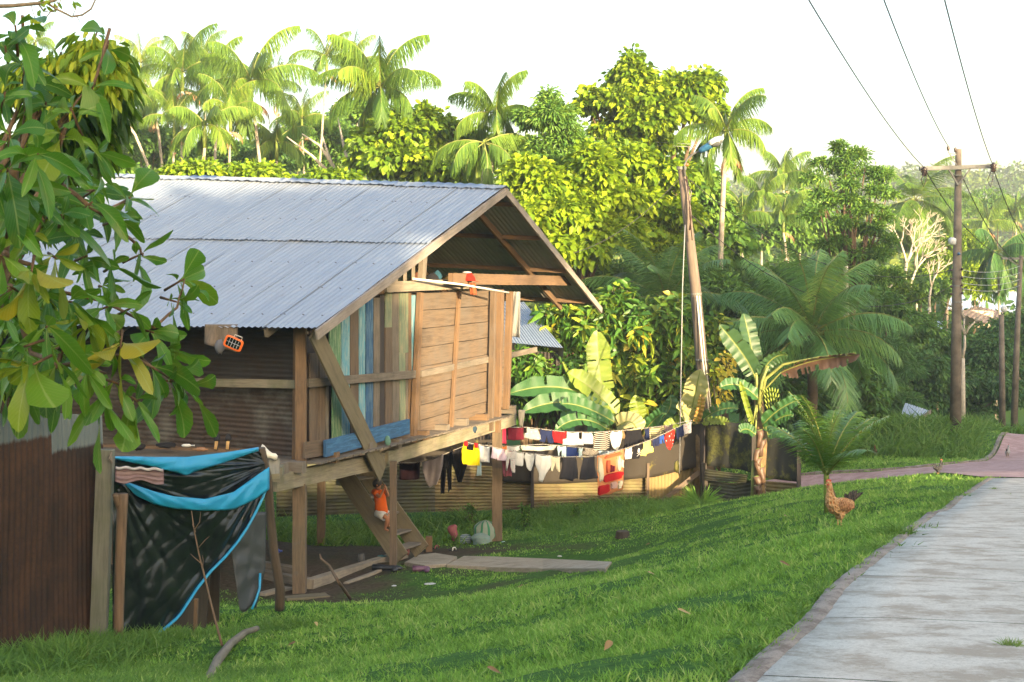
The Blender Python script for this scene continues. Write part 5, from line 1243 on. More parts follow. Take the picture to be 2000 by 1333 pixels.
fbeam((1286, 985, 37.3), (1366, 922, 37.5), .12, .05, W_TAN, 'diagonal_brace'); fbeam((1266, 905, 37.4), (1265, 985, 37.4), .07, .06, W_TAN)
fbeam((1470, 990, 36.2), (1472, 840, 36.2), .1, .1, W_DARK); fbeam((1560, 985, 35.2), (1560, 850, 35.2), .09, .09, W_DARK)
fbeam((1040, 995, 36.6), (1040, 890, 36.6), .09, .09, W_DARK)
# neighbour roof behind, between the house corner and the cocoa bush
nb_ = thing('shed', 'low shed with a blue-grey tin roof behind the right corner of the house', 'shed', tuple(PG(1040, 43)))
mb = MB(); corr(mb, P(1010, 575, 43), P(880, 575, 46), P(900, 660, 40.5), P(1100, 680, 38.8), .11, .014, 6); mb.build('roof_sheet', M_ZINC, nb_, True)
mb = MB(); corr(mb, P(1010, 575, 43), P(1100, 680, 38.8), P(1100, 700, 39), P(1010, 640, 43), .5, .0, 1); mb.build('roof_edge', W_GREY, nb_)
mb = MB(); mb.beam(P(1090, 685, 39.4), P(1090, 860, 39.4), .12, .12, up=(0, 1, 0)); mb.build('post', W_DARK, nb_)
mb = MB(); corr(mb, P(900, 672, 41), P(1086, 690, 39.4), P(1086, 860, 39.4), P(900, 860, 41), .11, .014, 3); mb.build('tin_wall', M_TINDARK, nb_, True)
# ================================================================== poles & wires
M_POLE = mat_wood('leaning_wood_pole', (.20, .155, .12), .35, (.11, .09, .075), .5); M_CPOLE = mat_plain('weathered_concrete_pole', (.155, .13, .105), .85, 0, .45, 2.5, .3, .3); M_STEEL = mat_plain('galvanised_steel', (.17, .17, .16), .6, .2, .2); M_PORC = mat_plain('brown_porcelain', (.05, .03, .025), .25)
lp = thing('street_lamp', 'leaning wooden pole with a curved arm and blue-grey street lamp head', 'street lamp', tuple(PG(1388, 38.40)))
mb = MB(); mb.tube([P(1390, 990, 39.00), P(1375, 760, 38.80), P(1358, 560, 38.60), P(1343, 430, 38.50), P(1331, 330, 38.40)], [.18, .17, .145, .12, .10], 18); mb.build('pole', M_POLE, lp, True)
mb = MB(); mb.tube([P(1331, 332, 38.40), P(1331, 326, 38.40)], .135, 18); mb.build('pole_cap', M_STEEL, lp)
for y, x in ((460, 1347), (576, 1360), (705, 1371)): mb = MB(); mb.tube([P(x, y, 38.60), P(x, y - 3, 38.60)], .137 + (y - 460) * .00014, 16); mb.build('band', M_STEEL, lp)
mb = MB(); mb.tube([P(1338, 345, 38.25), P(1337, 322, 38.20), P(1343, 310, 38.15), P(1356, 300, 38.00), P(1372, 293, 37.90)], .026, 8); mb.build('arm', M_STEEL, lp, True)
M_LB = mat_plain('blue_lamp_housing', (.03, .12, .24), .4); M_LG = mat_plain('pale_lamp_cover', (.55, .56, .56), .35); M_LD = mat_plain('lamp_glass', (.10, .11, .11), .15)
hd = [P(1366, 296, 37.90), P(1374, 290, 37.85), P(1388, 281, 37.80), P(1390, 279, 37.80)]; up_ = Vector((-.5, -.1, .85)).normalized()
dirh = (P(1416, 268, 37.60) - P(1366, 296, 37.90)).normalized(); sdv = dirh.cross(Vector((0, 0, 1))).normalized(); upv = sdv.cross(dirh)
o0 = P(1366, 296, 37.90)
def hring(t, w, h, z=0): return (o0 + dirh * t + upv * z, sdv * w, upv * h)
mb = MB(); mb.loft([hring(0, .04, .04), hring(.03, .09, .07), hring(.15, .11, .085), hring(.32, .12, .09), hring(.36, .125, .09)], 16); mb.build('lamp_housing', M_LB, lp, True)
mb = MB(); mb.loft([hring(.34, .13, .09, .02), hring(.42, .17, .11, .02), hring(.55, .185, .11, .02), hring(.68, .14, .07, .02), hring(.74, .04, .02, .0)], 18); hc_ = mb.build('lamp_cover', M_LG, lp, True)
mb = MB(); mb.loft([hring(.36, .11, .03, -.04), hring(.44, .15, .07, -.05), hring(.56, .16, .08, -.05), hring(.68, .10, .04, -.03)], 16); mb.build('glass', M_LD, hc_, True)
mb = MB(); mb.ball(P(1342, 322, 38.20), .045); mb.build('photocell', mat_plain('orange_photocell', (.5, .12, .05), .5), lp, True)
for dx, r in ((16, .022), (21, .016)):
    mb = MB(); mb.tube([P(1345 + dx, 578, 38.35), P(1356 + dx, 700, 38.35), P(1368 + dx, 800, 38.50)], r, 6); mb.build('conduit', M_WHITEP, lp, True)
mb = MB(); mb.tube([P(1341, 345, 38.20), P(1345, 380, 38.25), P(1350, 420, 38.20), P(1347, 450, 38.25)] , .022, 6); mb.tube([P(1338, 350, 38.20), P(1350, 375, 38.10), P(1346, 410, 38.20), P(1352, 470, 38.25)], .014, 6); mb.build('cable_loop', M_PORC, lp, True)
up2 = thing('utility_pole', 'tall concrete utility pole with a crossarm and insulators above the far path', 'utility pole', tuple(PG(1867, 46)))
UY = 46.0
mb = MB(); mb.tube([P(1866, 860, UY), P(1869, 560, UY), P(1872, 292, UY)], [.185, .15, .095], 16); mb.build('pole', M_CPOLE, up2, True)
mb = MB(); mb.beam(P(1796, 330, UY - .3), P(1949, 325, UY - .1), .13, .13); mb.build('crossarm', M_STEEL, up2)
for x in (1852, 1896): mb = MB(); mb.beam(P(x, 329, UY - .25), P(1871, 362, UY - .18), .04, .05); mb.build('brace', M_STEEL, up2)
def insul(c, s=1.0):
    mb = MB(); mb.loft([(c + Vector((0, 0, z * s)), (r * s, 0, 0), (0, r * s, 0)) for z, r in ((-.18, .05), (-.13, .10), (-.08, .07), (-.02, .12), (.03, .08), (.08, .13), (.13, .05), (.17, .03))], 12); mb.build('insulator', M_PORC, up2, True)
for x, y in ((1805, 335), (1940, 327)): insul(P(x, y, UY - .4), .9)
for x, y in ((1852, 290), (1866, 293)): insul(P(x, y, UY - .2), .45)
mb = MB(); mb.beam(P(1852, 296, UY - .15), P(1868, 322, UY - .15), .03, .03); mb.beam(P(1853, 300, UY - .15), P(1868, 302, UY - .15), .03, .03); mb.build('bracket', M_STEEL, up2)
for x in (1807, 1937): mb = MB(); mb.tube([P(x, 332, UY - .5), P(x - 8, 352, UY - .5), P(x - 3, 366, UY - .5), P(x + 2, 350, UY - .5), P(x + 3, 334, UY - .5)], .014, 6); mb.build('jumper_loop', M_PORC, up2, True)
mb = MB(); q = P(1860, 470, UY - .35); mb.loft([(q + Vector((0, 0, z)), (r, 0, 0), (0, r, 0)) for z, r in ((-.14, .06), (-.12, .12), (.02, .13), (.06, .11), (.10, .04))], 12); mb.build('sensor_lamp', M_LG, up2, True)
mb = MB(); mb.ball(P(1873, 496, UY - .2), .05); mb.build('blue_clamp', M_LB, up2, True)
for y in (528, 545, 560, 575): mb = MB(); mb.ball(P(1858, y, UY - .2), .045, n=6); mb.ball(P(1879, y - 2, UY - .2), .045, n=6); mb.build('spool_insulator', M_PORC, up2, True)
for y in (345, 560, 592): mb = MB(); mb.tube([P(1869.5, y, UY), P(1869.5, y - 3, UY)], .165, 14); mb.build('band', M_STEEL, up2)
fp1 = thing('utility_pole', 'shorter bare pole with a small lamp right behind the first utility pole', 'utility pole', tuple(PG(1958, 58)))
mb = MB(); mb.tube([P(1958, 848, 57), P(1956, 615, 57)], [.13, .10], 12); mb.build('pole', M_CPOLE, fp1, True)
mb = MB(); mb.ball(P(1961, 604, 57), .14, .12, .13); mb.build('lamp_head', M_LG, fp1, True)
fp2 = thing('utility_pole', 'far pole with a short crossarm at the right edge of the view', 'utility pole', tuple(PG(1980, 60)))
mb = MB(); mb.tube([P(1980, 850, 60), P(1986, 670, 60), P(1994, 500, 60)], [.15, .12, .085], 12); mb.build('pole', M_CPOLE, fp2, True)
mb = MB(); mb.beam(P(1957, 505, 60), P(2012, 506, 60), .09, .09); mb.build('crossarm', M_STEEL, fp2)
mb = MB(); mb.beam(P(1972, 508, 60), P(1990, 520, 60), .04, .04); mb.build('brace', M_STEEL, fp2)
M_WIRE = mat_plain('wire', (.02, .02, .022), .6); M_WIREL = mat_plain('pale_wire', (.35, .36, .36), .6)
def wire(label, a, b_, sag, r, mat=M_WIRE, n=24):
    a, b_ = Vector(a), Vector(b_); pts = [a.lerp(b_, t / n) - Vector((0, 0, sag * 4 * (t / n) * (1 - t / n))) for t in range(n + 1)]
    mb = MB(); mb.tube(pts, r, 5); thg('power_line', label, 'cable', mb, mat, 'overhead cables', smooth=True)
wire('thick cable from the left crossarm insulator up to the top of the view', P(1805, 328, UY - .4), P(1440, -240, 16), .3, .012)
wire('cable from the pole-top insulator up to the top of the view', P(1852, 286, UY - .2), P(1620, -290, 16), .3, .012)
wire('cable from the right crossarm insulator up to the top of the view', P(1938, 320, UY - .4), P(1776, -280, 16), .3, .012)
wire('cable running from the left insulator down to the far crossarm pole', P(1807, 332, UY - .4), P(1975, 505, 60), .6, .016)
wire('cable running from the pole top down towards the far poles', P(1873, 330, UY), P(2000, 520, 62), .6, .016)
wire('cable running from the right insulator off the right edge', P(1940, 330, UY - .4), P(2030, 500, 62), .5, .016)
for k, (y0, y1, ym) in enumerate([(236, 284, 275), (241, 290, 281)]):
    wire(('upper' if not k else 'lower') + ' of the two thin distant wires crossing the whole sky', P(820, y0 - 6, 58), P(1860, y1, 56), .5, .009, M_WIREL)
    wire(('upper' if not k else 'lower') + ' thin distant wire continuing right of the utility pole', P(1860, y1, 56), P(2150, 272 + k * 6, 60), .2, .009, M_WIREL)
for k, (y0, y1) in enumerate([(520, 528), (533, 540), (546, 553), (558, 564)]):
    wire('%s thin pale wire between the first and the far utility pole' % ('uppermost', 'second', 'third', 'lowest')[k], P(1879, y1, UY - .2), P(1992, y0, 59.8), .15, .011, M_WIREL)
wire('dark service cable from the lamp pole down to the utility pole', P(1345, 350, 38.4), P(1858, 528, UY - .2), 1.1, .012)
wire('second dark service cable sagging from the lamp pole', P(1350, 420, 38.4), P(1858, 560, UY - .2), 1.4, .012)
wire('thin cable from the lamp pole down behind the house roof', P(1330, 345, 38.4), P(1120, 495, 37), .3, .010)

# ================================================================== chickens
def chicken(label, px, py, Y, H, cols, face=-1, pose='up', turn=0.0):
    """H: standing height; face -1 looks left"""
    g = yard(px, py - 2); s = H / .55 * g.y / Y; c = thing('chicken', label, 'chicken', tuple(g), 'chickens')
    ca, sa = math.cos(turn), math.sin(turn)
    def q(x, y, z): x, y = x * face * -1 * -1, y; return g + Vector(((x * ca - y * sa) * s, (x * sa + y * ca) * s, z * s))
    def rg(x, z, rx, rz, ry): # ring normal roughly along the spine
        return x, z, rx, rz, ry
    # spine from tail root over the back to the head: (x, z, half height, half width), x forward
    sp_ = [(-.17, .27, .02, .02), (-.14, .265, .055, .045), (-.08, .25, .085, .072), (.0, .24, .10, .082), (.06, .255, .098, .078), (.10, .30, .075, .058), (.115, .355, .052, .042), (.115, .41, .038, .033), (.118, .455, .032, .029), (.125, .485, .034, .028), (.135, .51, .026, .024), (.14, .53, .010, .010)]
    if pose == 'down': sp_ = [(-.17, .30, .02, .02), (-.13, .29, .055, .045), (-.07, .26, .08, .07), (.0, .235, .09, .078), (.06, .22, .08, .07), (.11, .20, .055, .045), (.15, .16, .036, .032), (.18, .12, .028, .026), (.20, .085, .028, .024), (.215, .06, .02, .018)]
    mb = MB(); rgs = []
    for i, (x, z, h, w) in enumerate(sp_):
        a = sp_[max(0, i - 1)]; b_ = sp_[min(len(sp_) - 1, i + 1)]; d = Vector((b_[0] - a[0], 0, b_[1] - a[1])).normalized(); nx, nz = -d.z, d.x
        if i < 3: nx, nz = nx * .4, 1
        v = (q(x + nx * h, 0, z + nz * h) - q(x, 0, z)); rgs.append((q(x, 0, z), v, q(x, w, z) - q(x, 0, z)))
    # subdivide rings smoothly
    mb.loft(rgs, 18, 0)
    # thighs, legs, toes
    for sy in (-.035, .04):
        mb.loft([(q(-.01, sy, .19), q(.045, 0, 0) - q(0, 0, 0), q(0, .04, 0) - q(0, 0, 0)), (q(.0, sy, .14), q(.035, 0, 0) - q(0, 0, 0), q(0, .032, 0) - q(0, 0, 0)), (q(.005, sy, .10), q(.016, 0, 0) - q(0, 0, 0), q(0, .016, 0) - q(0, 0, 0))], 10, 0)
        mb.tube([q(.005, sy, .12), q(.0, sy, .06), q(.0, sy, .008)], .0085 * s, 6, 1)
        for dx, dy in ((.05, 0), (.04, .025), (.04, -.025), (-.025, 0)): mb.tube([q(0, sy, .012), q(dx * .6, sy + dy * .6, .008), q(dx, sy + dy, .004)], .0055 * s, 5, 1)
    body_ = mb.build('body', [cols[0], M_CHLEG], c, True)
    mb = MB()
    for sy in (-1, 1):
        mb.loft([(q(x, sy * w_, z), q(.0, 0, h) - q(0, 0, 0), q(0, .012, 0) - q(0, 0, 0)) for x, z, h, w_ in ((.05, .27, .02, .072), (.02, .265, .055, .082), (-.05, .255, .055, .078), (-.11, .245, .035, .06), (-.15, .24, .012, .05))], 10)
    mb.build('wing', cols[1], c, True)
    mb = MB(); up0 = 1 if pose == 'up' else .75
    for k in range(9):
        a = math.radians(58 + k * 9) if pose == 'up' else math.radians(30 + k * 8); y_ = (k % 3 - 1) * .018; L_ = .15 if k % 2 else .17
        p0 = q(-.13, y_ * .5, .28); d = Vector((-math.cos(a), 0, math.sin(a)))
        pts = [(-.13 - math.cos(a) * L_ * t - .05 * t * t, .28 + math.sin(a) * L_ * t - .035 * t * t) for t in (0, .3, .6, .85, 1)]
        mb.loft([(q(x, y_, z), q(math.sin(a) * w_, 0, math.cos(a) * w_) - q(0, 0, 0), q(0, .006, 0) - q(0, 0, 0)) for (x, z), w_ in zip(pts, (.012, .022, .024, .018, .004))], 6)
    mb.build('tail', cols[2], c, True)
    hx, hz = (.13, .49) if pose == 'up' else (.205, .085)
    mb = MB()
    for k in range(4): mb.ball(q(hx - .02 + k * .014, 0, hz + .035 + (.006 if k in (1, 2) else 0)), .011 * s, .005 * s, .014 * s, 6)
    mb.ball(q(hx + .018, 0, hz - .028), .010 * s, .009 * s, .018 * s, 6); mb.ball(q(hx + .008, 0, hz - .003), .02 * s, .029 * s, .018 * s, 8); mb.build('comb', M_COMB, c, True)
    mb = MB(); mb.loft([(q(hx + x, 0, hz + .0 - x * .1 - (.0)), q(0, 0, r) - q(0, 0, 0), q(0, r * .8, 0) - q(0, 0, 0)) for x, r in ((.018, .012), (.032, .008), (.048, .002))], 8); mb.build('beak', M_CHLEG, c, True)
M_CHLEG = mat_plain('chicken_leg', (.55, .34, .12), .6); M_COMB = mat_plain('red_comb', (.50, .07, .04), .6)
def feath(name, a, b_, sc=42):
    m, nt, b = new_mat(name); v = nd(nt, 'ShaderNodeTexVoronoi', i_Scale=sc); nt.links.new(coords(nt, 'Object', (1, 1, .6)), v.inputs['Vector'])
    n = noise(nt, coords(nt, 'Object'), 9, 3, .6); f = mixc(nt, .45, v.outputs['Distance'], n)
    nt.links.new(ramp(nt, f, [(.28, a), (.48, b_)]), b.inputs['Base Color']); b.inputs['Roughness'].default_value = .8; bump(nt, b, v.outputs['Distance'], 1.0, .03); return m
FB = feath('speckled_tan_feathers', (.40, .125, .028), (.50, .29, .13)); FW = feath('brown_wing_feathers', (.20, .065, .02), (.36, .18, .08)); FT = feath('dark_tail_feathers', (.012, .012, .012), (.07, .055, .045)); FR = feath('rust_feathers', (.14, .05, .025), (.22, .09, .04)); FG = feath('black_grey_feathers', (.008, .009, .011), (.035, .035, .038)); FS = feath('grey_speckled_feathers', (.12, .11, .10), (.42, .40, .38))
chicken('speckled tan chicken with dark tail standing on the near grass bank facing left', 1640, 1036, 17.0, .60, (FB, FW, FT), -1, turn=.25)
chicken('small reddish brown chicken in the grass beyond the pink path', 1709, 893, 42.5, .36, (FR, FR, FR), -1, turn=1.3)
chicken('black chicken pecking on the pink path in front of the mound', 1832, 930, 34.8, .40, (FG, FG, FG), 1, 'up', turn=.3)
chicken('grey speckled chicken standing on the pink path at the far right', 1968, 897, 41.5, .42, (FS, FS, FG), 1, turn=1.0)
# stretch of pale root or pipe in the grass by the chicken
mb = MB(); mb.beam(P(1697, 1037, 15.9), P(1731, 1047, 15.4), .08, .05, jit=.01); thg('stone_edge', 'pale broken concrete piece in the grass right of the near chicken', 'concrete piece', mb, m_slab)

DRYL = mat_leaf('dry_leaf', [(.10, .05, .02), (.22, .13, .05), (.30, .22, .08)], .1)
where = ['on the bank left of the path', 'low on the near grass bank', 'near the fallen branch', 'in front of the long slab', 'by the path edge', 'in the yard below the laundry', 'under the slope beside the yard', 'close to the bottom of the view', 'between chicken and fence', 'halfway up the grass bank', 'near the tarpaulin', 'beside the tree stump']
for k, (px, py) in enumerate([(1350, 1200), (1180, 1280), (560, 1262), (1010, 1150), (1545, 1110), (1120, 1050), (900, 1180), (980, 1318), (1540, 1010), (1280, 1130), (620, 1225), (1260, 1065)]):
    g = yard(px, py, .05); a = R.uniform(0, 6.3); d = np.array([[math.cos(a), math.sin(a), .15]])
    V, F, T = leaves(np.array([g]) + np.array([[0, 0, .05]]), d, np.array([[.2, -.3, 1.0]]), np.array([.085]), np.array([.04]), np.full((1, 3), R.random()), T_BIG, curl=np.array([-.3]))
    tag(link('fallen_leaf', np_mesh('fallen_leaf', V, F, T, True), None, DRYL), 'dry brown leaf fallen ' + where[k], 'leaf', 'fallen leaves on the grass')
# ================================================================== vegetation
LM_YEL = mat_leaf('yellow_green_leaf', [(.03, .075, .008), (.075, .14, .008), (.12, .20, .010), (.18, .26, .011), (.24, .31, .016)], .38)
LM_MID = mat_leaf('mid_green_leaf', [(.03, .08, .015), (.05, .125, .02), (.085, .17, .026), (.13, .215, .03)], .33)
LM_DARK = mat_leaf('dark_green_leaf', [(.018, .055, .014), (.03, .085, .02), (.05, .12, .028), (.08, .155, .03)], .28)
LM_COCOA = mat_leaf('cocoa_leaf', [(.02, .07, .012), (.045, .12, .015), (.09, .17, .02), (.22, .25, .02), (.40, .30, .03)], .33, .4, .45)
LM_PALM = mat_leaf('palm_leaflet', [(.03, .08, .014), (.06, .12, .015), (.10, .17, .018), (.17, .21, .02)], .32)
LM_COCO = mat_leaf('coconut_leaflet', [(.03, .085, .03), (.045, .115, .035), (.07, .15, .035), (.15, .20, .05)], .33, .35, .5)
LM_BAN = mat_leaf('banana_leaf', [(.07, .16, .03), (.10, .21, .035), (.20, .27, .04)], .4, .4, .4, tcol=(.35, .42, .04))
LM_FORE = mat_leaf('large_leaf', [(.008, .045, .012), (.022, .095, .010), (.055, .15, .012), (.13, .18, .012), (.25, .20, .012)], .36, .36, .4, vein=True, tcol=(.25, .38, .02))
LM_BAMB = mat_leaf('bamboo_leaf', [(.035, .095, .03), (.055, .14, .04), (.09, .18, .05)], .33)
TRUNK_P = mat_plain('pale_palm_trunk', (.36, .31, .25), .85, 0, .35, 5, .2, .3); TRUNK_D = mat_plain('brown_trunk', (.12, .085, .055), .9, 0, .4, 4, .2, .4); TRUNK_W = mat_plain('white_branch', (.44, .39, .32), .8, 0, .25, 4, .2)
DEADF = mat_leaf('dead_frond', [(.20, .10, .05), (.32, .18, .10), (.42, .27, .16)], .3)
STALK = mat_plain('green_stalk', (.14, .19, .03), .6, 0, .3, 6); STALKY = mat_plain('yellow_stalk', (.19, .21, .05), .6, 0, .3, 6); BTRUNK = mat_plain('banana_trunk', (.17, .115, .055), .9, 0, .5, 7, .2, .5)

def sph(n):
    v = NR.normal(size=(n, 3)); return v / np.linalg.norm(v, axis=1, keepdims=True)
def crown_leaves(lobes, n, ll, lw, droop=.6, per=9, spread=None, shell=.62, tint0=.5, tvar=.2, tpl=T_HEX, face=None):
    """lobes: (centre, (rx,ry,rz)); n leaves in clusters of `per`"""
    w = np.array([l[1][0] * l[1][2] + l[1][1] * l[1][2] for l in lobes]); w = w / w.sum(); nc = max(1, n // per)
    li = NR.choice(len(lobes), nc, p=w); C = np.array([l[0] for l in lobes], float)[li]; Rr = np.array([l[1] for l in lobes], float)[li]
    d = sph(nc); d[:, 2] = np.where(d[:, 2] < -.5, -d[:, 2], d[:, 2])
    rad = shell + (1.05 - shell) * NR.random(nc) ** .6
    lump = np.array([1 + .42 * mnoise.noise(Vector(tuple(a * 2.0 + b * .37))) + .30 * mnoise.noise(Vector(tuple(a * 4.5 + b * .71))) for a, b in zip(d, C)])
    cc = C + d * Rr * (rad * lump)[:, None]
    sp = spread or ll * 1.3
    ct = NR.normal(0, tvar, nc)
    k = np.repeat(np.arange(nc), per); m = len(k)
    off = sph(m); pos = cc[k] + off * sp * NR.random(m)[:, None] * np.array([1, 1, .7])
    dirs = d[k] * .55 + off * .8 + np.stack([np.zeros(m), np.zeros(m), np.full(m, -droop)], 1)
    nor = d[k] * .5 + NR.normal(0, .6, (m, 3)) + np.array([0, 0, .55])
    t = np.clip(tint0 + ct[k] + NR.normal(0, tvar * .6, m), 0, 1)
    L = ll * NR.uniform(.65, 1.25, m); W = lw * NR.uniform(.75, 1.2, m)
    return leaves(pos, dirs, nor, L, W, np.stack([t, t, t], 1), tpl, curl=.15)
def trunk_mesh(base, lobes, r, mat, root, limbs=True, bend=.3, top=None):
    mb = MB(); C = [Vector(l[0]) for l in lobes]; cen = top or sum(C, Vector()) / len(C); base = Vector(base)
    fork = base.lerp(cen, .55); j = Vector((R.uniform(-bend, bend), R.uniform(-bend, bend), 0))
    pts = [base - Vector((0, 0, .3)), base.lerp(fork, .35) + j * .5, base.lerp(fork, .7) + j, fork]
    mb.tube(pts, [r * 1.25, r, r * .85, r * .7], 9)
    if limbs:
        for c in C:
            m = fork.lerp(c, .5) + Vector((R.uniform(-.3, .3), R.uniform(-.3, .3), .25)); mb.tube([fork, m, c + Vector((0, 0, .2))], [r * .55, r * .35, r * .1], 6)
    return mb.build('trunk', mat, root, True)
def tree(name, label, Y, lobes_px, n, ll, lw, mat, base=None, r=.15, cat='tree', tmat=None, group='trees behind the house', dy=None, **k):
    """lobes_px: (px, py, rx_px, ry_px[, dY])"""
    lobes = []
    for l in lobes_px:
        d = l[4] if len(l) > 4 else 0; c = P(l[0], l[1], Y + d); rx = M(l[2], Y); lobes.append((c, (rx, (dy or rx), M(l[3], Y))))
    bx = base if base is not None else sum(l[0] for l in lobes_px) / len(lobes_px)
    b0 = PG(bx, Y); t = thing(name, label, cat, tuple(b0), group)
    sub = []
    for c, rr in lobes:
        m = 7 if rr[0] > .8 else 4
        for q in range(m):
            d = sph(1)[0]; d[2] = abs(d[2]) * .9 - .2; s = R.uniform(.36, .58); sub.append((Vector((c.x + d[0] * rr[0] * .66, c.y + d[1] * rr[1] * .66, c.z + d[2] * rr[2] * .7)), (rr[0] * s, rr[1] * s, rr[2] * s * .85)))
    V, F, T = crown_leaves(sub, n, ll, lw, **k); link('crown', np_mesh('crown', V, F, T), t, mat)
    trunk_mesh(b0, lobes, r, tmat or TRUNK_D, t); return t

# ---- palms
def palm_parts(top, nfr, L, el0, el1, leafL, leafW, nleaf, hang, seed, twist=.0, azs=None, sag=.9, uplift=0):
    """returns leaf arrays and rachis tubes for a crown of fronds; hang 0..1: how far leaflets hang straight down"""
    rng = np.random.default_rng(seed); parts = []; tubes = []
    for i in range(nfr):
        az = (azs[i] if azs else 2 * math.pi * i / nfr * 1.0 + rng.uniform(-.25, .25)); el = math.radians(el0 + (el1 - el0) * (((i * 5) % nfr) / max(1, nfr - 1)) + rng.uniform(-6, 6))
        Li = L * rng.uniform(.85, 1.1); ns = 14; p = np.array(top, float); pts = [p.copy()]; a = el
        for s in range(ns):
            a -= sag * (1.0 / ns) * (.5 + 1.6 * s / ns) * (1.15 - .3 * math.sin(el)); st = Li / ns
            p = p + st * np.array([math.cos(a) * math.cos(az), math.cos(a) * math.sin(az), math.sin(a)]); pts.append(p.copy())
        pts = np.array(pts); tubes.append((pts, Li))
        ts = np.linspace(.13, .99, nleaf); idx = ts * ns; i0 = np.minimum(idx.astype(int), ns - 1); fr = (idx - i0)[:, None]
        pos = pts[i0] * (1 - fr) + pts[i0 + 1] * fr; tan = unit(pts[i0 + 1] - pts[i0]); side = unit(np.cross(tan, np.array([[0, 0, 1.0]]) + 1e-6)); up = np.cross(side, tan)
        prof = np.sin(np.pi * np.clip(.12 + ts * .86, 0, 1)) ** .5
        ti = rng.normal(0, .12)
        for sg in (-1, 1):
            d = side * sg * (1 - hang * .75) + tan * (.55 - .3 * hang) + up * .12 * (1 - hang) + np.array([[0, 0, -1.0]]) * hang * .95 + rng.normal(0, .07, (nleaf, 3))
            d = unit(d); nor = np.cross(d, tan) * sg + rng.normal(0, .15, (nleaf, 3)) + (up * .4)
            Ln = leafL * prof * rng.uniform(.85, 1.1, nleaf); t = np.clip(.45 + ti + rng.normal(0, .15, nleaf), 0, 1)
            parts.append(leaves(pos, d, nor, Ln, np.full(nleaf, leafW), np.stack([t, t, t], 1), T_BLADE, curl=.10 + .25 * (1 - hang)))
    return parts, tubes
def palm(name, label, Y, top_px, base_px, L0, kind='acai', nfr=13, seed=1, r=.09, fan=(78, -15), lw=None, nleaf=56, crownshaft=True, mat=None, dead=0, group='tall feathery palms behind the house', lean=None, sag=None, leafL=None):
    L = L0 * (.9 if kind == 'acai' else 1); top = P(top_px[0], top_px[1], Y); b0 = P(base_px[0], base_px[1], Y + R.uniform(-.5, .5)); g = Vector((b0.x, b0.y, G(b0.x, b0.y)))
    if base_px[1] < 700: dxy = (b0 - top) / max(.1, (top.z - b0.z)) * (top.z - g.z); g = Vector((top.x + dxy.x * .8, top.y, G(top.x + dxy.x * .8, top.y)))
    t = thing(name, label, 'palm', tuple(g), group)
    hang = .85 if kind == 'acai' else .35
    parts, tubes = palm_parts(top + Vector((0, 0, .2)), nfr, L, fan[0], fan[1], leafL or (L * (.32 if kind == 'acai' else .26)), (lw or .035) * .62, int(nleaf * 1.45), hang, seed, sag=sag or (1.25 if kind == 'acai' else 1.1))
    V, F, T = merge(parts); cr = link('crown', np_mesh('crown', V, F, T), t, mat or LM_PALM)
    mb = MB()
    for pts, Li in tubes: mb.tube([Vector(p) for p in pts[::2]], [.022 * (1 - .8 * i / 7) + .003 for i in range(len(pts[::2]))], 5)
    mb.build('midrib', STALKY, cr, True)
    mb = MB(); n = 9; j = R.uniform(-.3, .3); pts = [g - Vector((0, 0, .3))] + [g.lerp(top, k / n) + Vector((j * math.sin(math.pi * k / n), 0, 0)) for k in range(1, n)] + [top - Vector((0, 0, .7 if crownshaft else .1))]
    mb.tube(pts, [r * 1.2] + [r * (1 - .25 * k / n) for k in range(1, n)] + [r * .7], 9); mb.build('trunk', TRUNK_P, t, True)
    if crownshaft: mb = MB(); mb.tube([pts[-1], pts[-1].lerp(top, .5), top + Vector((0, 0, .3))], [r * .95, r * 1.15, r * .4], 9); mb.build('crownshaft', STALK, t, True)
    if dead:
        pp, _ = palm_parts(pts[-1] + Vector((0, 0, .0)), dead, L * .42, -5, -50, L * .12, .03, 30, .9, seed + 5, sag=1.2); V, F, T = merge(pp); link('dead_frond', np_mesh('dead_frond', V, F, T), t, DEADF)
    return t
palm('acai_palm', 'palm with the highest crown of the left group, thin pale trunk', 68, (356, 150), (345, 340), 3.3, seed=2, nfr=12, dead=4, fan=(88, -5), lw=.05)
palm('acai_palm', 'slightly lower palm left of the highest one, with greyer fronds', 74, (303, 195), (330, 342), 3.0, seed=3, nfr=12, dead=3, lw=.045)
palm('acai_palm', 'big yellow-green palm with broad arching crown above the roof centre-left', 62, (490, 168), (520, 345), 3.6, seed=4, nfr=14, dead=5, fan=(82, -30), lw=.06)
palm('acai_palm', 'palm crown tucked behind the big yellow-green one at its left', 70, (424, 150), (415, 345), 2.7, seed=5, nfr=11, dead=3, fan=(85, -5), lw=.05)
palm('acai_palm', 'slender palm standing alone with a small tuft against the sky', 70, (638, 118), (610, 345), 2.2, seed=6, nfr=8, r=.07, fan=(80, 0), dead=1)
palm('acai_palm', 'large drooping golden palm right of the slender lone one', 55, (742, 182), (722, 350), 3.25, seed=7, nfr=15, fan=(75, -25), lw=.055, nleaf=64)
palm('acai_palm', 'pale drooping palm above the roof ridge end', 52, (968, 232), (955, 430), 2.5, seed=8, nfr=11, fan=(80, -5), lw=.05)
palm('acai_palm', 'lower half of the twin palm with fronds spread beside the dark climber-clad tree', 50, (945, 290), (950, 430), 2.4, seed=9, nfr=9, fan=(35, -40), lw=.05)
palm('acai_palm', 'palm behind the street lamp with white spotted trunk', 52, (1418, 268), (1411, 525), 2.5, seed=10, nfr=12, fan=(84, -22), r=.12, dead=2, lw=.05)
palm('acai_palm', 'small faint palm top behind the left foreground leaves', 90, (70, 88), (70, 300), 2.1, seed=11, nfr=9)
palm('acai_palm', 'low leaning palm at the left end with bare slanting trunk', 64, (232, 190), (292, 320), 2.0, seed=12, nfr=9, r=.08)
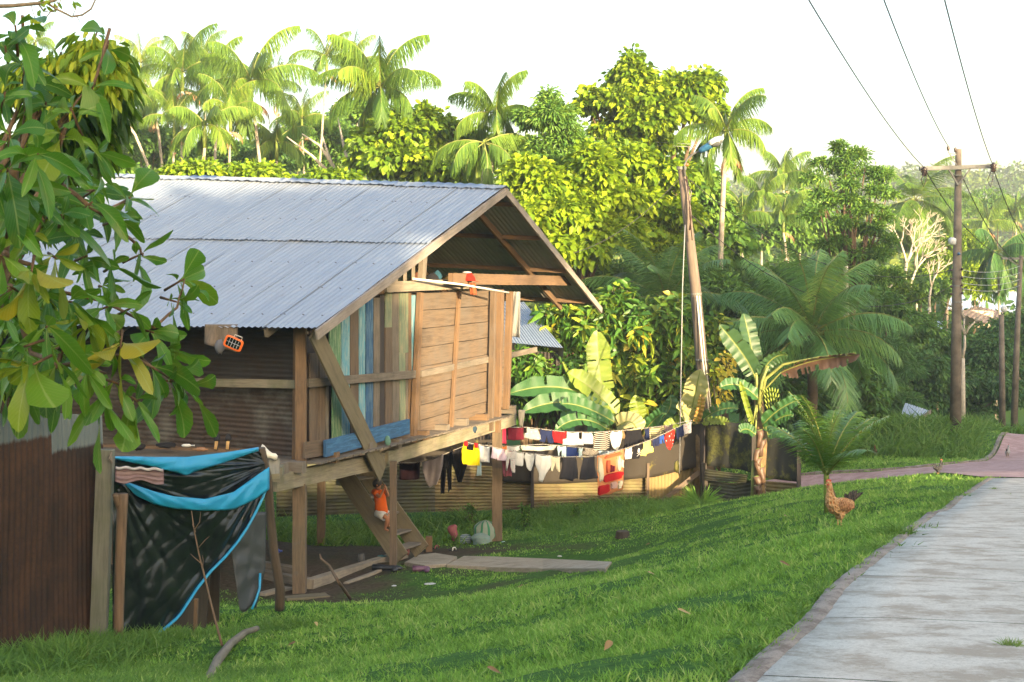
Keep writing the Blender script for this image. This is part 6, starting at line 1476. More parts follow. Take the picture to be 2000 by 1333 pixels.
palm('acai_palm', 'mid-height palm with orange-tipped fronds low above the roof', 57, (400, 255), (385, 345), 2.2, seed=13, nfr=10, fan=(50, -30), lw=.06)
palm('acai_palm', 'shadowed low palm between the lone palm and the roof ridge', 66, (540, 285), (545, 345), 2.2, seed=14, nfr=10, fan=(55, -30), lw=.06)
palm('acai_palm', 'hazy palm top just right of the golden palms', 78, (255, 245), (262, 345), 2.4, seed=15, nfr=10, fan=(60, -10))
palm('coconut_palm', 'golden-green coconut palm right of the airy green tree', 95, (1788, 398), (1788, 470), 4.2, 'coco', seed=21, nfr=22, fan=(75, -75), lw=.08, crownshaft=False, dead=0, nleaf=60, group='coconut palms')
palm('coconut_palm', 'drooping dark coconut palm behind the far poles at the right edge', 85, (1950, 498), (1950, 640), 3.6, 'acai', seed=22, nfr=13, fan=(60, -50), lw=.07, crownshaft=False, mat=LM_DARK, group='coconut palms')
palm('coconut_palm', 'coconut palm low behind the lamp pole with feathery upright fronds', 45, (1300, 600), (1300, 700), 2.9, 'coco', seed=23, nfr=16, fan=(85, 5), lw=.045, crownshaft=False, mat=LM_COCO, group='coconut palms', sag=.9)
for (px, py, Y, L, sd, lab) in [(1530, 350, 88, 2.8, 31, 'hazy palm at the left of the distant palm group beside the lamp palm'), (1490, 395, 84, 2.6, 32, 'lower hazy palm under the lamp palm fronds'), (1565, 360, 96, 2.6, 33, 'hazy palm touching the airy green tree'), (1450, 430, 70, 2.2, 34, 'hazy palm low right of the spotted trunk'), (1530, 430, 80, 2.4, 35, 'hazy palm in the dip left of the airy green tree'), (1930, 440, 130, 3.6, 36, 'distant palm above the dark coconut palm'), (1860, 440, 150, 3.5, 37, 'distant palm crossed by the cable of the utility pole'), (1985, 420, 140, 3.4, 38, 'distant palm at the right edge')]:
    palm('acai_palm', lab, Y, (px, py), (px + 3, py + 60), L, seed=sd, nfr=10, lw=.07, nleaf=34, group='distant palms', dead=1)

for (px, py, Y, L, sd, lab) in [(275, 130, 84, 2.6, 51, 'hazy thin palm left of the highest crown'), (395, 118, 80, 2.5, 52, 'hazy palm just right of the highest crown'), (540, 175, 78, 2.4, 53, 'hazy palm right of the big yellow-green palm'), (450, 225, 60, 2.3, 54, 'low palm under the big yellow-green palm'), (690, 130, 76, 2.6, 55, 'faint palm between the lone palm and the golden palm'), (340, 240, 66, 2.2, 56, 'low palm crown in front of the tallest trunk'), (590, 240, 74, 2.3, 57, 'low hazy palm left of the slender lone palm'), (205, 215, 70, 2.2, 58, 'palm at the edge of the left foreground leaves')]:
    palm('acai_palm', lab, Y, (px, py), (px + 5, 345), L, seed=sd, nfr=10, nleaf=44, dead=2, fan=(80, -10), r=.07)
# big near coconut palm, each frond its own part
def near_palm(name, label, top, base, L, nfr, fan, leafL, lw, nleaf, seed, r, mat=LM_COCO, sag=1.1, hang=.35, nuts=0, group='coconut palms', azs=None):
    t = thing(name, label, 'palm', tuple(base), group)
    parts, tubes = palm_parts(top, nfr, L, fan[0], fan[1], leafL, lw, nleaf, hang, seed, sag=sag, azs=azs)
    for i in range(nfr):
        V, F, T = merge(parts[2 * i:2 * i + 2]); fo = link('frond', np_mesh('frond', V, F, T), t, mat)
        pts = tubes[i][0]; mb = MB(); mb.tube([Vector(p) for p in pts[::2]], [.04 * L / 3 * (1 - .85 * k / 7) + .003 for k in range(len(pts[::2]))], 5); mb.build('midrib', STALKY, fo, True)
    if r: mb = MB(); mb.tube([Vector(base) - Vector((0, 0, .3)), Vector(base).lerp(Vector(top), .5) + Vector((.1, 0, 0)), Vector(top)], [r * 1.3, r, r * .8], 10); mb.build('trunk', TRUNK_D, t, True)
    for k in range(nuts):
        a = 2 * math.pi * k / nuts; mb = MB(); mb.ball(Vector(top) + Vector((.28 * math.cos(a), -.15 + .22 * math.sin(a), -.35 - .12 * (k % 3))), .11, .11, .13, 8); mb.build('coconut', STALK, t, True)
    return t
ctop = P(1585, 652, 42)
near_palm('coconut_palm', 'big coconut palm with long arching fronds and green coconuts right of the lamp pole', ctop, PG(1576, 42), 3.15, 28, (89, -20), .85, .023, 120, 41, .15, nuts=7, sag=.95, hang=.5, mat=mat_leaf('coconut_leaflet_pale', [(.04, .12, .045), (.07, .17, .05), (.11, .22, .055), (.20, .28, .07)], .35, .28, .6))
# heap of young coconut below the torn banana leaf
for k, (px, py) in enumerate([(1552, 748), (1560, 740), (1576, 746), (1583, 752), (1572, 756)]):
    pass
# young coconut palm near the chicken
yb = PG(1614, 20.5); ytop = P(1614, 930, 20.5)
yt = near_palm('coconut_palm', 'young knee-high coconut palm with upright fronds just behind the tan chicken', ytop, yb, 1.22, 13, (89, 44), .36, .016, 60, 43, .035, mat=mat_leaf('young_palm_leaf', [(.05, .12, .03), (.08, .17, .03), (.14, .22, .03)], .35, .3, .5), sag=.6, hang=.12, azs=[0.1, 1.2, 2.3, 3.2, 4.1, 5.0, .6, 2.8, 3.6, 5.7, 1.7, 3.0, .3])
mb = MB(); mb.tube([yb, ytop, P(1614, 905, 20.5)], [.035, .04, .02], 8); mb.build('trunk', STALK, yt, True)

# ---- broadleaf trees of the background
tree('broadleaf_tree', 'wide dense yellow-green tree rising right behind the roof ridge', 55, [(760, 285, 60, 50), (820, 265, 80, 45), (890, 285, 60, 50), (735, 325, 50, 40), (800, 330, 85, 45, -1), (880, 340, 75, 40, -1), (780, 238, 28, 30), (828, 228, 22, 22), (930, 300, 30, 40)], 17000, .29, .21, LM_YEL, droop=.6, tint0=.36, r=.2)
tree('broadleaf_tree', 'tapering dark tree wrapped in climbers with a pointed top', 50, [(1075, 215, 36, 40), (1080, 245, 60, 45), (1095, 290, 62, 50), (1055, 232, 45, 20), (1085, 330, 60, 45), (1070, 185, 22, 18)], 13000, .20, .07, LM_MID, droop=.5, tint0=.55, r=.2)
tree('broadleaf_tree', 'tallest tree with large yellow-green leaves in spreading lobes against the sky', 58, [(1235, 155, 42, 40), (1232, 122, 20, 18), (1200, 200, 62, 34), (1150, 195, 35, 22), (1270, 195, 60, 40), (1320, 180, 48, 38), (1370, 180, 45, 35), (1240, 245, 70, 32), (1320, 230, 70, 40), (1385, 225, 35, 40), (1195, 265, 40, 22), (1145, 215, 20, 22), (1370, 150, 16, 14), (1270, 285, 60, 22)], 20000, .29, .21, LM_YEL, base=1290, droop=.65, tint0=.5, tvar=.26, r=.26)
tree('broadleaf_tree', 'bright lime tree in front, filling the space right of the gable peak', 47, [(1030, 350, 50, 40), (1090, 375, 65, 50), (1160, 345, 55, 45), (1070, 430, 60, 50, -1), (1150, 420, 70, 55), (1190, 470, 60, 50), (1115, 490, 60, 45, -1), (1200, 390, 45, 50), (1160, 300, 30, 20)], 23000, .25, .18, LM_YEL, droop=.65, tint0=.62, tvar=.2, r=.2)
tree('broadleaf_tree', 'second lime tree between the bright one and the lamp pole', 51, [(1230, 320, 60, 40), (1290, 345, 55, 45), (1250, 400, 65, 50), (1310, 420, 45, 50), (1240, 460, 60, 45), (1290, 490, 60, 40), (1190, 310, 35, 28)], 18000, .26, .18, LM_YEL, droop=.6, tint0=.5, tvar=.25, r=.2)
tree('broadleaf_tree', 'mid-green tree directly behind the top of the lamp pole', 60, [(1370, 380, 55, 50), (1390, 440, 60, 55), (1350, 330, 40, 30), (1420, 480, 50, 45), (1360, 500, 60, 50)], 8500, .30, .20, LM_MID, droop=.8, tint0=.6)
tree('airy_tree', 'airy fine-leaved green tree with an open irregular crown right of centre', 56, [(1642, 290, 14, 20), (1650, 308, 22, 20), (1672, 312, 22, 20), (1610, 325, 26, 20), (1640, 335, 26, 20), (1690, 338, 26, 23), (1720, 352, 24, 20), (1590, 350, 22, 14), (1640, 362, 34, 20), (1700, 378, 38, 20), (1735, 385, 18, 14), (1605, 385, 26, 17), (1650, 400, 36, 22), (1600, 420, 26, 17), (1700, 415, 40, 20), (1735, 430, 20, 14), (1640, 440, 36, 23), (1690, 455, 40, 23), (1730, 475, 24, 20), (1640, 480, 40, 26), (1700, 500, 44, 29), (1610, 520, 34, 26), (1660, 540, 46, 29), (1720, 545, 36, 29)], 21000, .17, .065, LM_MID, base=1668, droop=.1, tint0=.45, tvar=.24, per=10, shell=.3, tmat=TRUNK_D, r=.16)
tree('broadleaf_tree', 'pale hazy tree behind the airy one at its left', 85, [(1560, 420, 60, 50), (1600, 470, 60, 50), (1520, 470, 60, 50)], 4500, .35, .2, LM_MID, tint0=.6)
# far hedge of trees at left above the roof
for k, (px, py, rx, ry, Y, m, t0, lab) in enumerate([(225, 300, 45, 45, 75, LM_MID, .5, 'hazy round tree at the far left above the roof end'), (275, 275, 50, 40, 78, LM_MID, .4, 'dark green tree behind the slanting palm trunk'), (330, 290, 55, 45, 80, LM_MID, .45, 'tree between the first two pale palm trunks'), (450, 300, 60, 45, 78, LM_DARK, .6, 'dark tree below the big yellow-green palm'), (580, 270, 65, 60, 85, LM_MID, .6, 'pale airy tree left of the slender lone palm'), (640, 290, 60, 50, 75, LM_MID, .5, 'green tree behind the bare white branches'), (690, 240, 50, 45, 95, LM_MID, .5, 'hazy tree under the golden drooping palm'), (520, 310, 50, 35, 70, LM_DARK, .5, 'low dark tree right of the big palm trunk'), (385, 338, 55, 18, 50, LM_YEL, .45, 'low lime bush just above the roof ridge at left'), (500, 340, 50, 18, 50, LM_YEL, .5, 'low lime bush with orange leaf tips above the ridge'), (640, 352, 60, 14, 52, LM_YEL, .3, 'low yellowish bush above the middle of the ridge'), (240, 340, 55, 20, 60, LM_MID, .5, 'low green bush at the left end of the ridge'), (1000, 300, 40, 40, 60, LM_MID, .4, 'green tree between the pale palm and the climber-clad tree'), (715, 215, 30, 25, 70, LM_MID, .6, 'small twiggy crown above the golden palm fronds')]):
    tree('broadleaf_tree', lab, Y, [(px, py, rx, ry), (px - rx * .5, py + ry * .5, rx * .7, ry * .7), (px + rx * .6, py + ry * .4, rx * .6, ry * .7)], int(3600 * (rx * ry / 2500) ** .6 + 800), .26 if Y > 60 else .22, .14, m, tint0=t0, group='trees behind the house', r=.1)
# bare white branches left of the golden palm
bt = thing('bare_tree', 'leafless pale tree with slanting bare trunks behind the ridge', 'tree', tuple(PG(640, 58)), 'trees behind the house')
for pts in ([(690, 350), (672, 290), (660, 230)], [(658, 345), (640, 300), (628, 262)], [(650, 345), (610, 305), (560, 268)], [(662, 342), (625, 285), (590, 262)], [(697, 345), (692, 300), (703, 230)]):
    mb = MB(); mb.tube([P(x, y, 58) for x, y in pts], [.09, .06, .03], 6); mb.build('branch', TRUNK_W, bt, True)
bt = thing('bare_tree', 'leafless sunlit tree with forking white branches left of the utility pole', 'tree', tuple(PG(1770, 80)), 'trees beyond the path')
def fork(mb, p, d, L, r, n, plane=.5):
    q = p + d * L; mb.tube([p, p.lerp(q, .5) + Vector((R.uniform(-.06, .06) * L, 0, R.uniform(-.04, .04) * L)), q], [r, r * .8, r * .6], 5)
    if n == 0: return
    for s in (-1, 1, R.choice([-.3, .4])):
        a = s * R.uniform(.25, .6); dd = Vector((d.x * math.cos(a) + d.z * math.sin(a), d.y + R.uniform(-.3, .3), -d.x * math.sin(a) + d.z * math.cos(a))).normalized(); fork(mb, q, dd, L * R.uniform(.6, .8), r * .58, n - 1)
mb = MB(); fork(mb, P(1768, 570, 80), Vector((.05, 0, 1)), 1.6, .14, 4); fork(mb, P(1775, 575, 80), Vector((.3, 0, 1)).normalized(), 1.4, .1, 4); mb.tube([PG(1770, 80), P(1768, 570, 80)], [.2, .15], 7); mb.build('branch', TRUNK_W, bt, True)
for k, (px, py, Y, L, lab) in enumerate([(1815, 600, 78, 1.1, 'small bare white tree under the utility cables'), (1718, 620, 72, .9, 'small bare white tree among the dark bushes at the centre right'), (1880, 700, 62, 1.0, 'crooked bare tree right of the utility pole'), (1345, 470, 75, .9, 'bare twiggy tree beside the palm with spotted trunk')]):
    bt = thing('bare_tree', lab, 'tree', tuple(PG(px, Y)), 'trees beyond the path'); mb = MB(); fork(mb, P(px, py, Y), Vector((.1, 0, 1)).normalized(), L, .09, 3); mb.tube([PG(px, Y), P(px, py, Y)], [.14, .1], 6); mb.build('branch', TRUNK_W, bt, True)
# leaning white trunks right of the coconut palm
limb('white spotted leaning trunk behind the torn banana leaf', 'leaning_trunk', [PG(1650, 47), P(1640, 800, 46.5), P(1618, 745, 46), P(1605, 690, 46)], .12, .09, TRUNK_W, 'tree', 'trees beyond the path')
limb('upright pale trunk with dark bands right of the coconut palm', 'leaning_trunk', [PG(1656, 49), P(1655, 700, 49), P(1653, 600, 49), P(1652, 520, 49)], .12, .08, TRUNK_W, 'tree', 'trees beyond the path')

# middle and right shaded trees
mid_ = [(1700, 700, 75, 60, 60, LM_BAMB, .4, 'feathery mid-green bush behind the tall grass, left of the small roof'), (1660, 760, 70, 60, 47, LM_MID, .3, 'round green bush directly behind the young coconut palm'), (1738, 765, 38, 45, 59, LM_BAMB, .55, 'bright bamboo-like bush left of the small blue roof'), (1600, 720, 60, 60, 50, LM_DARK, .4, 'dark bush behind the banana plant'), (1790, 735, 60, 65, 64, LM_DARK, .45, 'dark tree left of the utility pole above the small roof'), (1900, 760, 80, 60, 66, LM_DARK, .3, 'dark bamboo-like thicket right of the utility pole'), (1960, 720, 60, 70, 70, LM_DARK, .4, 'dark tree behind the far poles'), (1840, 690, 60, 55, 72, LM_DARK, .6, 'dark green crown beside the utility pole at mid height'), (1760, 640, 70, 45, 70, LM_MID, .35, 'shaded green tree right of the coconut palm'), (1700, 590, 60, 50, 64, LM_MID, .3, 'green tree directly under the airy one'), (1900, 680, 70, 45, 80, LM_MID, .3, 'tree hiding the wall of the brown-roofed house'), (1985, 650, 50, 50, 78, LM_DARK, .5, 'tree at the right edge under the far crossarm'), (1620, 640, 60, 60, 58, LM_MID, .25, 'dark green tree behind the coconut palm crown'), (1540, 560, 70, 50, 62, LM_MID, .4, 'green tree above the coconut palm'), (1480, 620, 60, 60, 60, LM_DARK, .6, 'shaded tree between lamp pole and coconut palm'), (1450, 540, 60, 50, 64, LM_MID, .45, 'green tree right of the lamp pole at mid height'), (1530, 660, 60, 60, 55, LM_DARK, .5, 'dark tree behind the upright banana leaves'), (1730, 560, 50, 40, 75, LM_YEL, .15, 'yellowish tree below the golden coconut palm'), (1870, 480, 50, 40, 100, LM_YEL, .4, 'sunlit yellow tree right of the golden coconut palm'), (1900, 540, 50, 40, 95, LM_YEL, .6, 'sunlit orange-yellow tree left of the drooping dark palm'), (1830, 530, 45, 40, 95, LM_YEL, .35, 'sunlit tree crossed by the utility pole'), (1800, 560, 45, 30, 90, LM_MID, .6, 'sunlit pale tree behind the forked bare tree'), (1950, 400, 60, 40, 140, LM_MID, .5, 'round distant tree below the hilltop at right'), (1860, 400, 60, 30, 170, LM_MID, .4, 'distant tree on the slope left of the hilltop'), (1260, 545, 60, 50, 50, LM_DARK, .5, 'dark undergrowth behind the far roof corner'), (1350, 560, 60, 60, 52, LM_DARK, .55, 'dark undergrowth behind the lamp pole'), (1180, 560, 70, 45, 48, LM_MID, .2, 'shaded greenery behind the right roof slope'), (1420, 600, 60, 60, 50, LM_MID, .3, 'greenery right of the lamp pole behind the banana leaves'), (1560, 800, 60, 45, 44, LM_DARK, .5, 'dark bush behind the corner of the netting fence'), (1480, 760, 60, 50, 42, LM_DARK, .45, 'dark leaves behind the banana trunk')]
for k, (px, py, rx, ry, Y, m, t0, lab) in enumerate(mid_):
    th = m is LM_BAMB; tree('shade_tree', lab, Y, [(px, py, rx, ry), (px - rx * .6, py + ry * .4, rx * .7, ry * .7), (px + rx * .6, py + ry * .45, rx * .7, ry * .7), (px, py + ry * .9, rx * .8, ry * .6)], 4600, .24 if not th else .26, .12 if not th else .05, m, tint0=t0, droop=.7, group='trees beyond the path', r=.12)

# far wooded slopes: one mass
def far_forest():
    parts = []; n = 2600
    x = NR.uniform(-170, 230, n * 3); y = NR.uniform(95, 470, n * 3); k = (np.abs(x) < y * .42 + 5) & (NR.random(n * 3) < (160 / y) ** .8); x, y = x[k], y[k]; z = gz(x, y)
    print('far crowns', len(x))
    for a, b_, c in zip(x, y, z):
        r = R.uniform(2.6, 5.2); h = R.uniform(4, 9) * (1 if b_ > 120 else .8); m = int(110 * max(.4, min(1, 160 / b_)))
        d = sph(m); d[:, 2] = np.abs(d[:, 2]) * 1.0 - .25; rr = r * (.65 + .4 * NR.random(m)); pos = np.array([a, b_, c + h]) + d * rr[:, None] * np.array([1, 1, .75])
        s = .9 * (b_ / 160) ** .35; ct = np.clip(R.gauss(.45, .25) + NR.normal(0, .14, m), 0, 1)
        parts.append(leaves(pos, d + NR.normal(0, .6, (m, 3)) + np.array([0, 0, -.3]), d + NR.normal(0, .5, (m, 3)) + np.array([0, 0, .6]), s * NR.uniform(.6, 1.3, m), s * .7, np.stack([ct] * 3, 1)))
    V, F, T = merge(parts); tag(link('distant_forest', np_mesh('distant_forest', V, F, T), None, mat_leaf('far_canopy', [(.02, .05, .012), (.04, .09, .018), (.08, .13, .02), (.14, .17, .03)], .3)), 'wooded hills fading into the haze behind everything', 'forest', None, 'stuff')
far_forest()

# ---- big bush with long leaves behind the laundry (cocoa-like)
def rosette_bush(name, label, Y, tips, ll, lw, mat, per, base, tvar=.2, tint0=.4, droop=.5, twig=TRUNK_D, cat='bush', group=None, spread=.16, tpl=T_HEX, uv=False, tints=None, r0=.02):
    g = PG(base, Y) if not isinstance(base, Vector) else base; t = thing(name, label, cat, tuple(g), group); P_, D_, N_, T_ = [], [], [], []
    mb = MB()
    for k, tp in enumerate(tips):
        c = np.array(tp[:3]); d0 = np.array(tp[3:6]) if len(tp) >= 6 else np.array([0, -.3, .6]); d0 = d0 / np.linalg.norm(d0); tt = tp[6] if len(tp) > 6 else NR.normal(tint0, tvar)
        n = per if isinstance(per, int) else NR.integers(per[0], per[1]); ph = NR.uniform(0, 6.3)
        x = np.cross(d0, [0, 0, 1.0]); x = x / max(1e-6, np.linalg.norm(x)); y = np.cross(d0, x)
        for i in range(n):
            a = ph + i * 2.4; s = i / max(1, n); out_ = x * math.cos(a) + y * math.sin(a)
            P_.append(c - d0 * spread * s * 1.6 + out_ * .006); D_.append(out_ * (.7 + .3 * s) + d0 * (.75 - .5 * s) + np.array([0, 0, -droop * (.4 + .8 * s)])); N_.append(d0 + out_ * -.3 + NR.normal(0, .42, 3)); T_.append(np.clip(tt + NR.normal(0, .10), 0, 1))
        e = Vector(c - d0 * spread * 3.2); mb.tube([e, Vector(c)], [r0 * .6, r0 * .35], 5)
        if k % 3 == 0 and not uv: mb.tube([e, e.lerp(g + Vector((0, 0, 1.0)), .35) + Vector((0, 0, -.1)), e.lerp(g, .75)], [r0 * .6, r0, r0 * 1.5], 5)
    P_, D_, N_ = map(np.array, (P_, D_, N_)); T_ = np.array(T_); n = len(P_); L = ll * NR.uniform(.45 if uv else .62, 1.22, n); W = lw * NR.uniform(.7, 1.12, n) * (L / ll) ** .8
    res = leaves(P_, D_, N_, L, W, np.stack([T_] * 3, 1), tpl, curl=NR.uniform(.05, .5, n), with_uv=uv, wob=1.0 if uv else .5)
    link('crown', np_mesh('crown', res[0], res[1], res[2], smooth=uv, uv=res[3] if uv else None), t, mat); mb.build('branch', twig, t, True); return t
def shell_tips(lobes_px, Y, n):
    out = []
    w = np.array([l[2] * l[3] for l in lobes_px], float); w /= w.sum()
    for i in range(n):
        l = lobes_px[NR.choice(len(lobes_px), p=w)]; d = sph(1)[0]; d[1] = -abs(d[1]) if R.random() < .7 else d[1]; d[2] = abs(d[2]) if R.random() < .55 else d[2]
        c = P(l[0], l[1], Y + (l[4] if len(l) > 4 else 0)); r = M(l[2], Y), M(l[2], Y) * .8, M(l[3], Y); q = R.uniform(.6, 1.05)
        out.append((c.x + d[0] * r[0] * q, c.y + d[1] * r[1] * q, c.z + d[2] * r[2] * q, d[0] * .6, d[1] * .6, d[2] * .5 + .5))
    return out
rosette_bush('cocoa_tree', 'big cocoa-like bush with long glossy yellow-green leaves behind the laundry', 41, shell_tips([(1130, 660, 75, 60), (1190, 620, 60, 50), (1240, 650, 80, 60), (1310, 640, 70, 60), (1180, 730, 80, 55), (1270, 740, 90, 60), (1350, 700, 60, 60), (1220, 790, 90, 40), (1330, 770, 70, 50), (1210, 580, 30, 25), (1400, 660, 30, 50), (1100, 620, 50, 35)], 41, 720), .42, .13, LM_COCOA, (8, 13), 1230, tvar=.22, tint0=.42, cat='tree', group='trees behind the laundry', r0=.03)
rosette_bush('cocoa_tree', 'smaller shaded bush of the same long leaves beside the house corner', 39.5, shell_tips([(1050, 740, 45, 45), (1020, 720, 40, 40), (1075, 780, 45, 35), (1010, 790, 40, 40), (1100, 730, 30, 40)], 39.5, 170), .34, .11, LM_COCOA, (7, 11), 1040, tvar=.15, tint0=.28, cat='tree', group='trees behind the laundry', r0=.02)
rosette_bush('flowering_shrub', 'shrub with bright yellow leaf clusters right of the lamp pole base', 38.6, [tuple(P(px, py, 38.6 + R.uniform(-.4, .4))) + (.2, -.3, .5, tt) for px, py, tt in [(1415, 690, .98), (1425, 705, .95), (1430, 720, 1), (1408, 720, .9), (1418, 740, .95), (1400, 750, .8), (1410, 765, .9), (1398, 720, .7), (1425, 755, .95), (1405, 785, .6), (1420, 775, .8), (1395, 700, .5), (1390, 740, .5), (1436, 690, 1)]], .22, .12, LM_COCOA, (8, 12), 1410, cat='shrub')
for (px, Y, h, lab) in [(1026, 33.0, 50, 'small leafy weed standing against the back fence by the right stilt'), (920, 33.5, 60, 'dark weed clump in the shade under the laundry'), (1125, 33.2, 34, 'low brownish weed in the grass below the printed towel')]:
    g = PG(px, Y); py = HY + (EYE.z - g.z) * FPX / Y; tips = [tuple(P(px + R.uniform(-9, 9), py - h * R.random(), Y)) + (R.uniform(-.5, .5), -.4, .6) for _ in range(46)]
    rosette_bush('weed', lab, Y, tips, .09, .035, LM_MID, (5, 8), px, tint0=.4, cat='weed', group='weeds by the fence', spread=.05, r0=.008)

# ---- banana plants
def banana_leaf(mb, pts, W, roll=0.0, fold=.25, torn=.05, ns=44, face=None, wprof=None):
    """pts: 3-4 control points of the midrib"""
    pts = [Vector(p) for p in pts]
    def bez(t):
        q = pts[:]
        while len(q) > 1: q = [a.lerp(b_, t) for a, b_ in zip(q[:-1], q[1:])]
        return q[0]
    rows = []; seed = R.random() * 50
    for i in range(ns + 1):
        t = i / ns; p = bez(t); tg = (bez(min(1, t + .02)) - bez(max(0, t - .02))).normalized()
        ref = face if face is not None else Vector((0, 0, 1)); sd = tg.cross(ref)
        if sd.length < .05: sd = tg.cross(Vector((0, -1, .3)))
        sd.normalize(); up = sd.cross(tg); q = Matrix.Rotation(roll, 3, tg); sd = q @ sd; up = q @ up
        w = W * .5 * min(1, (t / .10) ** .6 if t > 0 else .08) * (min(1, (1.0 - t) / .22) ** .55 if t < 1 else .03) * (1 + .05 * mnoise.noise(Vector((t * 9, seed, 0))))
        rows.append((p, sd, up, max(w, .004)))
    for s in (-1, 1):
        vs, fs, uv = [], [], []
        for i, (p, sd, up, w) in enumerate(rows):
            jag = 0
            for k in range(6):
                x = k / 5; dr = torn * mnoise.noise(Vector((i * .8, s * 7 + seed, 0))) * x
                vs.append(p + sd * s * w * x * math.cos(fold) + up * (w * x * math.sin(fold) + .02 * math.sin(i * 1.1 + s) * x + dr * w) - Vector((0, 0, max(0, dr) * w * .6)))
        for i in range(len(rows) - 1):
            tear = torn > 0 and mnoise.noise(Vector((i * 2.3 + seed, s * 3, 5))) > (.18 if torn > .3 else .36)
            for k in range(5):
                if tear and k >= (2 if torn > .3 else 1): continue
                f = (i * 6 + k, i * 6 + k + 1, (i + 1) * 6 + k + 1, (i + 1) * 6 + k); fs.append(f); uv.append([(k / 5 * s * .5, i / ns), ((k + 1) / 5 * s * .5, i / ns), ((k + 1) / 5 * s * .5, (i + 1) / ns), (k / 5 * s * .5, (i + 1) / ns)])
        mb.add(vs, fs, uv)
    return bez
def mat_banana(name, c, c2, trans=.35, tc=(.30, .38, .03)):
    m, nt, b = new_mat(name); L = nt.links; uvc = coords(nt, 'UV'); sx = nd(nt, 'ShaderNodeSeparateXYZ'); L.new(uvc, sx.inputs[0])
    ab = nd(nt, 'ShaderNodeMath', operation='ABSOLUTE'); L.new(sx.outputs[0], ab.inputs[0])
    sn = nd(nt, 'ShaderNodeMath', operation='MULTIPLY', i_1=420.0); L.new(sx.outputs[1], sn.inputs[0]); s2 = nd(nt, 'ShaderNodeMath', operation='SINE'); L.new(sn.outputs[0], s2.inputs[0])
    col = mixc(nt, ramp(nt, s2.outputs[0], [(0, (0, 0, 0)), (1, (.2,) * 3)]), c, c2)
    col = mixc(nt, ramp(nt, noise(nt, coords(nt, 'Object'), 4, 4, .6), [(.45, (0, 0, 0)), (.7, (.6,) * 3)]), col, c2)
    col = mixc(nt, ramp(nt, ab.outputs[0], [(.02, (1, 1, 1)), (.045, (0, 0, 0))]), col, (.22, .27, .07))
    L.new(col, b.inputs['Base Color']); b.inputs['Roughness'].default_value = .42; bump(nt, b, s2.outputs[0], .15, .004)
    tr = nd(nt, 'ShaderNodeBsdfTranslucent'); tr.inputs[0].default_value = tc + (1,); mx = nd(nt, 'ShaderNodeMixShader', i_0=trans); L.new(b.outputs[0], mx.inputs[1]); L.new(tr.outputs[0], mx.inputs[2]); L.new(mx.outputs[0], nt.nodes['Material Output'].inputs[0]); return m
MB_G = mat_banana('banana_green', (.035, .115, .03), (.06, .16, .045), .3, (.14, .26, .03)); MB_Y = mat_banana('banana_yellow_green', (.17, .25, .03), (.28, .32, .05)); MB_P = mat_banana('banana_pale', (.46, .43, .19), (.52, .48, .25)); MB_D = mat_banana('banana_blue_green', (.035, .085, .04), (.05, .12, .05)); MB_B = mat_banana('banana_dead', (.08, .045, .028), (.15, .09, .055), .1, (.2, .1, .03))
def bplant(label, Y, base, trunk, lvs, trm=BTRUNK, group='banana plants', r=(.13, .09)):
    g = PG(*base); t = thing('banana_plant', label, 'banana plant', tuple(g), group)
    pts = [g - Vector((0, 0, .2))] + [P(*q) for q in trunk]; mb = MB(); mb.tube(pts, [r[0] + (r[1] - r[0]) * i / (len(pts) - 1) for i in range(len(pts))], 12); mb.build('trunk', trm, t, True)
    for lf in lvs:
        cps, W, m = lf[:3]; kw = lf[3] if len(lf) > 3 else {}; c3 = [P(*q) for q in cps]
        mb = MB(); bz = banana_leaf(mb, c3, W, **kw); lo = mb.build('leaf', m, t, True)
        mb = MB(); mb.tube([pts[-1], pts[-1].lerp(c3[0], .5), c3[0]] + [bz(s / 8) for s in range(1, 9)], [.035, .026, .018] + [.013 * (1 - s / 9) for s in range(1, 9)], 6); mb.build('midrib', STALKY, lo, True)
    return t
F_ = Vector((.1, -.8, .5))
bplant('banana plant low behind the laundry left of the hanging rope', 38.5, (1225, 38.6), [(1222, 880, 38.5), (1212, 842, 38.5)], [
    ([(1200, 815, 38.4), (1150, 755, 38.2), (1075, 742, 38), (993, 770, 37.8)], .62, MB_G, dict(face=F_, fold=.2)),
    ([(1198, 820, 38.2), (1150, 780, 37.9), (1080, 775, 37.6), (1020, 806, 37.4)], .55, MB_G, dict(face=F_, fold=.25)),
    ([(1200, 825, 37.9), (1160, 800, 37.6), (1120, 785, 37.4), (1095, 790, 37.2)], .45, MB_G, dict(face=F_)),
    ([(1205, 812, 38.2), (1175, 770, 38.2), (1140, 745, 38.1), (1108, 728, 38)], .60, MB_Y, dict(face=F_, fold=.15)),
    ([(1178, 770, 38.7), (1172, 740, 38.9), (1168, 700, 39), (1166, 645, 39.1)], .66, MB_Y, dict(face=Vector((0, -1, .1)), fold=.12)),
    ([(1185, 838, 37.7), (1150, 812, 37.4), (1110, 815, 37.2), (1085, 842, 37)], .38, MB_G, dict(face=F_)),
    ([(1204, 835, 37.8), (1230, 815, 37.5), (1240, 825, 37.3), (1245, 845, 37.2)], .62, MB_P, dict(face=F_, fold=.1)),
    ([(1110, 738, 38.2), (1108, 725, 38.2), (1103, 715, 38.2), (1098, 706, 38.2)], .10, MB_Y, dict(face=F_, fold=.6))])
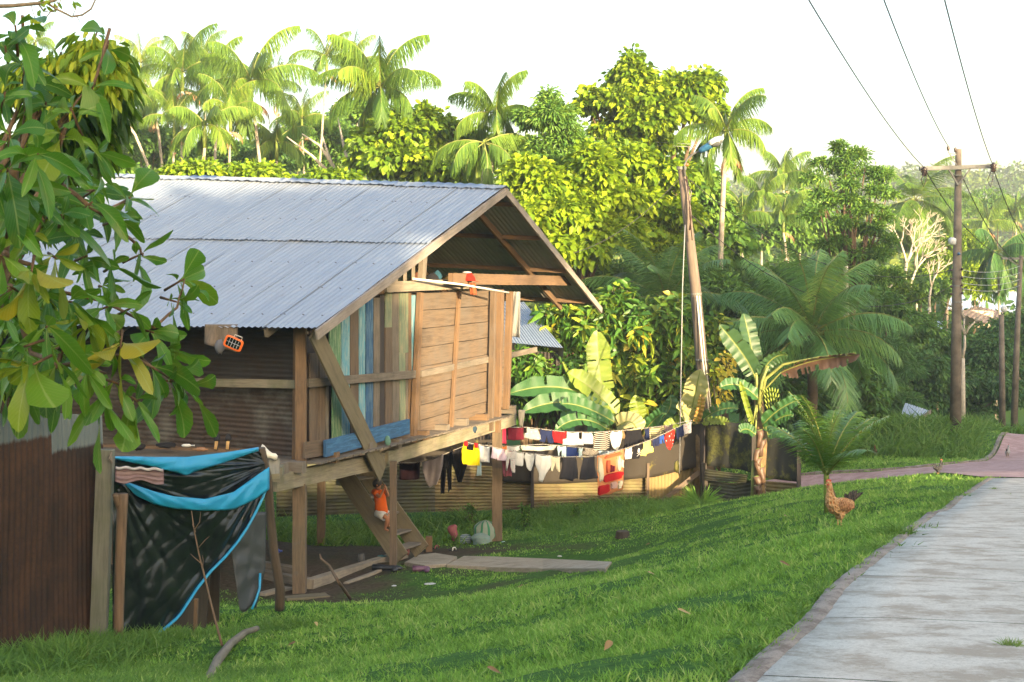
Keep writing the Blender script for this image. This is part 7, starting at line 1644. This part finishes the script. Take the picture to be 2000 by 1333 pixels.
bplant('banana plant with one upright rounded leaf just left of the hanging rope', 38.2, (1260, 38.2), [(1258, 880, 38.2), (1256, 850, 38.2)], [
    ([(1258, 838, 38.1), (1250, 820, 38.1), (1244, 800, 38), (1241, 772, 38)], .42, MB_Y, dict(face=Vector((0, -1, .1)), fold=.1)),
    ([(1262, 838, 38.0), (1280, 815, 37.8), (1295, 805, 37.6), (1302, 808, 37.5)], .38, MB_G, dict(face=F_)),
    ([(1270, 838, 38.2), (1300, 820, 38.2), (1318, 790, 38.2), (1308, 772, 38.2)], .42, MB_G, dict(face=F_))])
bplant('banana plant with a tall pale folded leaf in front of the lamp pole', 37.8, (1365, 37.9), [(1360, 860, 37.8), (1352, 830, 37.8)], [
    ([(1345, 822, 37.6), (1352, 800, 37.4), (1358, 765, 37.3), (1368, 722, 37.2)], .62, MB_P, dict(face=Vector((-.2, -1, .1)), fold=.1)),
    ([(1352, 820, 37.5), (1340, 805, 37.3), (1330, 795, 37.1), (1322, 798, 37.0)], .42, MB_P, dict(face=Vector((0, -1, .3)))),
    ([(1358, 828, 37.3), (1366, 805, 37.2), (1371, 785, 37.1), (1368, 770, 37.1)], .22, mat_banana('banana_orange', (.42, .20, .05), (.5, .28, .08)), dict(face=Vector((.4, -1, .1)))),
    ([(1372, 822, 37.5), (1395, 800, 37.3), (1420, 795, 37.1), (1442, 798, 37.0)], .34, MB_G, dict(face=F_)),
    ([(1372, 826, 37.4), (1390, 822, 37.2), (1410, 820, 37.1), (1425, 828, 37.0)], .26, MB_Y, dict(face=F_)),
    ([(1340, 838, 37.6), (1325, 815, 37.5), (1310, 830, 37.4), (1300, 845, 37.4)], .38, MB_Y, dict(face=F_))])
bp = bplant('tall banana plant with upright leaves and green fruit before the netting fence', 35.3, (1482, 35.0), [(1484, 930, 35.1), (1488, 870, 35.1), (1484, 800, 35.2), (1480, 775, 35.2)], [
    ([(1478, 730, 35.2), (1470, 690, 35.3), (1462, 650, 35.4), (1452, 612, 35.5)], .46, MB_D, dict(face=Vector((.3, -1, .1)), fold=.25)),
    ([(1474, 735, 35.1), (1460, 700, 35), (1435, 670, 34.9), (1405, 635, 34.8)], .50, MB_D, dict(face=Vector((-.3, -.9, .4)), fold=.3)),
    ([(1486, 735, 35.1), (1500, 700, 35), (1520, 690, 34.9), (1540, 694, 34.8)], .42, MB_D, dict(face=Vector((-.2, -.6, -.7)))),
    ([(1470, 830, 34.9), (1460, 800, 34.8), (1452, 770, 34.7), (1445, 745, 34.6)], .16, MB_Y, dict(face=Vector((0, -1, 0)), fold=.5)),
    ([(1482, 780, 35), (1455, 750, 34.9), (1430, 745, 34.8), (1405, 758, 34.7)], .34, MB_G, dict(face=F_)),
    ([(1490, 830, 34.8), (1515, 800, 34.6), (1545, 785, 34.4), (1566, 780, 34.3)], .34, MB_G, dict(face=F_, torn=.2)),
    ([(1492, 838, 34.9), (1515, 820, 34.7), (1535, 808, 34.6), (1550, 812, 34.5)], .32, MB_G, dict(face=F_, torn=.2)),
    ([(1475, 850, 34.8), (1462, 835, 34.7), (1452, 836, 34.6), (1445, 845, 34.5)], .3, MB_G, dict(face=F_)),
    ([(1500, 850, 34.8), (1515, 845, 34.7), (1530, 845, 34.6), (1540, 855, 34.5)], .3, MB_G, dict(face=F_, torn=.2)),
    ([(1525, 728, 34.9), (1580, 700, 34.6), (1630, 698, 34.4), (1680, 692, 34.2)], .55, MB_B, dict(face=Vector((.1, -1, -.35)), fold=.9, torn=.5, roll=.0))], r=(.15, .11))
mb = MB(); mb.tube([P(1484, 790, 35.1), P(1495, 740, 35.0), P(1530, 712, 34.8), P(1600, 698, 34.5), P(1670, 690, 34.2)], [.05, .045, .035, .025, .01], 7); mb.tube([P(1480, 790, 35.1), P(1478, 745, 35.1), P(1474, 700, 35.1)], [.05, .04, .03], 7); mb.tube([P(1482, 790, 35.0), P(1488, 745, 35.0), P(1500, 715, 34.9)], [.05, .04, .03], 7); mb.build('leaf_stalk', STALKY, bp, True)
M_BANF = mat_plain('green_banana', (.20, .26, .03), .5, 0, .2, 8)
for row in range(4):
    for k in range(6):
        c = P(1494 + k * 4.0 + row * 1.5, 766 + row * 10 + abs(k - 2.5) * 1.5, 34.95); mb = MB()
        mb.tube([c + Vector((.0, 0, .0)), c + Vector((.015 + (k - 2.5) * .012, -.06, .05)), c + Vector(((k - 2.5) * .025, -.07, .13))], [.012, .022, .010], 7); mb.build('banana', M_BANF, bp, True)
mb = MB()
for k in range(7): x = 1483 + 5 * math.sin(k * 2); mb.loft([(P(x + 3 * math.sin(t * 5 + k), 840 + k * 18 + t * 34, 34.95), (.10 - .05 * t, 0, .02), (0, .05, .01)) for t in (0, .3, .6, 1)], 8)
mb.build('dry_leaf_sheath', MB_B, bp, True)
# small trunk beside it
mb = MB(); mb.tube([PG(1470, 35.2), P(1472, 900, 35.2)], [.06, .05], 8); mb.build('sucker', STALKY, bp, True)

# spiky clump at the fence corner
sc = PG(1368, 33.2); lv = []
t = thing('spiky_plant', 'bright green clump of strap leaves in front of the fence corner', 'plant', tuple(sc)); n = 130
a = NR.uniform(0, 2 * np.pi, n); el = NR.uniform(.35, 1.5, n); d = np.stack([np.cos(a) * np.cos(el), np.sin(a) * np.cos(el), np.sin(el)], 1)
pos = np.array(sc)[None] + np.stack([np.cos(a), np.sin(a), np.zeros(n)], 1) * .08; tt = np.clip(NR.normal(.5, .2, n), 0, 1)
V, F, T = leaves(pos, d, np.stack([-np.sin(a), np.cos(a), np.zeros(n)], 1), .75 * NR.uniform(.6, 1.15, n), np.full(n, .035), np.stack([tt] * 3, 1), T_BLADE, curl=.3)
link('leaf_clump', np_mesh('leaf_clump', V, F, T), t, LM_BAN)

# ---- foreground tree on the left, large leaves in whorls
def ft(px, py, Y, dx, dz, tt=None, dyy=-.5):
    p = P(px, py, Y); e = (dx, dyy, dz); return (p.x, p.y, p.z) + e + ((tt,) if tt is not None else ())
tips = []
for (px, py, Y, dx, dz, tt) in [(212, 80, 5.2, .35, .9, .38), (182, 165, 5.1, .3, .7, .45), (140, 215, 5.0, -.1, .6, .5), (30, 50, 4.8, .1, .8, .32), (55, 115, 4.9, .3, .5, .25), (10, 180, 4.7, .3, .5, .2), (75, 300, 4.6, .4, .3, .35), (20, 260, 4.7, .2, .5, .2), (120, 260, 5.0, .2, .3, .6), (50, 370, 4.8, .3, .1, .4), (140, 330, 5.1, .4, .3, .3), (180, 395, 5.0, .5, .3, .25), (255, 385, 5.3, .6, .5, .42), (232, 430, 5.2, .5, .1, .45), (120, 420, 4.9, .2, .2, .3), (60, 460, 4.8, .1, .1, .65), (15, 430, 4.6, .2, .3, .3), (110, 505, 4.8, .3, -.1, .8), (60, 540, 4.6, .1, -.4, .85), (170, 500, 5.0, .4, .1, .4), (220, 520, 5.1, .3, .1, .25), (280, 495, 5.3, .8, .3, .35), (20, 560, 4.7, .0, .1, .4), (140, 590, 4.9, .3, .0, .5), (210, 600, 5.0, .4, .1, .4), (260, 600, 5.1, .5, .2, .3), (360, 545, 5.4, .8, .4, .4), (345, 590, 5.3, .5, -.1, .3), (300, 650, 5.2, .5, -.1, .3), (90, 640, 4.7, .1, -.1, .5), (170, 640, 4.9, .1, -.2, .75), (235, 680, 4.9, .1, -.3, .85), (40, 680, 4.6, -.2, -.1, .5), (50, 720, 4.6, -.3, -.2, .75), (110, 720, 4.7, .1, -.2, .6), (170, 730, 4.8, .2, -.3, .5), (230, 750, 4.9, .5, -.1, .4), (200, 790, 4.9, .1, -.5, .45), (270, 785, 5.0, .5, -.2, .42), (340, 745, 5.2, .8, .0, .3), (370, 760, 5.3, .7, -.2, .25), (300, 720, 5.1, .4, -.2, .2), (10, 620, 4.6, .0, .0, .35), (330, 690, 5.3, .4, -.2, .3), (90, 200, 5.1, .2, .2, .3), (15, 330, 4.6, .2, .1, .25), (190, 300, 5.2, .2, -.1, .3), (0, 500, 4.6, .1, 0, .4), (150, 460, 5.2, .2, .1, .15), (90, 580, 5.1, .1, .0, .2), (200, 560, 5.3, .2, 0, .2), (50, 150, 5.2, 0, .3, .2), (10, 90, 4.8, .1, .4, .3)]:
    tips.append(ft(px, py, Y, dx, dz, tt))
for _ in range(34): # deeper inner whorls, tinted darker to paint the shade inside
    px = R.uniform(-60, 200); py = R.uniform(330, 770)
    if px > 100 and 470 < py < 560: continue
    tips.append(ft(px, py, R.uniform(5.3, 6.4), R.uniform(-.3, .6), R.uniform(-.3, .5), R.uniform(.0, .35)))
fb = Vector((-2.15, 5.6, G(-2.15, 5.6)))
rosette_bush('large_leaved_tree', 'foreground tree with large paddle-shaped green and yellowing leaves at the left edge', 5, tips, .150, .050, LM_FORE, (5, 8), fb, droop=.42, cat='tree', spread=.035, tpl=T_BIG, uv=True, twig=mat_plain('foreground_twig', (.13, .075, .04), .8, 0, .4, 30, .2, .3), r0=.010)
fo = [o for o in COL.objects if o.name.startswith('large_leaved_tree')][0]
mb = MB()
for pts, r in [([(215, 55, 5.2), (200, 110, 5.15), (182, 165, 5.1), (140, 210, 5.05), (100, 260, 5.1), (60, 330, 5.3)], .0065), ([(45, 30, 4.9), (48, 120, 5.0), (50, 210, 5.1), (35, 300, 5.3)], .006), ([(5, 495, 5.0), (60, 520, 5.1), (120, 570, 5.1), (200, 590, 5.1), (300, 640, 5.2)], .010), ([(20, 560, 5.0), (35, 620, 5.2), (60, 690, 5.2), (110, 715, 4.9)], .014), ([(-60, 760, 5.6), (-10, 600, 5.5), (20, 420, 5.4), (35, 300, 5.3)], .035), ([(35, 300, 5.3), (120, 360, 5.2), (200, 420, 5.1), (250, 390, 5.3)], .012), ([(200, 420, 5.1), (270, 480, 5.3), (280, 500, 5.3)], .007), ([(120, 715, 5), (200, 700, 5), (250, 690, 5), (340, 745, 5.2)], .008), ([(300, 640, 5.2), (345, 600, 5.3), (360, 548, 5.4)], .006)]:
    q = [P(*p) for p in pts]; sm = []
    for i in range(len(q) - 1):
        for k in range(3): sm.append(q[i].lerp(q[i + 1], k / 3) + Vector((R.uniform(-1, 1), 0, R.uniform(-1, 1))) * r * .5)
    sm.append(q[-1]); mb.tube(sm, [r * (1 - .55 * i / len(sm)) for i in range(len(sm))], 7)
mb.tube([fb - Vector((0, 0, .3)), P(-60, 760, 5.6)], [.09, .05], 9)
mb.build('limb', mat_plain('foreground_bark', (.16, .10, .06), .85, 0, .45, 22, .2, .4), fo, True)
# second tree behind it: small drooping leaves, sunlit top and dark interior painted by leaf tint
M_SM = mat_leaf('drooping_leaf', [(.02, .055, .012), (.04, .10, .015), (.09, .17, .014), (.20, .27, .015), (.28, .31, .02)], .42)
t2 = [];
def ltree(label, Y, lobes_px, n, tint0, mat, base, ll=.16, lw=.055, **k): return tree('drooping_leaved_tree', label, Y, lobes_px, n, ll, lw, mat, base=base, tint0=tint0, droop=1.5, group='trees at the left edge', r=.08, **k)
ltree('tree with small hanging leaves and a yellow-green top tinted as sunlit behind the foreground leaves', 11.5, [(120, 150, 60, 45), (190, 110, 32, 32), (75, 170, 50, 40), (215, 150, 28, 40), (160, 160, 55, 40)], 2600, .72, M_SM, -420, .15, .05)
ltree('hanging foliage tinted dark for the shade behind the foreground leaves above the roof end', 12.5, [(150, 230, 75, 50), (200, 220, 42, 45), (90, 260, 80, 60), (190, 300, 22, 45), (140, 310, 50, 45), (60, 340, 70, 70), (20, 450, 60, 90), (10, 600, 60, 90), (30, 720, 70, 60), (0, 200, 60, 80)], 6500, .22, M_SM, -420, .17, .055)
# thin twigs at the top left corner
tw = thing('overhanging_twig', 'thin bare twigs with a few small leaves crossing the top left corner', 'twig', tuple(P(-40, 8, 6)))
mb = MB()
for pts, r in [([(-60, 14), (20, 12), (75, 7), (105, 2), (130, -12)], .010), ([(90, 5), (110, 18), (140, 33), (160, 30), (178, 18), (188, -4)], .006), ([(75, 8), (85, 22), (98, 24), (88, 38), (78, 37)], .004), ([(98, 24), (110, 20), (120, -2)], .003), ([(142, 32), (150, 12)], .002), ([(150, 33), (157, 44)], .002), ([(60, 10), (68, 35), (66, 60), (70, 75)], .002)]:
    mb.tube([P(x, y, 6) for x, y in pts], [r * (1 - .5 * i / len(pts)) for i in range(len(pts))], 6)
mb.build('twig', mat_plain('twig_bark', (.26, .19, .12), .8, 0, .3, 30), tw, True)
n = 26; pxs = [(60, 28), (64, 40), (72, 52), (70, 62), (92, 12), (85, 4), (100, 2), (108, 6), (76, 17), (62, 32), (66, 48), (146, 2), (90, 14)] * 2
pos = np.array([P(x + R.uniform(-3, 3), y + R.uniform(-3, 3), 6 + R.uniform(-.03, .03)) for x, y in pxs]); d = NR.normal(0, .5, (n, 3)) + np.array([.3, 0, -.5]); tt = NR.uniform(.4, 1, n)
V, F, T = leaves(pos, d, NR.normal(0, .5, (n, 3)) + np.array([0, -1, .3]), .04 * NR.uniform(.6, 1.2, n), .018, np.stack([tt] * 3, 1)); link('leaf', np_mesh('leaf', V, F, T), tw, M_SM)

# ================================================================== far houses
def roof_house(label, name, q, m, wall=None):
    o = thing(name, label, 'house', tuple(P(*q[0])), 'houses among the far trees'); a, b_, c, d = [P(*p) for p in q]; mb = MB(); corr(mb, a, b_, c, d, .25, .02, 3, .02); mb.build('roof', m, o, True)
    if wall: w = [P(*p) for p in wall]; mb = MB(); mb.add(w, [(0, 1, 2, 3)], [[(0, 0), (4, 0), (4, 2), (0, 2)]]); mb.build('wall', M_PINKW, o)
    mb = MB()
    for p in (d, c): mb.beam(p - Vector((0, 0, .02)), Vector((p.x, p.y, G(p.x, p.y))), .15, .15, up=(0, 1, 0))
    mb.build('post', W_GREY, o)
M_PINKW = mat_plain('pale_render', (.50, .38, .30), .8, 0, .15, 3); M_BRF = mat_rust('brown_roof', (.20, .16, .15), (.14, .10, .09), (.09, .065, .06), None, .5); M_WRF = mat_plain('white_roof', (.62, .68, .74), .4, .2, .12, 2)
roof_house('house with a broad white metal roof among the far trees at right', 'far_house', [(1860, 568, 112), (1985, 570, 112), (1990, 612, 104), (1850, 605, 104)], M_WRF)
roof_house('house with a low brown roof and pale gable right of the utility pole', 'far_house', [(1905, 597, 96), (1960, 610, 96), (1945, 640, 90), (1875, 612, 90)], M_BRF, [(1880, 606, 93), (1940, 608, 93), (1940, 640, 93), (1880, 640, 93)])
roof_house('house with a small blue-grey roof behind the dark trees', 'far_house', [(1825, 627, 80), (1842, 628, 80), (1840, 645, 77), (1808, 642, 77)], M_ZINC)
s_ = thing('shed', 'small shed with a slanting pale blue tin roof at the edge of the tall grass', 'shed', tuple(PG(1790, 55)))
mb = MB(); corr(mb, P(1768, 787, 56), P(1818, 803, 56), P(1792, 822, 53), P(1755, 824, 53), .11, .014, 4); mb.build('roof', M_ZINC, s_, True)
mb = MB(); mb.beam(P(1818, 804, 56), P(1792, 823, 53), .04, .15); mb.build('fascia_board', W_GREY, s_)
mb = MB(); mb.beam(P(1812, 808, 55.6), PG(1812, 55.6), .1, .1, up=(0, 1, 0)); mb.beam(P(1792, 824, 53.2), PG(1792, 53.2), .1, .1, up=(0, 1, 0)); mb.build('post', W_GREY, s_)

# ================================================================== woods behind the camera: unseen trees added and shaped to shade yard and roof
def uv_at(px, py, Y):
    p = P(px, py, Y); return .883 * p.x + .469 * p.y, p.z + math.tan(_e) * (-.469 * p.x + .883 * p.y)
def shade_woods():
    parts = []; H_ = Vector((math.sin(_a), -math.cos(_a), 0)); RR = Vector((math.cos(_a), math.sin(_a), 0)); D = 27.0
    def blob(u, v, ru, rv, n, s=.55):
        c = RR * u + H_ * D; zc = v + math.tan(_e) * D
        d = sph(n); pos = np.array([c.x, c.y, zc]) + (d[:, :1] * np.array(RR) * ru + d[:, 1:2] * np.array(H_) * 2.0 + d[:, 2:3] * np.array([0, 0, 1.0]) * rv) * NR.uniform(.2, 1, n)[:, None]
        tt = np.clip(NR.normal(.4, .2, n), 0, 1); parts.append(leaves(pos, NR.normal(0, 1, (n, 3)), NR.normal(0, 1, (n, 3)), s * NR.uniform(.7, 1.3, n), s * .6, np.stack([tt] * 3, 1)))
    for (u, v, ru, rv) in SHADE: blob(u, v, ru, rv, int((140 if 2 < u < 8.5 and v > 9 else 320) * ru * rv + 150))
    V, F, T = merge(parts); tag(link('shade_woods', np_mesh('shade_woods', V, F, T), None, LM_DARK), 'unseen wood behind the viewpoint, added and shaped to shade the yard', 'forest', None, 'stuff')
    wd = [o for o in COL.objects if o.name == 'shade_woods'][0]; mb = MB()
    for k in range(14):
        u = -20 + 5 * k; c = RR * u + H_ * D; g = G(c.x, c.y); mb.tube([(c.x, c.y, g - .3), (c.x + R.uniform(-.4, .4), c.y, g + 6), (c.x, c.y, g + 9)], [.3, .25, .15], 8)
    tk = mb.build('trunk', TRUNK_D, None, True); tk.parent = wd; tk['kind'] = 'stuff'
# (u, v, ru, rv) blobs of the skyline as the sun sees it
SHADE = []
u = -26.0
while u < 8.2: SHADE += [(u, 1.5, 3.2, 4.0)] + ([(u, 4.6, 2.6, 2.5)] if u < 2.6 else [(u + .6, 6.3, 3.0, 3.2), (u + .4, 9.6, 2.5, 2.0)]); u += 2.4
u = 9.6
while u < 17: SHADE += [(u, 10.35 + .03 * (u - 10), 1.3, .85)]; u += 1.1
u = 9.0
while u < 17: SHADE += [(u, 1.2, 3.0, 4.3)]; u += 2.4
while u < 24: SHADE += [(u, .6, 3.0, 3.75)]; u += 2.6
u = 25.3
while u < 62: SHADE += [(u, 2, 3.0, 4.5), (u, 7, 2.9, 4.2), (u + .6, 11, 2.6, 3.2)]; u += 3.0
shade_woods()

# ================================================================== haze
mb = MB(); x0, x1, y0, y1, z0, z1 = -430, 430, -140, 640, -12, 70
vs = [(x, y, z) for z in (z0, z1) for (x, y) in ((x0, y0), (x1, y0), (x1, y1), (x0, y1))]
mb.add(vs, [(3, 2, 1, 0), (4, 5, 6, 7), (0, 1, 5, 4), (1, 2, 6, 5), (2, 3, 7, 6), (3, 0, 4, 7)])
hm = bpy.data.materials.new('haze'); hm.use_nodes = True; hn = hm.node_tree; hn.nodes.remove(hn.nodes['Principled BSDF']); pv = hn.nodes.new('ShaderNodeVolumePrincipled')
pv.inputs['Color'].default_value = (.9, .94, 1, 1); pv.inputs['Density'].default_value = .00075; pv.inputs['Anisotropy'].default_value = .2
hn.links.new(pv.outputs[0], hn.nodes['Material Output'].inputs['Volume'])
hz = mb.build('haze', hm); tag(hz, 'thin morning haze filling the valley', 'haze', None, 'stuff')
